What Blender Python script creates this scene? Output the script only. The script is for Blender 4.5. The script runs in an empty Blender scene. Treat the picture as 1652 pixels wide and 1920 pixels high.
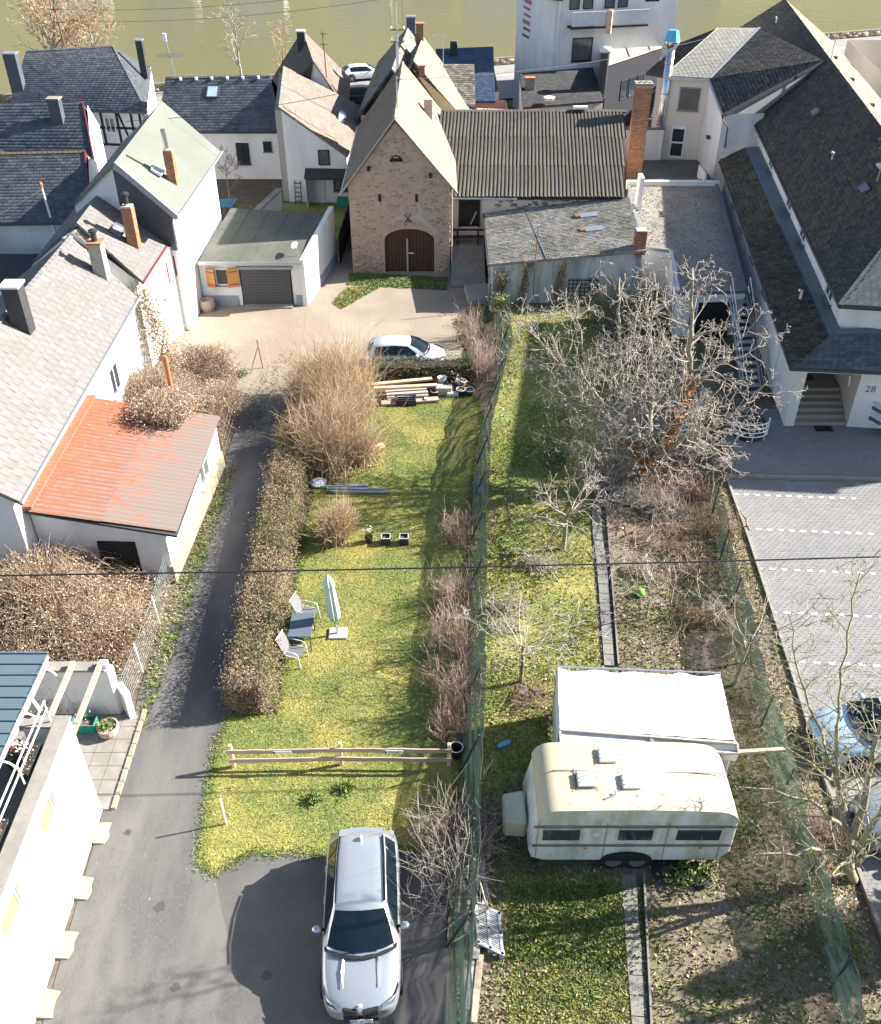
import bpy, bmesh, math, random
import numpy as np
from mathutils import Vector, Matrix
random.seed(7)
RNG = np.random.default_rng(11)
R = math.radians
SC = bpy.context.scene
COL = SC.collection
# ------------------------------------------------------------ camera
CAM_H, CAM_PITCH, CAM_F = 22.05, R(37.0), 1775.0        # metres, below the horizon, focal length in photo pixels
cam_data = bpy.data.cameras.new('camera')
cam_data.sensor_fit = 'VERTICAL'; cam_data.sensor_height = 24.0
cam_data.lens = CAM_F / 1920.0 * 24.0
cam_data.clip_start = 0.5; cam_data.clip_end = 3000
cam = bpy.data.objects.new('camera', cam_data); COL.objects.link(cam)
cam.location = (0, 0, CAM_H); cam.rotation_euler = (R(90) - CAM_PITCH, 0, 0)
SC.camera = cam
# ------------------------------------------------------------ sky, sun, exposure
SUN_AZ, SUN_EL = R(13.5), R(31.0)                        # azimuth from +x towards +y
w = bpy.data.worlds.new('World'); SC.world = w; w.use_nodes = True
wn = w.node_tree.nodes; wl = w.node_tree.links
bg = wn['Background']; sky = wn.new('ShaderNodeTexSky'); sky.sky_type = 'NISHITA'
sky.sun_disc = False; sky.sun_elevation = SUN_EL; sky.sun_rotation = R(90) - SUN_AZ
sky.air_density = 1.0; sky.dust_density = 1.2; sky.ozone_density = 1.0; sky.altitude = 150
wl.new(sky.outputs[0], bg.inputs[0]); bg.inputs[1].default_value = 0.075
sun_data = bpy.data.lights.new('sun', 'SUN'); sun_data.energy = 5.0; sun_data.angle = R(0.5)
sun_data.color = (1.0, 0.955, 0.885)
sun = bpy.data.objects.new('sun', sun_data); COL.objects.link(sun); sun.location = (60, 20, 60)
SUNV = Vector((math.cos(SUN_AZ)*math.cos(SUN_EL), math.sin(SUN_AZ)*math.cos(SUN_EL), math.sin(SUN_EL)))
sun.rotation_euler = SUNV.to_track_quat('Z', 'Y').to_euler()
vs = SC.view_settings
vs.view_transform = 'Standard'; vs.look = 'None'; vs.gamma = 1.0; vs.use_curve_mapping = False
vs.exposure = 1.68
SC.cycles.max_bounces = 6; SC.cycles.transparent_max_bounces = 16
# ------------------------------------------------------------ pixel -> place
_c, _s = math.cos(CAM_PITCH), math.sin(CAM_PITCH)
def P(u, v, z=0.0):
    """the point at height z that the photo shows at pixel (u, v)"""
    a, b = (u-826.0)/CAM_F, (v-960.0)/CAM_F
    dx, dy, dz = a, _c-b*_s, -_s-b*_c
    t = (z-CAM_H)/dz
    return Vector((dx*t, dy*t, z))
def zat(v, y):
    b = (v-960.0)/CAM_F
    return CAM_H+(-_s-b*_c)*y/(_c-b*_s)
def PY(u, v, y):
    """the point at depth y that the photo shows at pixel (u, v)"""
    a, b = (u-826.0)/CAM_F, (v-960.0)/CAM_F; t = y/(_c-b*_s)
    return Vector((a*t, y, CAM_H+(-_s-b*_c)*t))
def PX(*uv, z=0.0):
    return [P(u, v, z) for u, v in uv]
# ------------------------------------------------------------ objects
ORG = {}
def _org(o): return ORG.get(o.name, Vector((0, 0, 0))) if o is not None else Vector((0, 0, 0))
def tag(o, label=None, cat=None, group=None, kind=None):
    if label: o['label'] = label
    if cat: o['category'] = cat
    if group: o['group'] = group
    if kind: o['kind'] = kind
    return o
def thing(name, label, cat, loc=(0, 0, 0), group=None):
    o = bpy.data.objects.new(name, None); COL.objects.link(o)
    o.empty_display_size = 0.3; o.location = loc; ORG[o.name] = Vector(loc)
    return tag(o, label, cat, group)
def link_mesh(name, me, mat, parent=None, smooth=False):
    if mat is not None and not me.materials: me.materials.append(MATS[mat] if isinstance(mat, str) else mat)
    o = bpy.data.objects.new(name, me); COL.objects.link(o)
    if parent is not None:
        o.parent = parent; ORG[o.name] = _org(parent)
    if smooth: me.polygons.foreach_set('use_smooth', [True]*len(me.polygons))
    return o
def np_mesh(name, V, Fc, mat, parent=None, smooth=False):
    """V (n,3) world coordinates; Fc (m,k) faces of k corners"""
    V = np.asarray(V, dtype=np.float64).reshape(-1, 3); Fc = np.asarray(Fc, dtype=np.int32)
    if parent is not None: org = np.array(_org(parent))
    else:
        org = np.array([(V[:, 0].min()+V[:, 0].max())/2, (V[:, 1].min()+V[:, 1].max())/2, V[:, 2].min()])
    me = bpy.data.meshes.new(name); k = Fc.shape[1]
    me.vertices.add(len(V)); me.vertices.foreach_set('co', (V-org).astype(np.float32).ravel())
    me.loops.add(Fc.size); me.loops.foreach_set('vertex_index', Fc.ravel())
    me.polygons.add(len(Fc)); me.polygons.foreach_set('loop_start', np.arange(0, Fc.size, k, dtype=np.int32))
    me.update(calc_edges=True); me.validate()
    o = link_mesh(name, me, mat, parent, smooth)
    if parent is None: o.location = org; ORG[o.name] = Vector(org)
    return o
class MB:
    """collects shapes, builds ONE mesh object"""
    def __init__(s): s.v = []; s.f = []
    def add(s, vs_, fs):
        b = len(s.v); s.v += [tuple(p) for p in vs_]; s.f += [tuple(b+i for i in f) for f in fs]; return s
    def box(s, c, d, rz=0.0, rx=0.0, ry=0.0):
        m = Matrix.Rotation(rz, 3, 'Z') @ Matrix.Rotation(ry, 3, 'Y') @ Matrix.Rotation(rx, 3, 'X')
        c = Vector(c); h = [x/2 for x in d]
        vs_ = [c+m @ Vector((sx*h[0], sy*h[1], sz*h[2])) for sz in (-1, 1) for sx, sy in ((-1, -1), (1, -1), (1, 1), (-1, 1))]
        return s.add(vs_, [(3, 2, 1, 0), (4, 5, 6, 7), (0, 1, 5, 4), (1, 2, 6, 5), (2, 3, 7, 6), (3, 0, 4, 7)])
    def bar(s, p, q, wd, h, up=(0, 0, 1)):
        p, q = Vector(p), Vector(q); d = (q-p).normalized(); up = Vector(up)
        if abs(d.dot(up)) > 0.98: up = Vector((1, 0, 0))
        sd = d.cross(up).normalized(); n = sd.cross(d)
        vs_ = [e+sd*a*wd/2+n*b*h/2 for e in (p, q) for a, b in ((-1, -1), (1, -1), (1, 1), (-1, 1))]
        return s.add(vs_, [(0, 1, 2, 3), (7, 6, 5, 4), (0, 4, 5, 1), (1, 5, 6, 2), (2, 6, 7, 3), (3, 7, 4, 0)])
    def tube(s, pts, r, n=8, caps=True):
        pts = [Vector(p) for p in pts]; rs = r if isinstance(r, (list, tuple)) else [r]*len(pts)
        b = len(s.v); prev = None
        for i, p in enumerate(pts):
            d = (pts[min(i+1, len(pts)-1)]-pts[max(i-1, 0)]).normalized()
            a = prev if prev is not None and abs(prev.dot(d)) < 0.9 else (Vector((0, 0, 1)) if abs(d.z) < 0.9 else Vector((1, 0, 0)))
            x = d.cross(a).normalized(); y = x.cross(d).normalized(); prev = y
            for k in range(n):
                t = 2*math.pi*k/n; s.v.append(tuple(p+(x*math.cos(t)+y*math.sin(t))*rs[i]))
        for i in range(len(pts)-1):
            for k in range(n):
                k2 = (k+1) % n; s.f.append((b+i*n+k, b+i*n+k2, b+(i+1)*n+k2, b+(i+1)*n+k))
        if caps:
            s.f.append(tuple(b+k for k in range(n))[::-1]); s.f.append(tuple(b+(len(pts)-1)*n+k for k in range(n)))
        return s
    def lathe(s, c, prof, n=16, sx=1.0, sy=1.0):
        b = len(s.v); c = Vector(c)
        for r, z in prof:
            for k in range(n):
                t = 2*math.pi*k/n; s.v.append((c.x+r*sx*math.cos(t), c.y+r*sy*math.sin(t), c.z+z))
        for i in range(len(prof)-1):
            for k in range(n):
                k2 = (k+1) % n; s.f.append((b+i*n+k, b+i*n+k2, b+(i+1)*n+k2, b+(i+1)*n+k))
        s.f.append(tuple(b+k for k in range(n))[::-1]); s.f.append(tuple(b+(len(prof)-1)*n+k for k in range(n)))
        return s
    def prism(s, xy, z0, z1):
        n = len(xy); zt = z1 if isinstance(z1, (list, tuple)) else [z1]*n
        vs_ = [(p[0], p[1], z0) for p in xy]+[(p[0], p[1], zt[i]) for i, p in enumerate(xy)]
        fs = [(i, (i+1) % n, n+(i+1) % n, n+i) for i in range(n)]
        return s.add(vs_, fs+[tuple(range(n))[::-1], tuple(range(n, 2*n))])
    def ring(s, xy, zt, z0=0.0):
        """walls without lids; zt one height per corner"""
        n = len(xy)
        vs_ = [(p[0], p[1], z0) for p in xy]+[(p[0], p[1], zt[i]) for i, p in enumerate(xy)]
        return s.add(vs_, [(i, (i+1) % n, n+(i+1) % n, n+i) for i in range(n)])
    def slab(s, pts, th, n=None):
        """a flat plate: polygon pts in 3D, thickness th downwards"""
        pts = [Vector(p) for p in pts]; k = len(pts)
        if n is None:
            n = Vector((0, 0, 0))
            for i in range(k): n += (pts[i]-pts[0]).cross(pts[(i+1) % k]-pts[0])
            n.normalize()
            if n.z < 0: n = -n; pts = pts[::-1]
        lo = [p-n*th for p in pts]
        return s.add(pts+lo, [tuple(range(k)), tuple(range(k, 2*k))[::-1]]+[(i, k+i, k+(i+1) % k, (i+1) % k) for i in range(k)])
    def sheet(s, pts):
        pts = [Vector(p) for p in pts]; return s.add(pts, [tuple(range(len(pts)))])
    def build(s, name, mat, parent=None, smooth=False, bevel=0.0):
        if parent is not None: org = _org(parent)
        else:
            xs, ys, zs = zip(*s.v); org = Vector(((min(xs)+max(xs))/2, (min(ys)+max(ys))/2, min(zs)))
        me = bpy.data.meshes.new(name)
        me.from_pydata([(x-org.x, y-org.y, z-org.z) for x, y, z in s.v], [], s.f); me.update()
        bm = bmesh.new(); bm.from_mesh(me); bmesh.ops.recalc_face_normals(bm, faces=bm.faces)
        if bevel: bmesh.ops.bevel(bm, geom=list(bm.edges), offset=bevel, segments=1, affect='EDGES', clamp_overlap=True)
        bm.to_mesh(me); bm.free()
        o = link_mesh(name, me, mat, parent, smooth)
        if parent is None: o.location = org; ORG[o.name] = org
        return o
def struct(o): o['kind'] = 'structure'; return o
def ground(name, pts, z, mat):
    """a flat sheet of ground at height z; faces up"""
    pts = [Vector((p[0], p[1], z)) for p in pts]
    o = MB().sheet(pts).build(name, mat)
    me = o.data
    if me.polygons[0].normal.z < 0: me.flip_normals()
    return struct(o)
def copy_thing(root, loc=None, rz=None, label=None, name=None, parent=None):
    r = root.copy(); COL.objects.link(r)
    if parent is not None: r.parent = parent
    if loc is not None: r.location = loc
    if rz is not None: r.rotation_euler.z = rz
    if label: r['label'] = label
    for ch in list(root.children): copy_thing(ch, parent=r)
    return r
def instance(name, mesh, parent, mat4):
    """one more piece that shares a mesh, placed by a matrix (world) under parent"""
    o = bpy.data.objects.new(name, mesh); COL.objects.link(o); o.parent = parent
    o.matrix_local = Matrix.Translation(-_org(parent)) @ mat4; return o
def frame_mat(o, x, y, z): 
    m = Matrix.Identity(4)
    for i in range(3): m[i][0], m[i][1], m[i][2], m[i][3] = x[i], y[i], z[i], o[i]
    return m
# ------------------------------------------------------------ numpy bulk shapes
def segs_mesh(name, segs, mat, parent=None, sides=3):
    """segs rows: x0 y0 z0 x1 y1 z1 r0 r1 -> thin tapered prisms"""
    S = np.asarray(segs, dtype=np.float64); p, q, r0, r1 = S[:, :3], S[:, 3:6], S[:, 6], S[:, 7]
    d = q-p; d /= np.linalg.norm(d, axis=1)[:, None]+1e-9
    a = np.where(np.abs(d[:, 2:3]) < 0.9, np.array([[0, 0, 1.0]]), np.array([[1.0, 0, 0]]))
    x = np.cross(d, a); x /= np.linalg.norm(x, axis=1)[:, None]+1e-9; y = np.cross(d, x)
    n = len(S); V = np.zeros((n, 2*sides, 3))
    for k in range(sides):
        t = 2*math.pi*k/sides; o = x*math.cos(t)+y*math.sin(t)
        V[:, k] = p+o*r0[:, None]; V[:, sides+k] = q+o*r1[:, None]
    b = (np.arange(n)*2*sides)[:, None]
    F_ = np.concatenate([np.concatenate([b+k, b+(k+1) % sides, b+sides+(k+1) % sides, b+sides+k], axis=1) for k in range(sides)])
    return np_mesh(name, V.reshape(-1, 3), F_, mat, parent)
def leaf_mesh(name, C, mat, size=(0.05, 0.09), parent=None, up=0.3, aspect=0.55, seed=1):
    """small randomly turned diamond leaves at the points C"""
    rng = np.random.default_rng(seed); C = np.asarray(C); n = len(C)
    d = rng.normal(size=(n, 3)); d[:, 2] = d[:, 2]*0.6+up; d /= np.linalg.norm(d, axis=1)[:, None]
    e = np.cross(d, rng.normal(size=(n, 3))); e /= np.linalg.norm(e, axis=1)[:, None]+1e-9
    L = rng.uniform(size[0], size[1], n)[:, None]
    V = np.stack([C, C+d*L*0.5+e*L*aspect*0.5, C+d*L, C+d*L*0.5-e*L*aspect*0.5], axis=1).reshape(-1, 3)
    b = (np.arange(n)*4)[:, None]
    return np_mesh(name, V, np.concatenate([b, b+1, b+2, b+3], axis=1), mat, parent)
def blade_mesh(name, C, mat, h=(0.04, 0.1), wd=0.012, lean=0.5, parent=None, seed=1):
    """grass: one narrow triangle per blade"""
    rng = np.random.default_rng(seed); C = np.asarray(C); n = len(C); t = rng.uniform(0, 2*math.pi, n)
    hh = rng.uniform(h[0], h[1], n); ww = wd*rng.uniform(0.7, 1.4, n)
    e = np.stack([np.cos(t), np.sin(t), np.zeros(n)], axis=1)*ww[:, None]
    ln = rng.normal(size=(n, 2))*lean*hh[:, None]
    tip = C+np.stack([ln[:, 0], ln[:, 1], hh], axis=1)
    V = np.stack([C-e, C+e, tip], axis=1).reshape(-1, 3); b = (np.arange(n)*3)[:, None]
    return np_mesh(name, V, np.concatenate([b, b+1, b+2], axis=1), mat, parent)
def in_poly(X, Y, poly):
    ins = np.zeros(len(X), dtype=bool); n = len(poly)
    for i in range(n):
        x0, y0 = poly[i][0], poly[i][1]; x1, y1 = poly[(i+1) % n][0], poly[(i+1) % n][1]
        c = ((y0 > Y) != (y1 > Y)); xx = (x1-x0)*(Y-y0)/((y1-y0) if y1 != y0 else 1e-9)+x0
        ins ^= c & (X < xx)
    return ins
def scatter(poly, n, seed=1, clump=0.0):
    rng = np.random.default_rng(seed)
    xs = [p[0] for p in poly]; ys = [p[1] for p in poly]; out = np.zeros((0, 2))
    while len(out) < n:
        q = np.stack([rng.uniform(min(xs), max(xs), n*2), rng.uniform(min(ys), max(ys), n*2)], axis=1)
        if clump:
            cx = np.sin(q[:, 0]*2.1+np.sin(q[:, 1]*1.3)*2)+np.sin(q[:, 1]*2.7+np.cos(q[:, 0]*1.7)*2)
            q = q[rng.uniform(-2, 2, len(q))*clump < cx+1.2]
        out = np.concatenate([out, q[in_poly(q[:, 0], q[:, 1], poly)]])
    return out[:n]
def flat(q, z=0.0): return np.concatenate([q, np.full((len(q), 1), z)], axis=1)
def tiles(name, poly, tw, th, mat, parent, thick=0.015, jitter=0.006, seed=3, parts=0):
    """roof tiles over a 3D quad or triangle (first edge = eave); real overlapping plates, joined"""
    pts = [np.array(p, float) for p in poly]
    if len(pts) == 3: pts = [pts[0], pts[1], pts[2]+(pts[1]-pts[0])*1e-3, pts[2]]
    A, B, C, D = pts; rng = np.random.default_rng(seed)
    n = np.cross(B-A, D-A)+np.cross(C-B, D-B); n /= np.linalg.norm(n)
    if n[2] < 0: n = -n
    nr = max(1, int(round((np.linalg.norm(D-A)+np.linalg.norm(C-B))/2/th))); out = []
    for j in range(nr):
        l0, r0 = A+(D-A)*j/nr, B+(C-B)*j/nr; t1 = min(1.0, (j+1.22)/nr); l1, r1 = A+(D-A)*t1, B+(C-B)*t1
        w0 = np.linalg.norm(r0-l0); nc = max(1, int(round(w0/tw))); off = 0.5*(j % 2)
        e0 = np.clip((np.arange(nc+1)-off)/nc, 0, 1); e1 = np.clip((np.arange(nc+1)+1-off)/nc, 0, 1); k = e1-e0 > 0.15/nc; e0, e1 = e0[k], e1[k]
        g = 0.012/max(w0, .3); e0, e1 = (e0+g)[:, None], (e1-g)[:, None]; m = len(e0); jj = rng.normal(size=(m, 4, 1))*jitter
        lo, hi = n*thick*1.7, n*thick*.35
        out.append(np.stack([l0+(r0-l0)*e0+lo+n*jj[:, 0], l0+(r0-l0)*e1+lo+n*jj[:, 1], l1+(r1-l1)*e1+hi+n*jj[:, 2]*.3, l1+(r1-l1)*e0+hi+n*jj[:, 3]*.3, l0+(r0-l0)*e0-n*.01, l0+(r0-l0)*e1-n*.01], axis=1))
    V = np.concatenate(out)
    if parts:
        # the tiles that show largest are pieces of their own
        order = np.argsort(np.linalg.norm(V[:, 0]-np.array([0, 0, CAM_H]), axis=1)); one = order[:parts]; rest = np.ones(len(V), bool); rest[one] = False
        kinds = []
        for f_ in (.62, .82, 1.0, 1.18, 1.4):
            mm = MATS[mat].copy()
            for nd_ in mm.node_tree.nodes:
                if nd_.type == 'MAP_RANGE': nd_.inputs['To Min'].default_value = f_; nd_.inputs['To Max'].default_value = f_
            me = bpy.data.meshes.new('roof_tile'); me.from_pydata([(0, 0, 0), (1, 0, 0), (1, 1, 0), (0, 1, 0), (0, 0, -1), (1, 0, -1)], [], [(0, 1, 2, 3), (4, 5, 1, 0)]); me.materials.append(mm); kinds.append(me)
        for i in one:
            a_, b_, d_ = Vector(V[i, 0]), Vector(V[i, 1]), Vector(V[i, 3]); instance('roof_tile', kinds[int(rng.integers(5))], parent, frame_mat(a_, b_-a_, d_-a_, Vector(n)*(thick*1.7+.01)))
        V = V[rest]
    k = len(V); V = V.reshape(-1, 3); b = (np.arange(k)*6)[:, None]
    Fq = np.concatenate([np.concatenate([b, b+1, b+2, b+3], axis=1), np.concatenate([b+4, b+5, b+1, b], axis=1)])
    o = np_mesh(name, V, Fq, mat, parent); o['kind'] = 'stuff'; return o
def ploft(sections, close=False):
    """quad grid through equally long rows of points"""
    V = [tuple(p) for row in sections for p in row]; n = len(sections[0]); fs = []
    for i in range(len(sections)-1):
        for k in range(n if close else n-1):
            k2 = (k+1) % n; fs.append((i*n+k, i*n+k2, (i+1)*n+k2, (i+1)*n+k))
    return V, fs
# ------------------------------------------------------------ materials (all procedural)
MATS = {}
def mat(name, col, rough=0.85, var=0.12, scale=2.0, col2=None, scale2=0.35, amt2=0.6, island=0.0, bump=0.0, bscale=20.0,
        metal=0.0, spec=0.4, spots=None, stretch=None, stripe=None, wear=None, trans=0.0, alpha=1.0, coat=0.0, sat=0.0):
    """col +- var by fine noise; col2 in large patches; spots = (colour, scale, threshold); island = tone change per piece"""
    m = bpy.data.materials.new(name); m.use_nodes = True; MATS[name] = m
    N, L = m.node_tree.nodes, m.node_tree.links; bs = N['Principled BSDF']
    def nd(t, **kw):
        x = N.new(t)
        for k, v in kw.items(): setattr(x, k, v)
        return x
    geo = nd('ShaderNodeNewGeometry'); vec = geo.outputs['Position']
    if stretch:
        mp = nd('ShaderNodeMapping'); mp.inputs['Scale'].default_value = stretch; L.new(vec, mp.inputs['Vector']); vec = mp.outputs['Vector']
    def noise(sc, det=3.0, r=0.6):
        x = nd('ShaderNodeTexNoise'); x.inputs['Scale'].default_value = sc; x.inputs['Detail'].default_value = det
        x.inputs['Roughness'].default_value = r; L.new(vec, x.inputs['Vector']); return x.outputs['Fac']
    def ramp(src, stops):
        x = nd('ShaderNodeValToRGB'); e = x.color_ramp.elements
        while len(e) < len(stops): e.new(0.5)
        for i, (p, c) in enumerate(stops): e[i].position = p; e[i].color = (c[0], c[1], c[2], 1)
        L.new(src, x.inputs['Fac']); return x.outputs['Color']
    def mix(a, b, f, typ='MIX'):
        x = nd('ShaderNodeMix', data_type='RGBA', blend_type=typ)
        if isinstance(f, float): x.inputs['Factor'].default_value = f
        else: L.new(f, x.inputs['Factor'])
        for s_, val in ((6, a), (7, b)):
            if hasattr(val, 'is_linked'): L.new(val, x.inputs[s_])
            else: x.inputs[s_].default_value = (val[0], val[1], val[2], 1)
        return x.outputs[2]
    c = tuple(col); lo = tuple(max(0, x*(1-var)) for x in c); hi = tuple(min(1, x*(1+var)) for x in c)
    out = ramp(noise(scale, 5.0, 0.65), [(0.3, lo), (0.7, hi)])
    if col2 is not None:
        f = ramp(noise(scale2, 4.0, 0.6), [(0.42, (0, 0, 0)), (0.62, (amt2,)*3)]); out = mix(out, col2, f)
    if spots is not None:
        f = ramp(noise(spots[1], 2.0, 0.5), [(spots[2], (0, 0, 0)), (spots[2]+0.05, (1, 1, 1))]); out = mix(out, spots[0], f)
    if wear is not None:
        # weathering that creeps in from one edge: wear = (direction, offset, colour)
        dt = nd('ShaderNodeVectorMath', operation='DOT_PRODUCT'); dt.inputs[1].default_value = wear[0]; L.new(geo.outputs['Position'], dt.inputs[0])
        ma = nd('ShaderNodeMath', operation='MULTIPLY_ADD'); ma.inputs[1].default_value = 2.6; L.new(noise(2.2, 5.0, 0.7), ma.inputs[0]); ma.inputs[2].default_value = wear[1]-1.3
        ad = nd('ShaderNodeMath', operation='ADD', use_clamp=True); L.new(dt.outputs['Value'], ad.inputs[0]); L.new(ma.outputs[0], ad.inputs[1])
        out = mix(out, wear[2], ad.outputs[0])
    if stripe is not None:
        dt = nd('ShaderNodeVectorMath', operation='DOT_PRODUCT'); dt.inputs[1].default_value = stripe[0]; L.new(geo.outputs['Position'], dt.inputs[0])
        ad = nd('ShaderNodeMath', operation='ADD'); ad.inputs[1].default_value = stripe[1]; L.new(dt.outputs['Value'], ad.inputs[0])
        sn = nd('ShaderNodeMath', operation='SINE'); L.new(ad.outputs[0], sn.inputs[0])
        f = ramp(sn.outputs[0], [(0.0, (0, 0, 0)), (0.25, (0, 0, 0)), (0.85, (stripe[3],)*3)]); out = mix(out, stripe[2], f)
    if island:
        mr = nd('ShaderNodeMapRange'); mr.inputs['To Min'].default_value = 1-island; mr.inputs['To Max'].default_value = 1+island
        L.new(geo.outputs['Random Per Island'], mr.inputs['Value'])
        hs = nd('ShaderNodeHueSaturation'); L.new(out, hs.inputs['Color']); L.new(mr.outputs[0], hs.inputs['Value'])
        if sat:
            m2 = nd('ShaderNodeMapRange'); m2.inputs['To Min'].default_value = 0.5-sat; m2.inputs['To Max'].default_value = 0.5+sat
            mu = nd('ShaderNodeMath', operation='FRACT'); mm = nd('ShaderNodeMath', operation='MULTIPLY'); mm.inputs[1].default_value = 37.7
            L.new(geo.outputs['Random Per Island'], mm.inputs[0]); L.new(mm.outputs[0], mu.inputs[0]); L.new(mu.outputs[0], m2.inputs['Value']); L.new(m2.outputs[0], hs.inputs['Hue'])
        out = hs.outputs['Color']
    L.new(out, bs.inputs['Base Color'])
    bs.inputs['Roughness'].default_value = rough; bs.inputs['Metallic'].default_value = metal
    bs.inputs['Specular IOR Level'].default_value = spec; bs.inputs['Alpha'].default_value = alpha
    if coat: bs.inputs['Coat Weight'].default_value = coat; bs.inputs['Coat Roughness'].default_value = 0.05
    if trans: bs.inputs['Transmission Weight'].default_value = trans
    if bump:
        bp = nd('ShaderNodeBump'); bp.inputs['Strength'].default_value = bump; bp.inputs['Distance'].default_value = 0.02
        L.new(noise(bscale, 4.0, 0.6), bp.inputs['Height']); L.new(bp.outputs[0], bs.inputs['Normal'])
    return m
# ground
mat('soil', (0.11, 0.085, 0.06), var=0.35, scale=6, col2=(0.16, 0.125, 0.085), scale2=1.2, bump=0.5, bscale=30)
mat('garden_earth', (0.20, 0.155, 0.115), var=0.45, scale=9, col2=(0.09, 0.10, 0.035), scale2=0.8, amt2=0.75, bump=0.7, bscale=25)
mat('lawn', (0.17, 0.20, 0.045), var=0.35, scale=7, col2=(0.34, 0.295, 0.08), scale2=0.45, amt2=0.75, bump=0.6, bscale=40)
mat('asphalt', (0.098, 0.094, 0.090), rough=0.9, var=0.25, scale=30, col2=(0.15, 0.143, 0.133), scale2=0.8, amt2=0.9, bump=0.35, bscale=90, spots=((0.30, 0.285, 0.26), 22, 0.715), stretch=(1, 0.32, 1))
mat('yard', (0.25, 0.205, 0.155), rough=0.95, var=0.14, scale=8, col2=(0.31, 0.26, 0.20), scale2=0.3, amt2=0.8, bump=0.3, bscale=50, spots=((0.24, 0.19, 0.13), 3.5, 0.66))
mat('gravel', (0.26, 0.24, 0.205), rough=0.95, var=0.35, scale=14, col2=(0.20, 0.18, 0.15), scale2=0.5, amt2=0.55, bump=0.6, bscale=45)
mat('concrete', (0.27, 0.25, 0.225), rough=0.9, var=0.12, scale=5, col2=(0.19, 0.178, 0.15), scale2=0.9, island=0.10, bump=0.15, bscale=60)
mat('dark_concrete', (0.17, 0.165, 0.155), rough=0.9, var=0.2, scale=3, col2=(0.26, 0.24, 0.20), scale2=0.6, bump=0.2, bscale=40)
mat('pave_light', (0.28, 0.265, 0.24), rough=0.9, var=0.06, scale=3)
mat('paver', (0.225, 0.22, 0.215), rough=0.9, var=0.07, scale=20, col2=(0.19, 0.187, 0.185), scale2=0.4, amt2=0.6, island=0.09)
mat('joint', (0.18, 0.172, 0.162), rough=0.95, var=0.2, scale=12)
mat('mortar_patch', (0.30, 0.26, 0.19), rough=0.95, var=0.2, scale=9, bump=0.6, bscale=18)
mat('road', (0.25, 0.24, 0.23), rough=0.9, var=0.06, scale=3)
mat('white_paint', (0.58, 0.58, 0.56), rough=0.7, var=0.08, scale=12)
mat('quay', (0.20, 0.17, 0.12), rough=0.95, var=0.4, scale=3, bump=0.8, bscale=4)
mat('far_hill', (0.20, 0.185, 0.075), rough=1.0, var=0.3, scale=0.05, col2=(0.10, 0.11, 0.05), scale2=0.02)
# masonry and plaster
mat('white_plaster', (0.74, 0.735, 0.72), rough=0.92, var=0.03, scale=3, col2=(0.58, 0.565, 0.54), scale2=0.9, amt2=0.55, bump=0.1, bscale=60, stretch=(1, 1, 0.3))
mat('old_plaster', (0.66, 0.65, 0.62), rough=0.95, var=0.10, scale=4, col2=(0.40, 0.39, 0.36), scale2=0.9, amt2=0.7, bump=0.3, bscale=20, stretch=(1, 1, 0.45))
mat('stained_plaster', (0.58, 0.58, 0.57), rough=0.95, var=0.12, scale=3, col2=(0.18, 0.175, 0.16), scale2=1.1, amt2=0.75, bump=0.3, bscale=20, stretch=(1, 1, 0.25))
mat('beige_plaster', (0.66, 0.61, 0.54), rough=0.92, var=0.04, scale=3, bump=0.1, bscale=60)
mat('pink_plaster', (0.62, 0.42, 0.33), rough=0.92, var=0.06, scale=3)
mat('grey_plaster', (0.30, 0.31, 0.32), rough=0.92, var=0.08, scale=3)
mat('barn_plaster', (0.37, 0.29, 0.235), rough=0.97, var=0.16, scale=3.5, col2=(0.36, 0.27, 0.20), scale2=1.3, amt2=0.8, bump=0.9, bscale=14, stretch=(1, 1, 1.9))
mat('stone', (0.33, 0.255, 0.20), rough=0.95, var=0.2, scale=9, island=0.22, sat=0.015, bump=0.5, bscale=18)
mat('render_patch', (0.38, 0.345, 0.315), rough=0.95, var=0.15, scale=8, bump=0.4)
mat('brick', (0.36, 0.16, 0.085), rough=0.92, var=0.2, scale=14, island=0.28, bump=0.3, bscale=60)
mat('mortar', (0.42, 0.36, 0.30), rough=0.95, var=0.15, scale=14)
mat('plinth_grey', (0.27, 0.30, 0.33), rough=0.9, var=0.06, scale=4)
mat('stair_stone', (0.30, 0.26, 0.22), rough=0.85, var=0.12, scale=12)
# roofs
mat('slate', (0.065, 0.075, 0.092), rough=0.62, var=0.18, scale=3, island=0.30, col2=(0.095, 0.095, 0.10), scale2=0.6)
mat('slate_blue', (0.045, 0.075, 0.125), rough=0.5, var=0.15, scale=3, island=0.28)
mat('slate_dark', (0.035, 0.036, 0.042), rough=0.7, var=0.2, scale=3, island=0.35, col2=(0.06, 0.055, 0.04), scale2=0.9)
mat('fibre_slate', (0.165, 0.158, 0.151), rough=0.95, var=0.10, scale=5, island=0.06, col2=(0.145, 0.139, 0.131), scale2=0.5, spots=((0.38, 0.37, 0.345), 2.6, 0.68), bump=0.2, bscale=25)
mat('light_slate', (0.40, 0.37, 0.31), rough=0.9, var=0.12, scale=6, island=0.12)
mat('brown_slate', (0.20, 0.165, 0.137), rough=0.95, var=0.15, scale=6, island=0.10, col2=(0.16, 0.135, 0.112), scale2=0.7)
mat('barn_shaded_slate', (0.135, 0.115, 0.10), rough=0.95, var=0.15, scale=6, island=0.12, col2=(0.10, 0.09, 0.08), scale2=0.7)  # darker copy of the barn roof slate: shade of the unlit slope in the colour
mat('tan_slate', (0.29, 0.22, 0.165), rough=0.95, var=0.10, scale=5, island=0.08, spots=((0.30, 0.24, 0.17), 3.0, 0.70))
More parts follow.
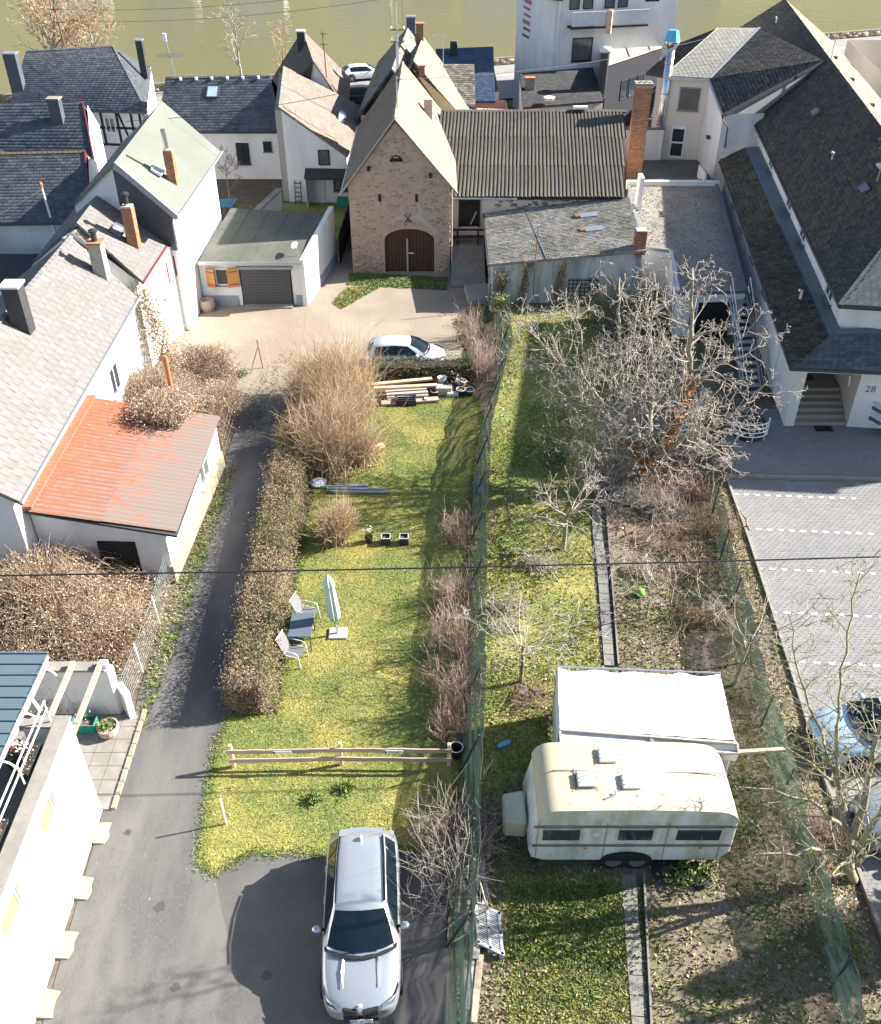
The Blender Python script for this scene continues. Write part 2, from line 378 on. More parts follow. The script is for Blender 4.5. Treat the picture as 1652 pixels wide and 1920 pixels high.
mat('lichen_slate', (0.25, 0.23, 0.19), rough=0.95, var=0.2, scale=5, island=0.45)
mat('shed_slate', (0.27, 0.25, 0.225), rough=0.95, var=0.2, scale=6, island=0.30, col2=(0.15, 0.145, 0.11), scale2=0.5, amt2=0.7)
mat('hotel_tile', (0.042, 0.040, 0.040), rough=0.75, var=0.25, scale=4, island=0.55, col2=(0.07, 0.062, 0.045), scale2=0.35, amt2=0.5, spots=((0.34, 0.33, 0.30), 5.0, 0.735))
mat('moss_tile', (0.038, 0.036, 0.030), rough=0.85, var=0.3, scale=5, island=0.6, spots=((0.13, 0.125, 0.085), 6.0, 0.68), col2=(0.06, 0.058, 0.028), scale2=1.0)
mat('lead', (0.11, 0.135, 0.165), rough=0.5, var=0.15, scale=2, spec=0.5)
mat('bitumen', (0.085, 0.09, 0.075), rough=0.9, var=0.15, scale=3, col2=(0.13, 0.13, 0.105), scale2=0.5, island=0.06)
mat('green_felt', (0.165, 0.175, 0.148), rough=0.95, var=0.06, scale=4, col2=(0.14, 0.148, 0.124), scale2=0.4, bump=0.15, bscale=50)
mat('corrugated', (0.100, 0.088, 0.072), rough=0.92, var=0.25, scale=4, col2=(0.135, 0.122, 0.092), scale2=0.7, amt2=0.6, stretch=(1, 0.3, 1), stripe=((28.1175, -3.6688, 0), 230.2921, (0.05, 0.044, 0.038), 0.6))
mat('orange_sheet', (0.34, 0.115, 0.06), rough=0.92, var=0.2, scale=6, stretch=(0.6, 1.3, 1), spots=((0.24, 0.205, 0.18), 9, 0.64), wear=((0.26, -0.05, 0), 4.85, (0.20, 0.165, 0.145)), stripe=((0, -27.1705, 0), 884.8253, (0.15, 0.085, 0.06), 0.7))
mat('blue_sheet', (0.095, 0.135, 0.16), rough=0.45, var=0.06, scale=2, spec=0.5)
mat('roof_base', (0.05, 0.05, 0.05), rough=0.95, var=0.2)
mat('moss', (0.12, 0.085, 0.045), rough=1.0, var=0.4, scale=12, bump=0.8, bscale=15)
# metal, wood, glass
mat('zinc', (0.42, 0.45, 0.48), rough=0.42, var=0.08, scale=5, metal=0.7)
mat('steel', (0.62, 0.64, 0.66), rough=0.25, var=0.06, scale=4, metal=0.95)
mat('dark_metal', (0.045, 0.048, 0.055), rough=0.55, var=0.15, scale=6)
mat('white_metal', (0.78, 0.78, 0.78), rough=0.45, var=0.03, scale=4)
mat('rust_metal', (0.22, 0.12, 0.07), rough=0.85, var=0.3, scale=12)
mat('garage_grey', (0.075, 0.078, 0.083), rough=0.6, var=0.05, scale=3)
mat('copper_paint', (0.55, 0.24, 0.07), rough=0.7, var=0.10, scale=6)
mat('maroon', (0.16, 0.025, 0.03), rough=0.6, var=0.1, scale=6)
mat('barn_wood', (0.065, 0.032, 0.022), rough=0.85, var=0.35, scale=8, island=0.3, stretch=(4, 4, 0.4))
mat('weathered_wood', (0.40, 0.31, 0.24), rough=0.9, var=0.22, scale=8, col2=(0.28, 0.22, 0.18), scale2=1.5, island=0.12, stretch=(0.4, 4, 4))
mat('fresh_wood', (0.62, 0.43, 0.28), rough=0.8, var=0.12, scale=6, island=0.1)
mat('timber_dark', (0.022, 0.022, 0.03), rough=0.8, var=0.2, scale=8)
mat('grey_wood', (0.34, 0.31, 0.28), rough=0.95, var=0.25, scale=10, island=0.25)
mat('glass', (0.03, 0.04, 0.05), rough=0.08, var=0.2, scale=1.5, spec=0.6)
mat('curtain_glass', (0.12, 0.125, 0.12), rough=0.15, var=0.35, scale=3, spec=0.6, stretch=(4, 4, 0.3))
mat('skylight_glass', (0.30, 0.40, 0.50), rough=0.1, var=0.1, spec=0.7)
mat('yellow_blind', (0.30, 0.265, 0.12), rough=0.7, var=0.08, scale=2)
mat('blue_cap', (0.10, 0.38, 0.62), rough=0.35, var=0.05, metal=0.3)
mat('black', (0.012, 0.012, 0.014), rough=0.8, var=0.2)
mat('dark_inside', (0.02, 0.018, 0.016), rough=1.0, var=0.3)
mat('cable', (0.018, 0.018, 0.022), rough=0.6, var=0.1)
mat('steel_wire', (0.25, 0.25, 0.26), rough=0.5, var=0.1, metal=0.5)
# plants
mat('bark', (0.27, 0.245, 0.195), rough=0.95, var=0.25, scale=8, island=0.22, col2=(0.20, 0.21, 0.12), scale2=0.7)
mat('pale_twig', (0.37, 0.325, 0.275), rough=0.9, var=0.2, scale=6, island=0.28)
mat('golden_twig', (0.42, 0.30, 0.185), rough=0.9, var=0.25, scale=1.2, island=0.55)
mat('red_twig', (0.38, 0.275, 0.225), rough=0.9, var=0.2, scale=4, island=0.35)
mat('yellow_bark', (0.30, 0.27, 0.185), rough=0.95, var=0.25, scale=6, island=0.2, col2=(0.25, 0.24, 0.10), scale2=0.9)
mat('brown_twig', (0.30, 0.215, 0.14), rough=0.95, var=0.25, scale=5, island=0.4)
mat('dead_ivy', (0.36, 0.17, 0.065), rough=0.95, var=0.3, scale=8, island=0.4)
mat('seed_fluff', (0.55, 0.45, 0.355), rough=1.0, var=0.2, scale=2, island=0.35, col2=(0.36, 0.27, 0.18), scale2=0.6)
mat('hedge_leaf', (0.17, 0.165, 0.07), rough=0.8, var=0.25, scale=1.5, island=0.28, sat=0.02)
mat('hedge_brown', (0.30, 0.215, 0.135), rough=0.9, var=0.2, scale=1.5, island=0.28, sat=0.015)
mat('ivy_leaf', (0.05, 0.075, 0.025), rough=0.55, var=0.25, scale=2, island=0.5, sat=0.02)
mat('fresh_leaf', (0.11, 0.165, 0.03), rough=0.6, var=0.2, scale=2, island=0.4, sat=0.02)
mat('grass_blade', (0.175, 0.21, 0.055), rough=0.75, var=0.3, scale=2.2, island=0.35, sat=0.02, col2=(0.38, 0.335, 0.09), scale2=0.45, amt2=0.85, spots=((0.40, 0.34, 0.19), 5.0, 0.64))
mat('weed_blade', (0.12, 0.175, 0.03), rough=0.75, var=0.3, scale=2.2, island=0.45, sat=0.02, col2=(0.28, 0.235, 0.11), scale2=0.55, amt2=0.7)
mat('dead_leaf', (0.36, 0.26, 0.18), rough=0.9, var=0.25, scale=4, island=0.55, sat=0.015)
mat('dark_stem', (0.05, 0.04, 0.03), rough=0.95, var=0.2)
# things
mat('silver_paint', (0.43, 0.45, 0.47), rough=0.28, var=0.02, metal=0.55, coat=0.6)
mat('silver_light', (0.62, 0.64, 0.66), rough=0.3, var=0.02, metal=0.3, coat=0.6)
mat('white_car', (0.70, 0.72, 0.74), rough=0.25, var=0.02, coat=0.6)
mat('ice_blue_paint', (0.44, 0.56, 0.66), rough=0.25, var=0.02, metal=0.3, coat=0.6)
mat('dark_car', (0.04, 0.045, 0.05), rough=0.25, var=0.05, coat=0.6)
mat('car_glass', (0.006, 0.012, 0.017), rough=0.06, var=0.1, spec=0.45)
mat('tyre', (0.02, 0.02, 0.021), rough=0.85, var=0.15)
mat('rim', (0.42, 0.43, 0.45), rough=0.35, metal=0.8, var=0.05)
mat('lamp_glass', (0.10, 0.12, 0.14), rough=0.08, var=0.1, spec=0.7)
mat('red_lamp', (0.30, 0.015, 0.015), rough=0.2, var=0.1)
mat('amber', (0.6, 0.22, 0.03), rough=0.3, var=0.1)
mat('caravan_roof', (0.50, 0.45, 0.32), rough=0.6, var=0.08, scale=2.2, col2=(0.40, 0.35, 0.23), scale2=1.0, amt2=0.6, stretch=(1, .6, 1), spots=((0.30, 0.26, 0.18), 4.0, 0.70))
mat('caravan_side', (0.66, 0.655, 0.60), rough=0.55, var=0.05, scale=3, col2=(0.36, 0.37, 0.26), scale2=1.5, amt2=0.8, stretch=(1.5, 1, 0.5))
mat('caravan_trim', (0.20, 0.17, 0.15), rough=0.6, var=0.1)
mat('canvas', (0.62, 0.61, 0.585), rough=0.85, var=0.03, scale=1.5, col2=(0.68, 0.66, 0.62), scale2=0.8, amt2=0.5)
mat('tent_sheet', (0.58, 0.60, 0.62), rough=0.6, var=0.08, scale=3)
mat('chair_grey', (0.15, 0.15, 0.155), rough=0.75, var=0.06, scale=10)
mat('table_dark', (0.10, 0.125, 0.155), rough=0.3, var=0.05, spec=0.5)
mat('parasol_cloth', (0.50, 0.62, 0.58), rough=0.85, var=0.06, scale=5)
mat('slab_grey', (0.33, 0.32, 0.315), rough=0.9, var=0.06, scale=6)
mat('terracotta', (0.45, 0.17, 0.08), rough=0.85, var=0.12, scale=8)
mat('plastic_white', (0.68, 0.68, 0.68), rough=0.5, var=0.04)
mat('plastic_black', (0.03, 0.032, 0.035), rough=0.55, var=0.1)
mat('plastic_green', (0.03, 0.24, 0.17), rough=0.5, var=0.08)
mat('plastic_red', (0.45, 0.04, 0.04), rough=0.5, var=0.08)
mat('plastic_blue', (0.10, 0.35, 0.62), rough=0.5, var=0.08)
mat('pallet_grey', (0.42, 0.43, 0.44), rough=0.7, var=0.06)
mat('stone_pot', (0.42, 0.34, 0.27), rough=0.9, var=0.12, scale=6)
mat('ball_green', (0.18, 0.48, 0.06), rough=0.6, var=0.1)
mat('plate_white', (0.75, 0.75, 0.74), rough=0.5, var=0.02)
mat('plate_blue', (0.02, 0.08, 0.35), rough=0.5, var=0.02)
mat('tarp_blue', (0.06, 0.22, 0.33), rough=0.6, var=0.2, scale=4)
mat('coir', (0.16, 0.085, 0.045), rough=1.0, var=0.2, scale=30)
mat('sign_ink', (0.10, 0.12, 0.18), rough=0.7, var=0.1)
mat('sign_red', (0.40, 0.16, 0.18), rough=0.7, var=0.1)
def net_mat(name, col, fill, scale, axis):
    """woven screening net: solid threads, open gaps, in upright folds"""
    m = bpy.data.materials.new(name); m.use_nodes = True; MATS[name] = m
    N, L = m.node_tree.nodes, m.node_tree.links; bs = N['Principled BSDF']; bs.inputs['Roughness'].default_value = 0.8
    geo = N.new('ShaderNodeNewGeometry'); ns = N.new('ShaderNodeTexNoise'); ns.inputs['Scale'].default_value = scale; ns.inputs['Detail'].default_value = 5.0
    mp = N.new('ShaderNodeMapping'); mp.inputs['Scale'].default_value = axis
    L.new(geo.outputs['Position'], mp.inputs['Vector']); L.new(mp.outputs[0], ns.inputs['Vector'])
    rp = N.new('ShaderNodeValToRGB'); e = rp.color_ramp.elements
    e[0].position = 0.32; e[0].color = (fill*0.6,)*3+(1,); e[1].position = 0.62; e[1].color = (min(1, fill*1.25),)*3+(1,)
    L.new(ns.outputs['Fac'], rp.inputs['Fac']); L.new(rp.outputs['Color'], bs.inputs['Alpha'])
    cr = N.new('ShaderNodeValToRGB'); e = cr.color_ramp.elements; e[0].position = 0.4; e[0].color = (*[c*.45 for c in col], 1); e[1].position = 0.6; e[1].color = (*col, 1)
    L.new(ns.outputs['Fac'], cr.inputs['Fac']); L.new(cr.outputs['Color'], bs.inputs['Base Color'])
    return m
net_mat('green_net', (0.125, 0.20, 0.14), 0.80, 3.0, (5.0, 0.12, 0.6))
net_mat('right_net', (0.16, 0.245, 0.18), 0.70, 3.0, (4.0, 0.25, 0.8))
def water_mat():
    m = bpy.data.materials.new('river_water'); m.use_nodes = True; MATS['river_water'] = m
    N, L = m.node_tree.nodes, m.node_tree.links; bs = N['Principled BSDF']
    bs.inputs['Base Color'].default_value = (0.145, 0.138, 0.078, 1); bs.inputs['Roughness'].default_value = 0.04
    bs.inputs['IOR'].default_value = 1.33
    geo = N.new('ShaderNodeNewGeometry'); mp = N.new('ShaderNodeMapping'); mp.inputs['Scale'].default_value = (0.35, 0.9, 1)
    ns = N.new('ShaderNodeTexNoise'); ns.inputs['Scale'].default_value = 1.1; ns.inputs['Detail'].default_value = 3
    bp = N.new('ShaderNodeBump'); bp.inputs['Strength'].default_value = 0.3; bp.inputs['Distance'].default_value = 0.15
    L.new(geo.outputs['Position'], mp.inputs['Vector']); L.new(mp.outputs[0], ns.inputs['Vector'])
    L.new(ns.outputs['Fac'], bp.inputs['Height']); L.new(bp.outputs[0], bs.inputs['Normal'])
water_mat()

mat('asphalt_newer', (0.098, 0.094, 0.091), rough=0.9, var=0.25, scale=34, col2=(0.125, 0.12, 0.114), scale2=0.9, amt2=0.8, bump=0.35, bscale=95, spots=((0.26, 0.25, 0.23), 24, 0.72))
mat('stain', (0.062, 0.060, 0.058), rough=0.7, var=0.2, scale=20)
# ------------------------------------------------------------ ground, roads, river
def quay(x): return 107.0+0.338*(max(-60, min(60, x))-6.5)
QD = Vector((0.947, 0.320, 0)); QN = Vector((-0.320, 0.947, 0)); QA = Vector((6.5, 107.0, 0))
def QP(s_, t, z=0.0): return QA+QD*s_+QN*t+Vector((0, 0, z))
QL = [(-600, quay(-60)), (-60, quay(-60)), (60, quay(60)), (600, quay(60))]
ground('ground', [(-600, -300), (600, -300)]+QL[::-1], -0.02, 'soil')
struct(MB().bar(QP(-70, .25, -1.6), QP(70, .25, -1.6), .5, 3.3).build('quay_wall', 'quay'))
# rough stones on the river side edge of the quay where it shows
ST = bpy.data.meshes.new('stone')
_mb = MB().box((0, 0, 0), (1, 1, 1)); ST.from_pydata(_mb.v, [], _mb.f); ST.materials.append(MATS['stone'])
def stones_on(parent, p0, udir, vdir, n, wdt, hgt, count, smin, smax, depth, mat_, seed, skip=None, name='rubble_stones'):
    """irregular flat stones bedded in a wall face, joined"""
    rng = np.random.default_rng(seed); V = []; Fq = []; p0 = Vector(p0); u = Vector(udir).normalized(); v = Vector(vdir).normalized(); n = Vector(n).normalized()
    k = 0
    for _ in range(count*3):
        if k >= count: break
        a, b = rng.uniform(0, wdt), rng.uniform(0, hgt)
        w_, h_ = rng.uniform(smin, smax), rng.uniform(smin, smax)*0.45
        if skip and skip(a, b): continue
        if a+w_ > wdt or b+h_ > hgt: continue
        d = rng.uniform(0.3, 1.0)*depth; c = p0+u*(a+w_/2)+v*(b+h_/2); j = rng.uniform(0.7, 1.0, 4); s_ = len(V)
        for q, (x, y) in enumerate(((-1, -1), (1, -1), (1, 1), (-1, 1))): V.append(c+u*x*w_/2+v*y*h_/2-n*0.03)
        for q, (x, y) in enumerate(((-1, -1), (1, -1), (1, 1), (-1, 1))): V.append(c+u*x*w_/2*j[q]+v*y*h_/2*j[3-q]+n*d)
        Fq += [(s_+4, s_+5, s_+6, s_+7), (s_, s_+1, s_+5, s_+4), (s_+1, s_+2, s_+6, s_+5), (s_+2, s_+3, s_+7, s_+6), (s_+3, s_, s_+4, s_+7)]; k += 1
    o = np_mesh(name, np.array([tuple(x) for x in V]), np.array(Fq), mat_, parent); o['kind'] = 'stuff'; return o
ground('river', QL+[(900, 900), (-900, 900)], -2.4, 'river_water')
# the far bank and its houses: only their mirror images reach the picture
def far_bank():
    rng = random.Random(5); V = []; xs = list(range(-420, 421, 30)); ys = [245, 262, 290, 340, 400, 470]; hs = [-2.6, 1.5, 4, 42, 92, 125]
    for j, y in enumerate(ys):
        for x in xs: V.append((x, y+rng.uniform(-6, 6)*(j > 1), hs[j]*(1+(rng.uniform(-.12, .12) if j > 2 else 0))))
    n = len(xs); F_ = [(j*n+i, j*n+i+1, (j+1)*n+i+1, (j+1)*n+i) for j in range(len(ys)-1) for i in range(n-1)]
    o = np_mesh('far_hillside', np.array(V), np.array(F_), 'far_hill'); struct(o)
far_bank()
def far_house(x, wd, h, rh, d=9, mat_='white_plaster', roof='slate', label=''):
    t = thing('riverside_house', label, 'house', (x, 264+d/2, 1.5), 'houses on the far river bank')
    y0, y1 = 264, 264+d
    MB().ring([(x-wd/2, y0), (x, y0), (x+wd/2, y0), (x+wd/2, y1), (x, y1), (x-wd/2, y1)], [h, h+rh, h, h, h+rh, h], 1.0).build('wall', mat_, t)
    m = MB()
    for s_ in (-1, 1): m.slab([(x, y0-.4, h+rh+.15), (x, y1+.4, h+rh+.15), (x+s_*(wd/2+.5), y1+.4, h-.3), (x+s_*(wd/2+.5), y0-.4, h-.3)], 0.25)
    m.build('roof', roof, t)
    for k in range(3):
        for q in range(2): MB().box((x-wd*.28+k*wd*.28, y0-.03, 4+q*3.2), (1.1, .08, 1.5)).build('window', 'glass', t)
far_house(-20, 15, 13.5, 6.5, label='white gabled house across the river, mirrored in the water')
far_house(-2, 10, 11.0, 4.5, mat_='beige_plaster', label='beige gabled house across the river between two white ones')
far_house(14, 16, 15.0, 6.5, label='tall white gabled house across the river')
for x_, w_, h_, r_, m_, l_ in ((-92, 16, 12, 6, 'white_plaster', 'wide white house far upstream on the opposite bank'), (-68, 13, 13, 6, 'beige_plaster', 'beige house upstream on the opposite bank'), (-46, 14, 14, 6.5, 'white_plaster', 'white gabled house opposite the half-timbered house'), (38, 14, 13, 6, 'white_plaster', 'white gabled house opposite the hotel'), (62, 15, 14, 6, 'beige_plaster', 'beige gabled house far downstream on the opposite bank')): far_house(x_, w_, h_, r_, mat_=m_, label=l_)
# river road
ground('pavement', [QP(-70, -14.0), QP(60, -14.0), QP(60, -8.8), QP(-70, -8.8)], 0.10, 'pave_light')
ground('river_road', [QP(-70, -8.8), QP(60, -8.8), QP(60, -0.8), QP(-70, -0.8)], 0.0, 'road')
ground('road_line', [QP(-70, -5.0), QP(60, -5.0), QP(60, -4.82), QP(-70, -4.82)], 0.004, 'white_paint')
struct(MB().bar(QP(-70, -8.8, 0.045), QP(60, -8.8, 0.045), .14, .13).build('road_kerb', 'concrete'))
rw = thing('river_wall', 'low rough stone wall between the river road and the water', 'wall', QP(-20, -.4))
MB().bar(QP(-70, -.4, .33), QP(60, -.4, .33), .5, .7).build('wall_core', 'quay', rw)
stones_on(rw, QP(-66, -.65, .02), QD, (0, 0, 1), -QN, 122, 0.62, 420, 0.35, 0.9, 0.05, 'stone', 4)
# driveway
DRIVE = [P(*q) for q in ((540, 640), (470, 715), (440, 810), (415, 880), (390, 985), (345, 1080), (305, 1180), (262, 1290), (240, 1400), (205, 1500), (192, 1526), (80, 1920))]
DRIVE += [Vector((-9.05, 8, 0)), Vector((0.6, 8, 0))]+[P(*q) for q in ((835, 1760), (842, 1640), (842, 1580), (760, 1592), (700, 1598), (650, 1603), (600, 1606), (560, 1597), (520, 1604), (480, 1597), (440, 1612), (405, 1640), (372, 1618), (378, 1570), (392, 1480), (408, 1390), (432, 1345), (478, 1120), (515, 980), (532, 860), (545, 770), (600, 690))]
ground('driveway', DRIVE, 0.0, 'asphalt')
ground('asphalt_apron', [P(*q) for q in ((405, 1642), (440, 1614), (480, 1600), (520, 1606), (560, 1600), (600, 1608), (650, 1606), (700, 1601), (760, 1595), (840, 1586), (840, 1640), (832, 1760), (820, 1985), (500, 1985), (455, 1900), (440, 1800), (415, 1700))], 0.0025, 'asphalt_newer')
rngd = random.Random(4)
for (u, v, r_) in ((300, 1700, .16), (500, 1830, .13), (240, 1560, .10), (430, 1480, .09), (330, 1850, .12)):
    c_ = P(u, v); ground('oil_stain', [c_+Vector((r_*rngd.uniform(.6, 1.3)*math.cos(R(24*i)), r_*rngd.uniform(.6, 1.2)*math.sin(R(24*i)), 0)) for i in range(15)], 0.005, 'stain')
YARD = [P(*q) for q in ((300, 650), (345, 605), (383, 560), (575, 560), (622, 495), (650, 470), (850, 470), (905, 470), (912, 570), (890, 640), (880, 700), (640, 730), (560, 740), (470, 740), (330, 700))]
ground('yard', YARD, 0.006, 'yard')
LAWN = [P(*q) for q in ((700, 752), (890, 745), (905, 780), (885, 900), (872, 1080), (862, 1300), (858, 1480), (850, 1600), (760, 1592), (700, 1598), (650, 1603), (600, 1606), (560, 1597), (520, 1604), (480, 1597), (440, 1612), (405, 1640), (372, 1618), (378, 1570), (392, 1480), (408, 1390), (432, 1345), (520, 1340), (560, 1060), (590, 900), (600, 860), (560, 800), (545, 770), (620, 740))]
ground('lawn', LAWN, 0.004, 'lawn')
GARDEN = [P(*q) for q in ((930, 560), (1260, 560), (1330, 640), (1385, 830), (1355, 900), (1365, 1060), (1420, 1270), (1480, 1500), (1550, 1760), (1600, 2000))]
GARDEN += [Vector((0.45, 8, 0))]+[P(*q) for q in ((850, 1700), (868, 1480), (880, 1240), (885, 1000), (905, 800), (935, 690))]
ground('garden', GARDEN, 0.008, 'garden_earth')
GLAWN = [P(*q) for q in ((936, 580), (1110, 590), (1150, 700), (1120, 800), (1105, 930), (1112, 1080), (1124, 1250), (1040, 1270), (1045, 1400), (960, 1470), (880, 1490), (884, 1240), (890, 1000), (912, 800), (940, 690))]
ground('garden_lawn', GLAWN, 0.012, 'lawn')
GLAWN2 = [P(*q) for q in ((945, 1640), (1178, 1645), (1190, 1830), (1200, 1990), (960, 1990), (948, 1800))]
ground('garden_lawn', GLAWN2, 0.012, 'lawn')
BED = [P(*q) for q in ((1330, 890), (1362, 890), (1400, 1010), (1450, 1170), (1500, 1330), (1540, 1480), (1600, 1660), (1665, 1890), (1700, 2000), (1600, 2000), (1540, 1760), (1470, 1500), (1410, 1270), (1355, 1060))]
ground('planting_bed', BED, 0.014, 'garden_earth')
# car park with laid pavers, kerb, painted bays
LOT = [P(*q) for q in ((1362, 897), (1720, 905), (1900, 1400), (2000, 1800), (1790, 2080), (1700, 1890), (1600, 1610), (1545, 1460), (1505, 1330), (1455, 1170), (1403, 1010))]
ground('car_park', LOT, 0.0, 'joint')
FORE = [P(*q) for q in ((1362, 893), (1800, 902), (1800, 770), (1480, 770), (1372, 770), (1350, 830))]
ground('forecourt', FORE, 0.10, 'joint')
def pavers(name, poly, z, parent, wd, ln, seed, ang=0.0, zig=True):
    xs = [p[0] for p in poly]; ys = [p[1] for p in poly]; rng = np.random.default_rng(seed)
    nx, ny = int((max(xs)-min(xs))/ln)+2, int((max(ys)-min(ys))/wd)+2
    J, I = np.meshgrid(np.arange(ny), np.arange(nx), indexing='ij')
    X = (min(xs)+(I+0.5*(J % 2))*ln).ravel(); Y = (min(ys)+J*wd).ravel(); k0 = in_poly(X, Y, poly); X, Y = X[k0], Y[k0]; n = len(X)
    a, b = ln/2*0.965, wd/2*0.93; sh = wd*0.16 if zig else 0
    zz = z+rng.uniform(0, 0.004, n)
    # six-cornered interlocking block: the outline kinks in the middle
    cor = [(-a, -b-sh), (0, -b+sh), (a, -b-sh), (a, b-sh), (0, b+sh), (-a, b-sh)]
    V = np.stack([np.stack([X+cx, Y+cy, zz], axis=1) for cx, cy in cor], axis=1).reshape(-1, 3)
    base = (np.arange(n)*6)[:, None]; F_ = np.concatenate([np.concatenate([base, base+1, base+4, base+5], axis=1), np.concatenate([base+1, base+2, base+3, base+4], axis=1)])
    o = np_mesh(name, V, F_, 'paver', parent); o['kind'] = 'stuff'; return o
lot_o = bpy.data.objects['car_park']; fore_o = bpy.data.objects['forecourt']
ORG['car_park'] = lot_o.location.copy(); ORG['forecourt'] = fore_o.location.copy()
vis = [P(*q) for q in ((1362, 899), (1700, 907), (1800, 1400), (1760, 1950), (1700, 1890), (1600, 1610), (1545, 1460), (1505, 1330), (1455, 1170), (1403, 1010))]
pavers('paving_blocks', vis, 0.006, lot_o, 0.12, 0.22, 2)
pavers('paving_blocks', [P(*q) for q in ((1362, 888), (1720, 896), (1720, 790), (1400, 790), (1372, 800))], 0.106, fore_o, 0.12, 0.22, 3)
# kerb stones
kb = [P(*q) for q in ((1360, 893), (1403, 1010), (1455, 1170), (1505, 1330), (1545, 1460), (1600, 1610), (1700, 1890), (1740, 2000))]
kerb = thing('kerb', 'pale concrete kerb between the planting bed and the paved car park', 'kerb', kb[3])
for i in range(len(kb)-1):
    n = max(1, round((kb[i+1]-kb[i]).length/1.0))
    for k in range(n):
        p, q = kb[i].lerp(kb[i+1], k/n), kb[i].lerp(kb[i+1], (k+1)/n-0.012/((kb[i+1]-kb[i]).length))
        MB().bar(p+Vector((0, 0, .05)), q+Vector((0, 0, .05)), .10, .14).build('kerb_stone', 'concrete', kerb)
fk = [P(1362, 893, 0.05), P(1800, 902, 0.05)]
fkerb = thing('forecourt_kerb', 'long low kerb step in front of the hotel forecourt', 'kerb', fk[0])
n = 12
for k in range(n): MB().bar(fk[0].lerp(fk[1], k/n), fk[0].lerp(fk[1], (k+1)/n-.001), .16, .15).build('kerb_stone', 'concrete', fkerb)
for (u0, v0, u1, v1, n) in ((1380, 927, 1600, 935, 12), (1402, 992, 1632, 1001, 12), (1424, 1066, 1660, 1077, 11), (1450, 1148, 1680, 1158, 10), (1476, 1240, 1700, 1251, 9)):
    for k in range(n):
        p = P(u0, v0).lerp(P(u1, v1), k/(n-1)); q = ground('bay_mark', [p+Vector((-.1, -.05, 0)), p+Vector((.1, -.05, 0)), p+Vector((.1, .05, 0)), p+Vector((-.1, .05, 0))], 0.0135, 'white_paint')
# garden paths
def slab_path(name, label, pts, wd, ln, matn, z=0.02):
    t = thing(name, label, 'path', pts[0]); t['kind'] = 'structure'
    if 'category' in t: del t['category']
    for i in range(len(pts)-1):
        a, b = Vector(pts[i]), Vector(pts[i+1]); n = max(1, round((b-a).length/ln))
        for k in range(n):
            p, q = a.lerp(b, k/n), a.lerp(b, (k+.95)/n); zz = Vector((0, 0, z+random.uniform(-.006, .006)))
            MB().bar(p+zz, q+zz, wd*random.uniform(.95, 1.02), .06).build('slab', matn, t)
    return t
slab_path('garden_path', 'narrow path of old concrete slabs running down the garden', [P(1143, 1250), P(1130, 1080), P(1120, 1000), P(1118, 950)], 0.36, 0.48, 'dark_concrete', 0.04)
slab_path('garden_path', 'short concrete slab path at the foot of the garden below the caravan', [P(1205, 1990), P(1192, 1830), P(1182, 1700), P(1178, 1640)], 0.36, 0.48, 'dark_concrete', 0.03)
ed = thing('bed_edging', 'dark upright edging boards along the garden slab path', 'edging', P(1150, 1250))
for (p, q) in (((1158, 1250), (1135, 950)), ((1222, 1990), (1205, 1640))):
    for k in range(4): MB().bar(P(*p).lerp(P(*q), k/4)+Vector((.02, 0, .06)), P(*p).lerp(P(*q), (k+.98)/4)+Vector((.02, 0, .06)), .05, .16).build('edging_board', 'dark_concrete', ed)
# ------------------------------------------------------------ building kit
def window(parent, c, right, normal, wd, ht, fr='white_metal', pane='glass', sill='concrete', mull=1, fw=0.07, proud=0.05, bars=0):
    c, r, n = Vector(c), Vector(right).normalized(), Vector(normal).normalized(); up = Vector((0, 0, 1)); m = MB()
    for s_ in (-1, 1):
        m.bar(c+r*s_*(wd/2-fw/2)-up*ht/2+n*proud/2, c+r*s_*(wd/2-fw/2)+up*ht/2+n*proud/2, fw, proud, up=n)
        m.bar(c-r*(wd/2-fw)+up*s_*(ht/2-fw/2)+n*proud/2, c+r*(wd/2-fw)+up*s_*(ht/2-fw/2)+n*proud/2, fw, proud, up=n)
    for k in range(mull): 
        x = -wd/2+wd*(k+1)/(mull+1); m.bar(c+r*x-up*(ht/2-fw)+n*proud*.4, c+r*x+up*(ht/2-fw)+n*proud*.4, fw*.8, proud*.8, up=n)
    for k in range(bars):
        z = -ht/2+ht*(k+1)/(bars+1); m.bar(c-r*(wd/2-fw)+up*z+n*proud*.35, c+r*(wd/2-fw)+up*z+n*proud*.35, fw*.7, proud*.7, up=n)
    o = m.build('window', fr, parent)
    MB().bar(c-r*(wd/2-fw*.5)+n*.008, c+r*(wd/2-fw*.5)+n*.008, ht-fw, .012, up=n).build('pane', pane, o)
    if sill: MB().bar(c-r*(wd/2+.06)-up*(ht/2+.03)+n*.07, c+r*(wd/2+.06)-up*(ht/2+.03)+n*.07, .14, .05).build('sill', sill, o)
    return o
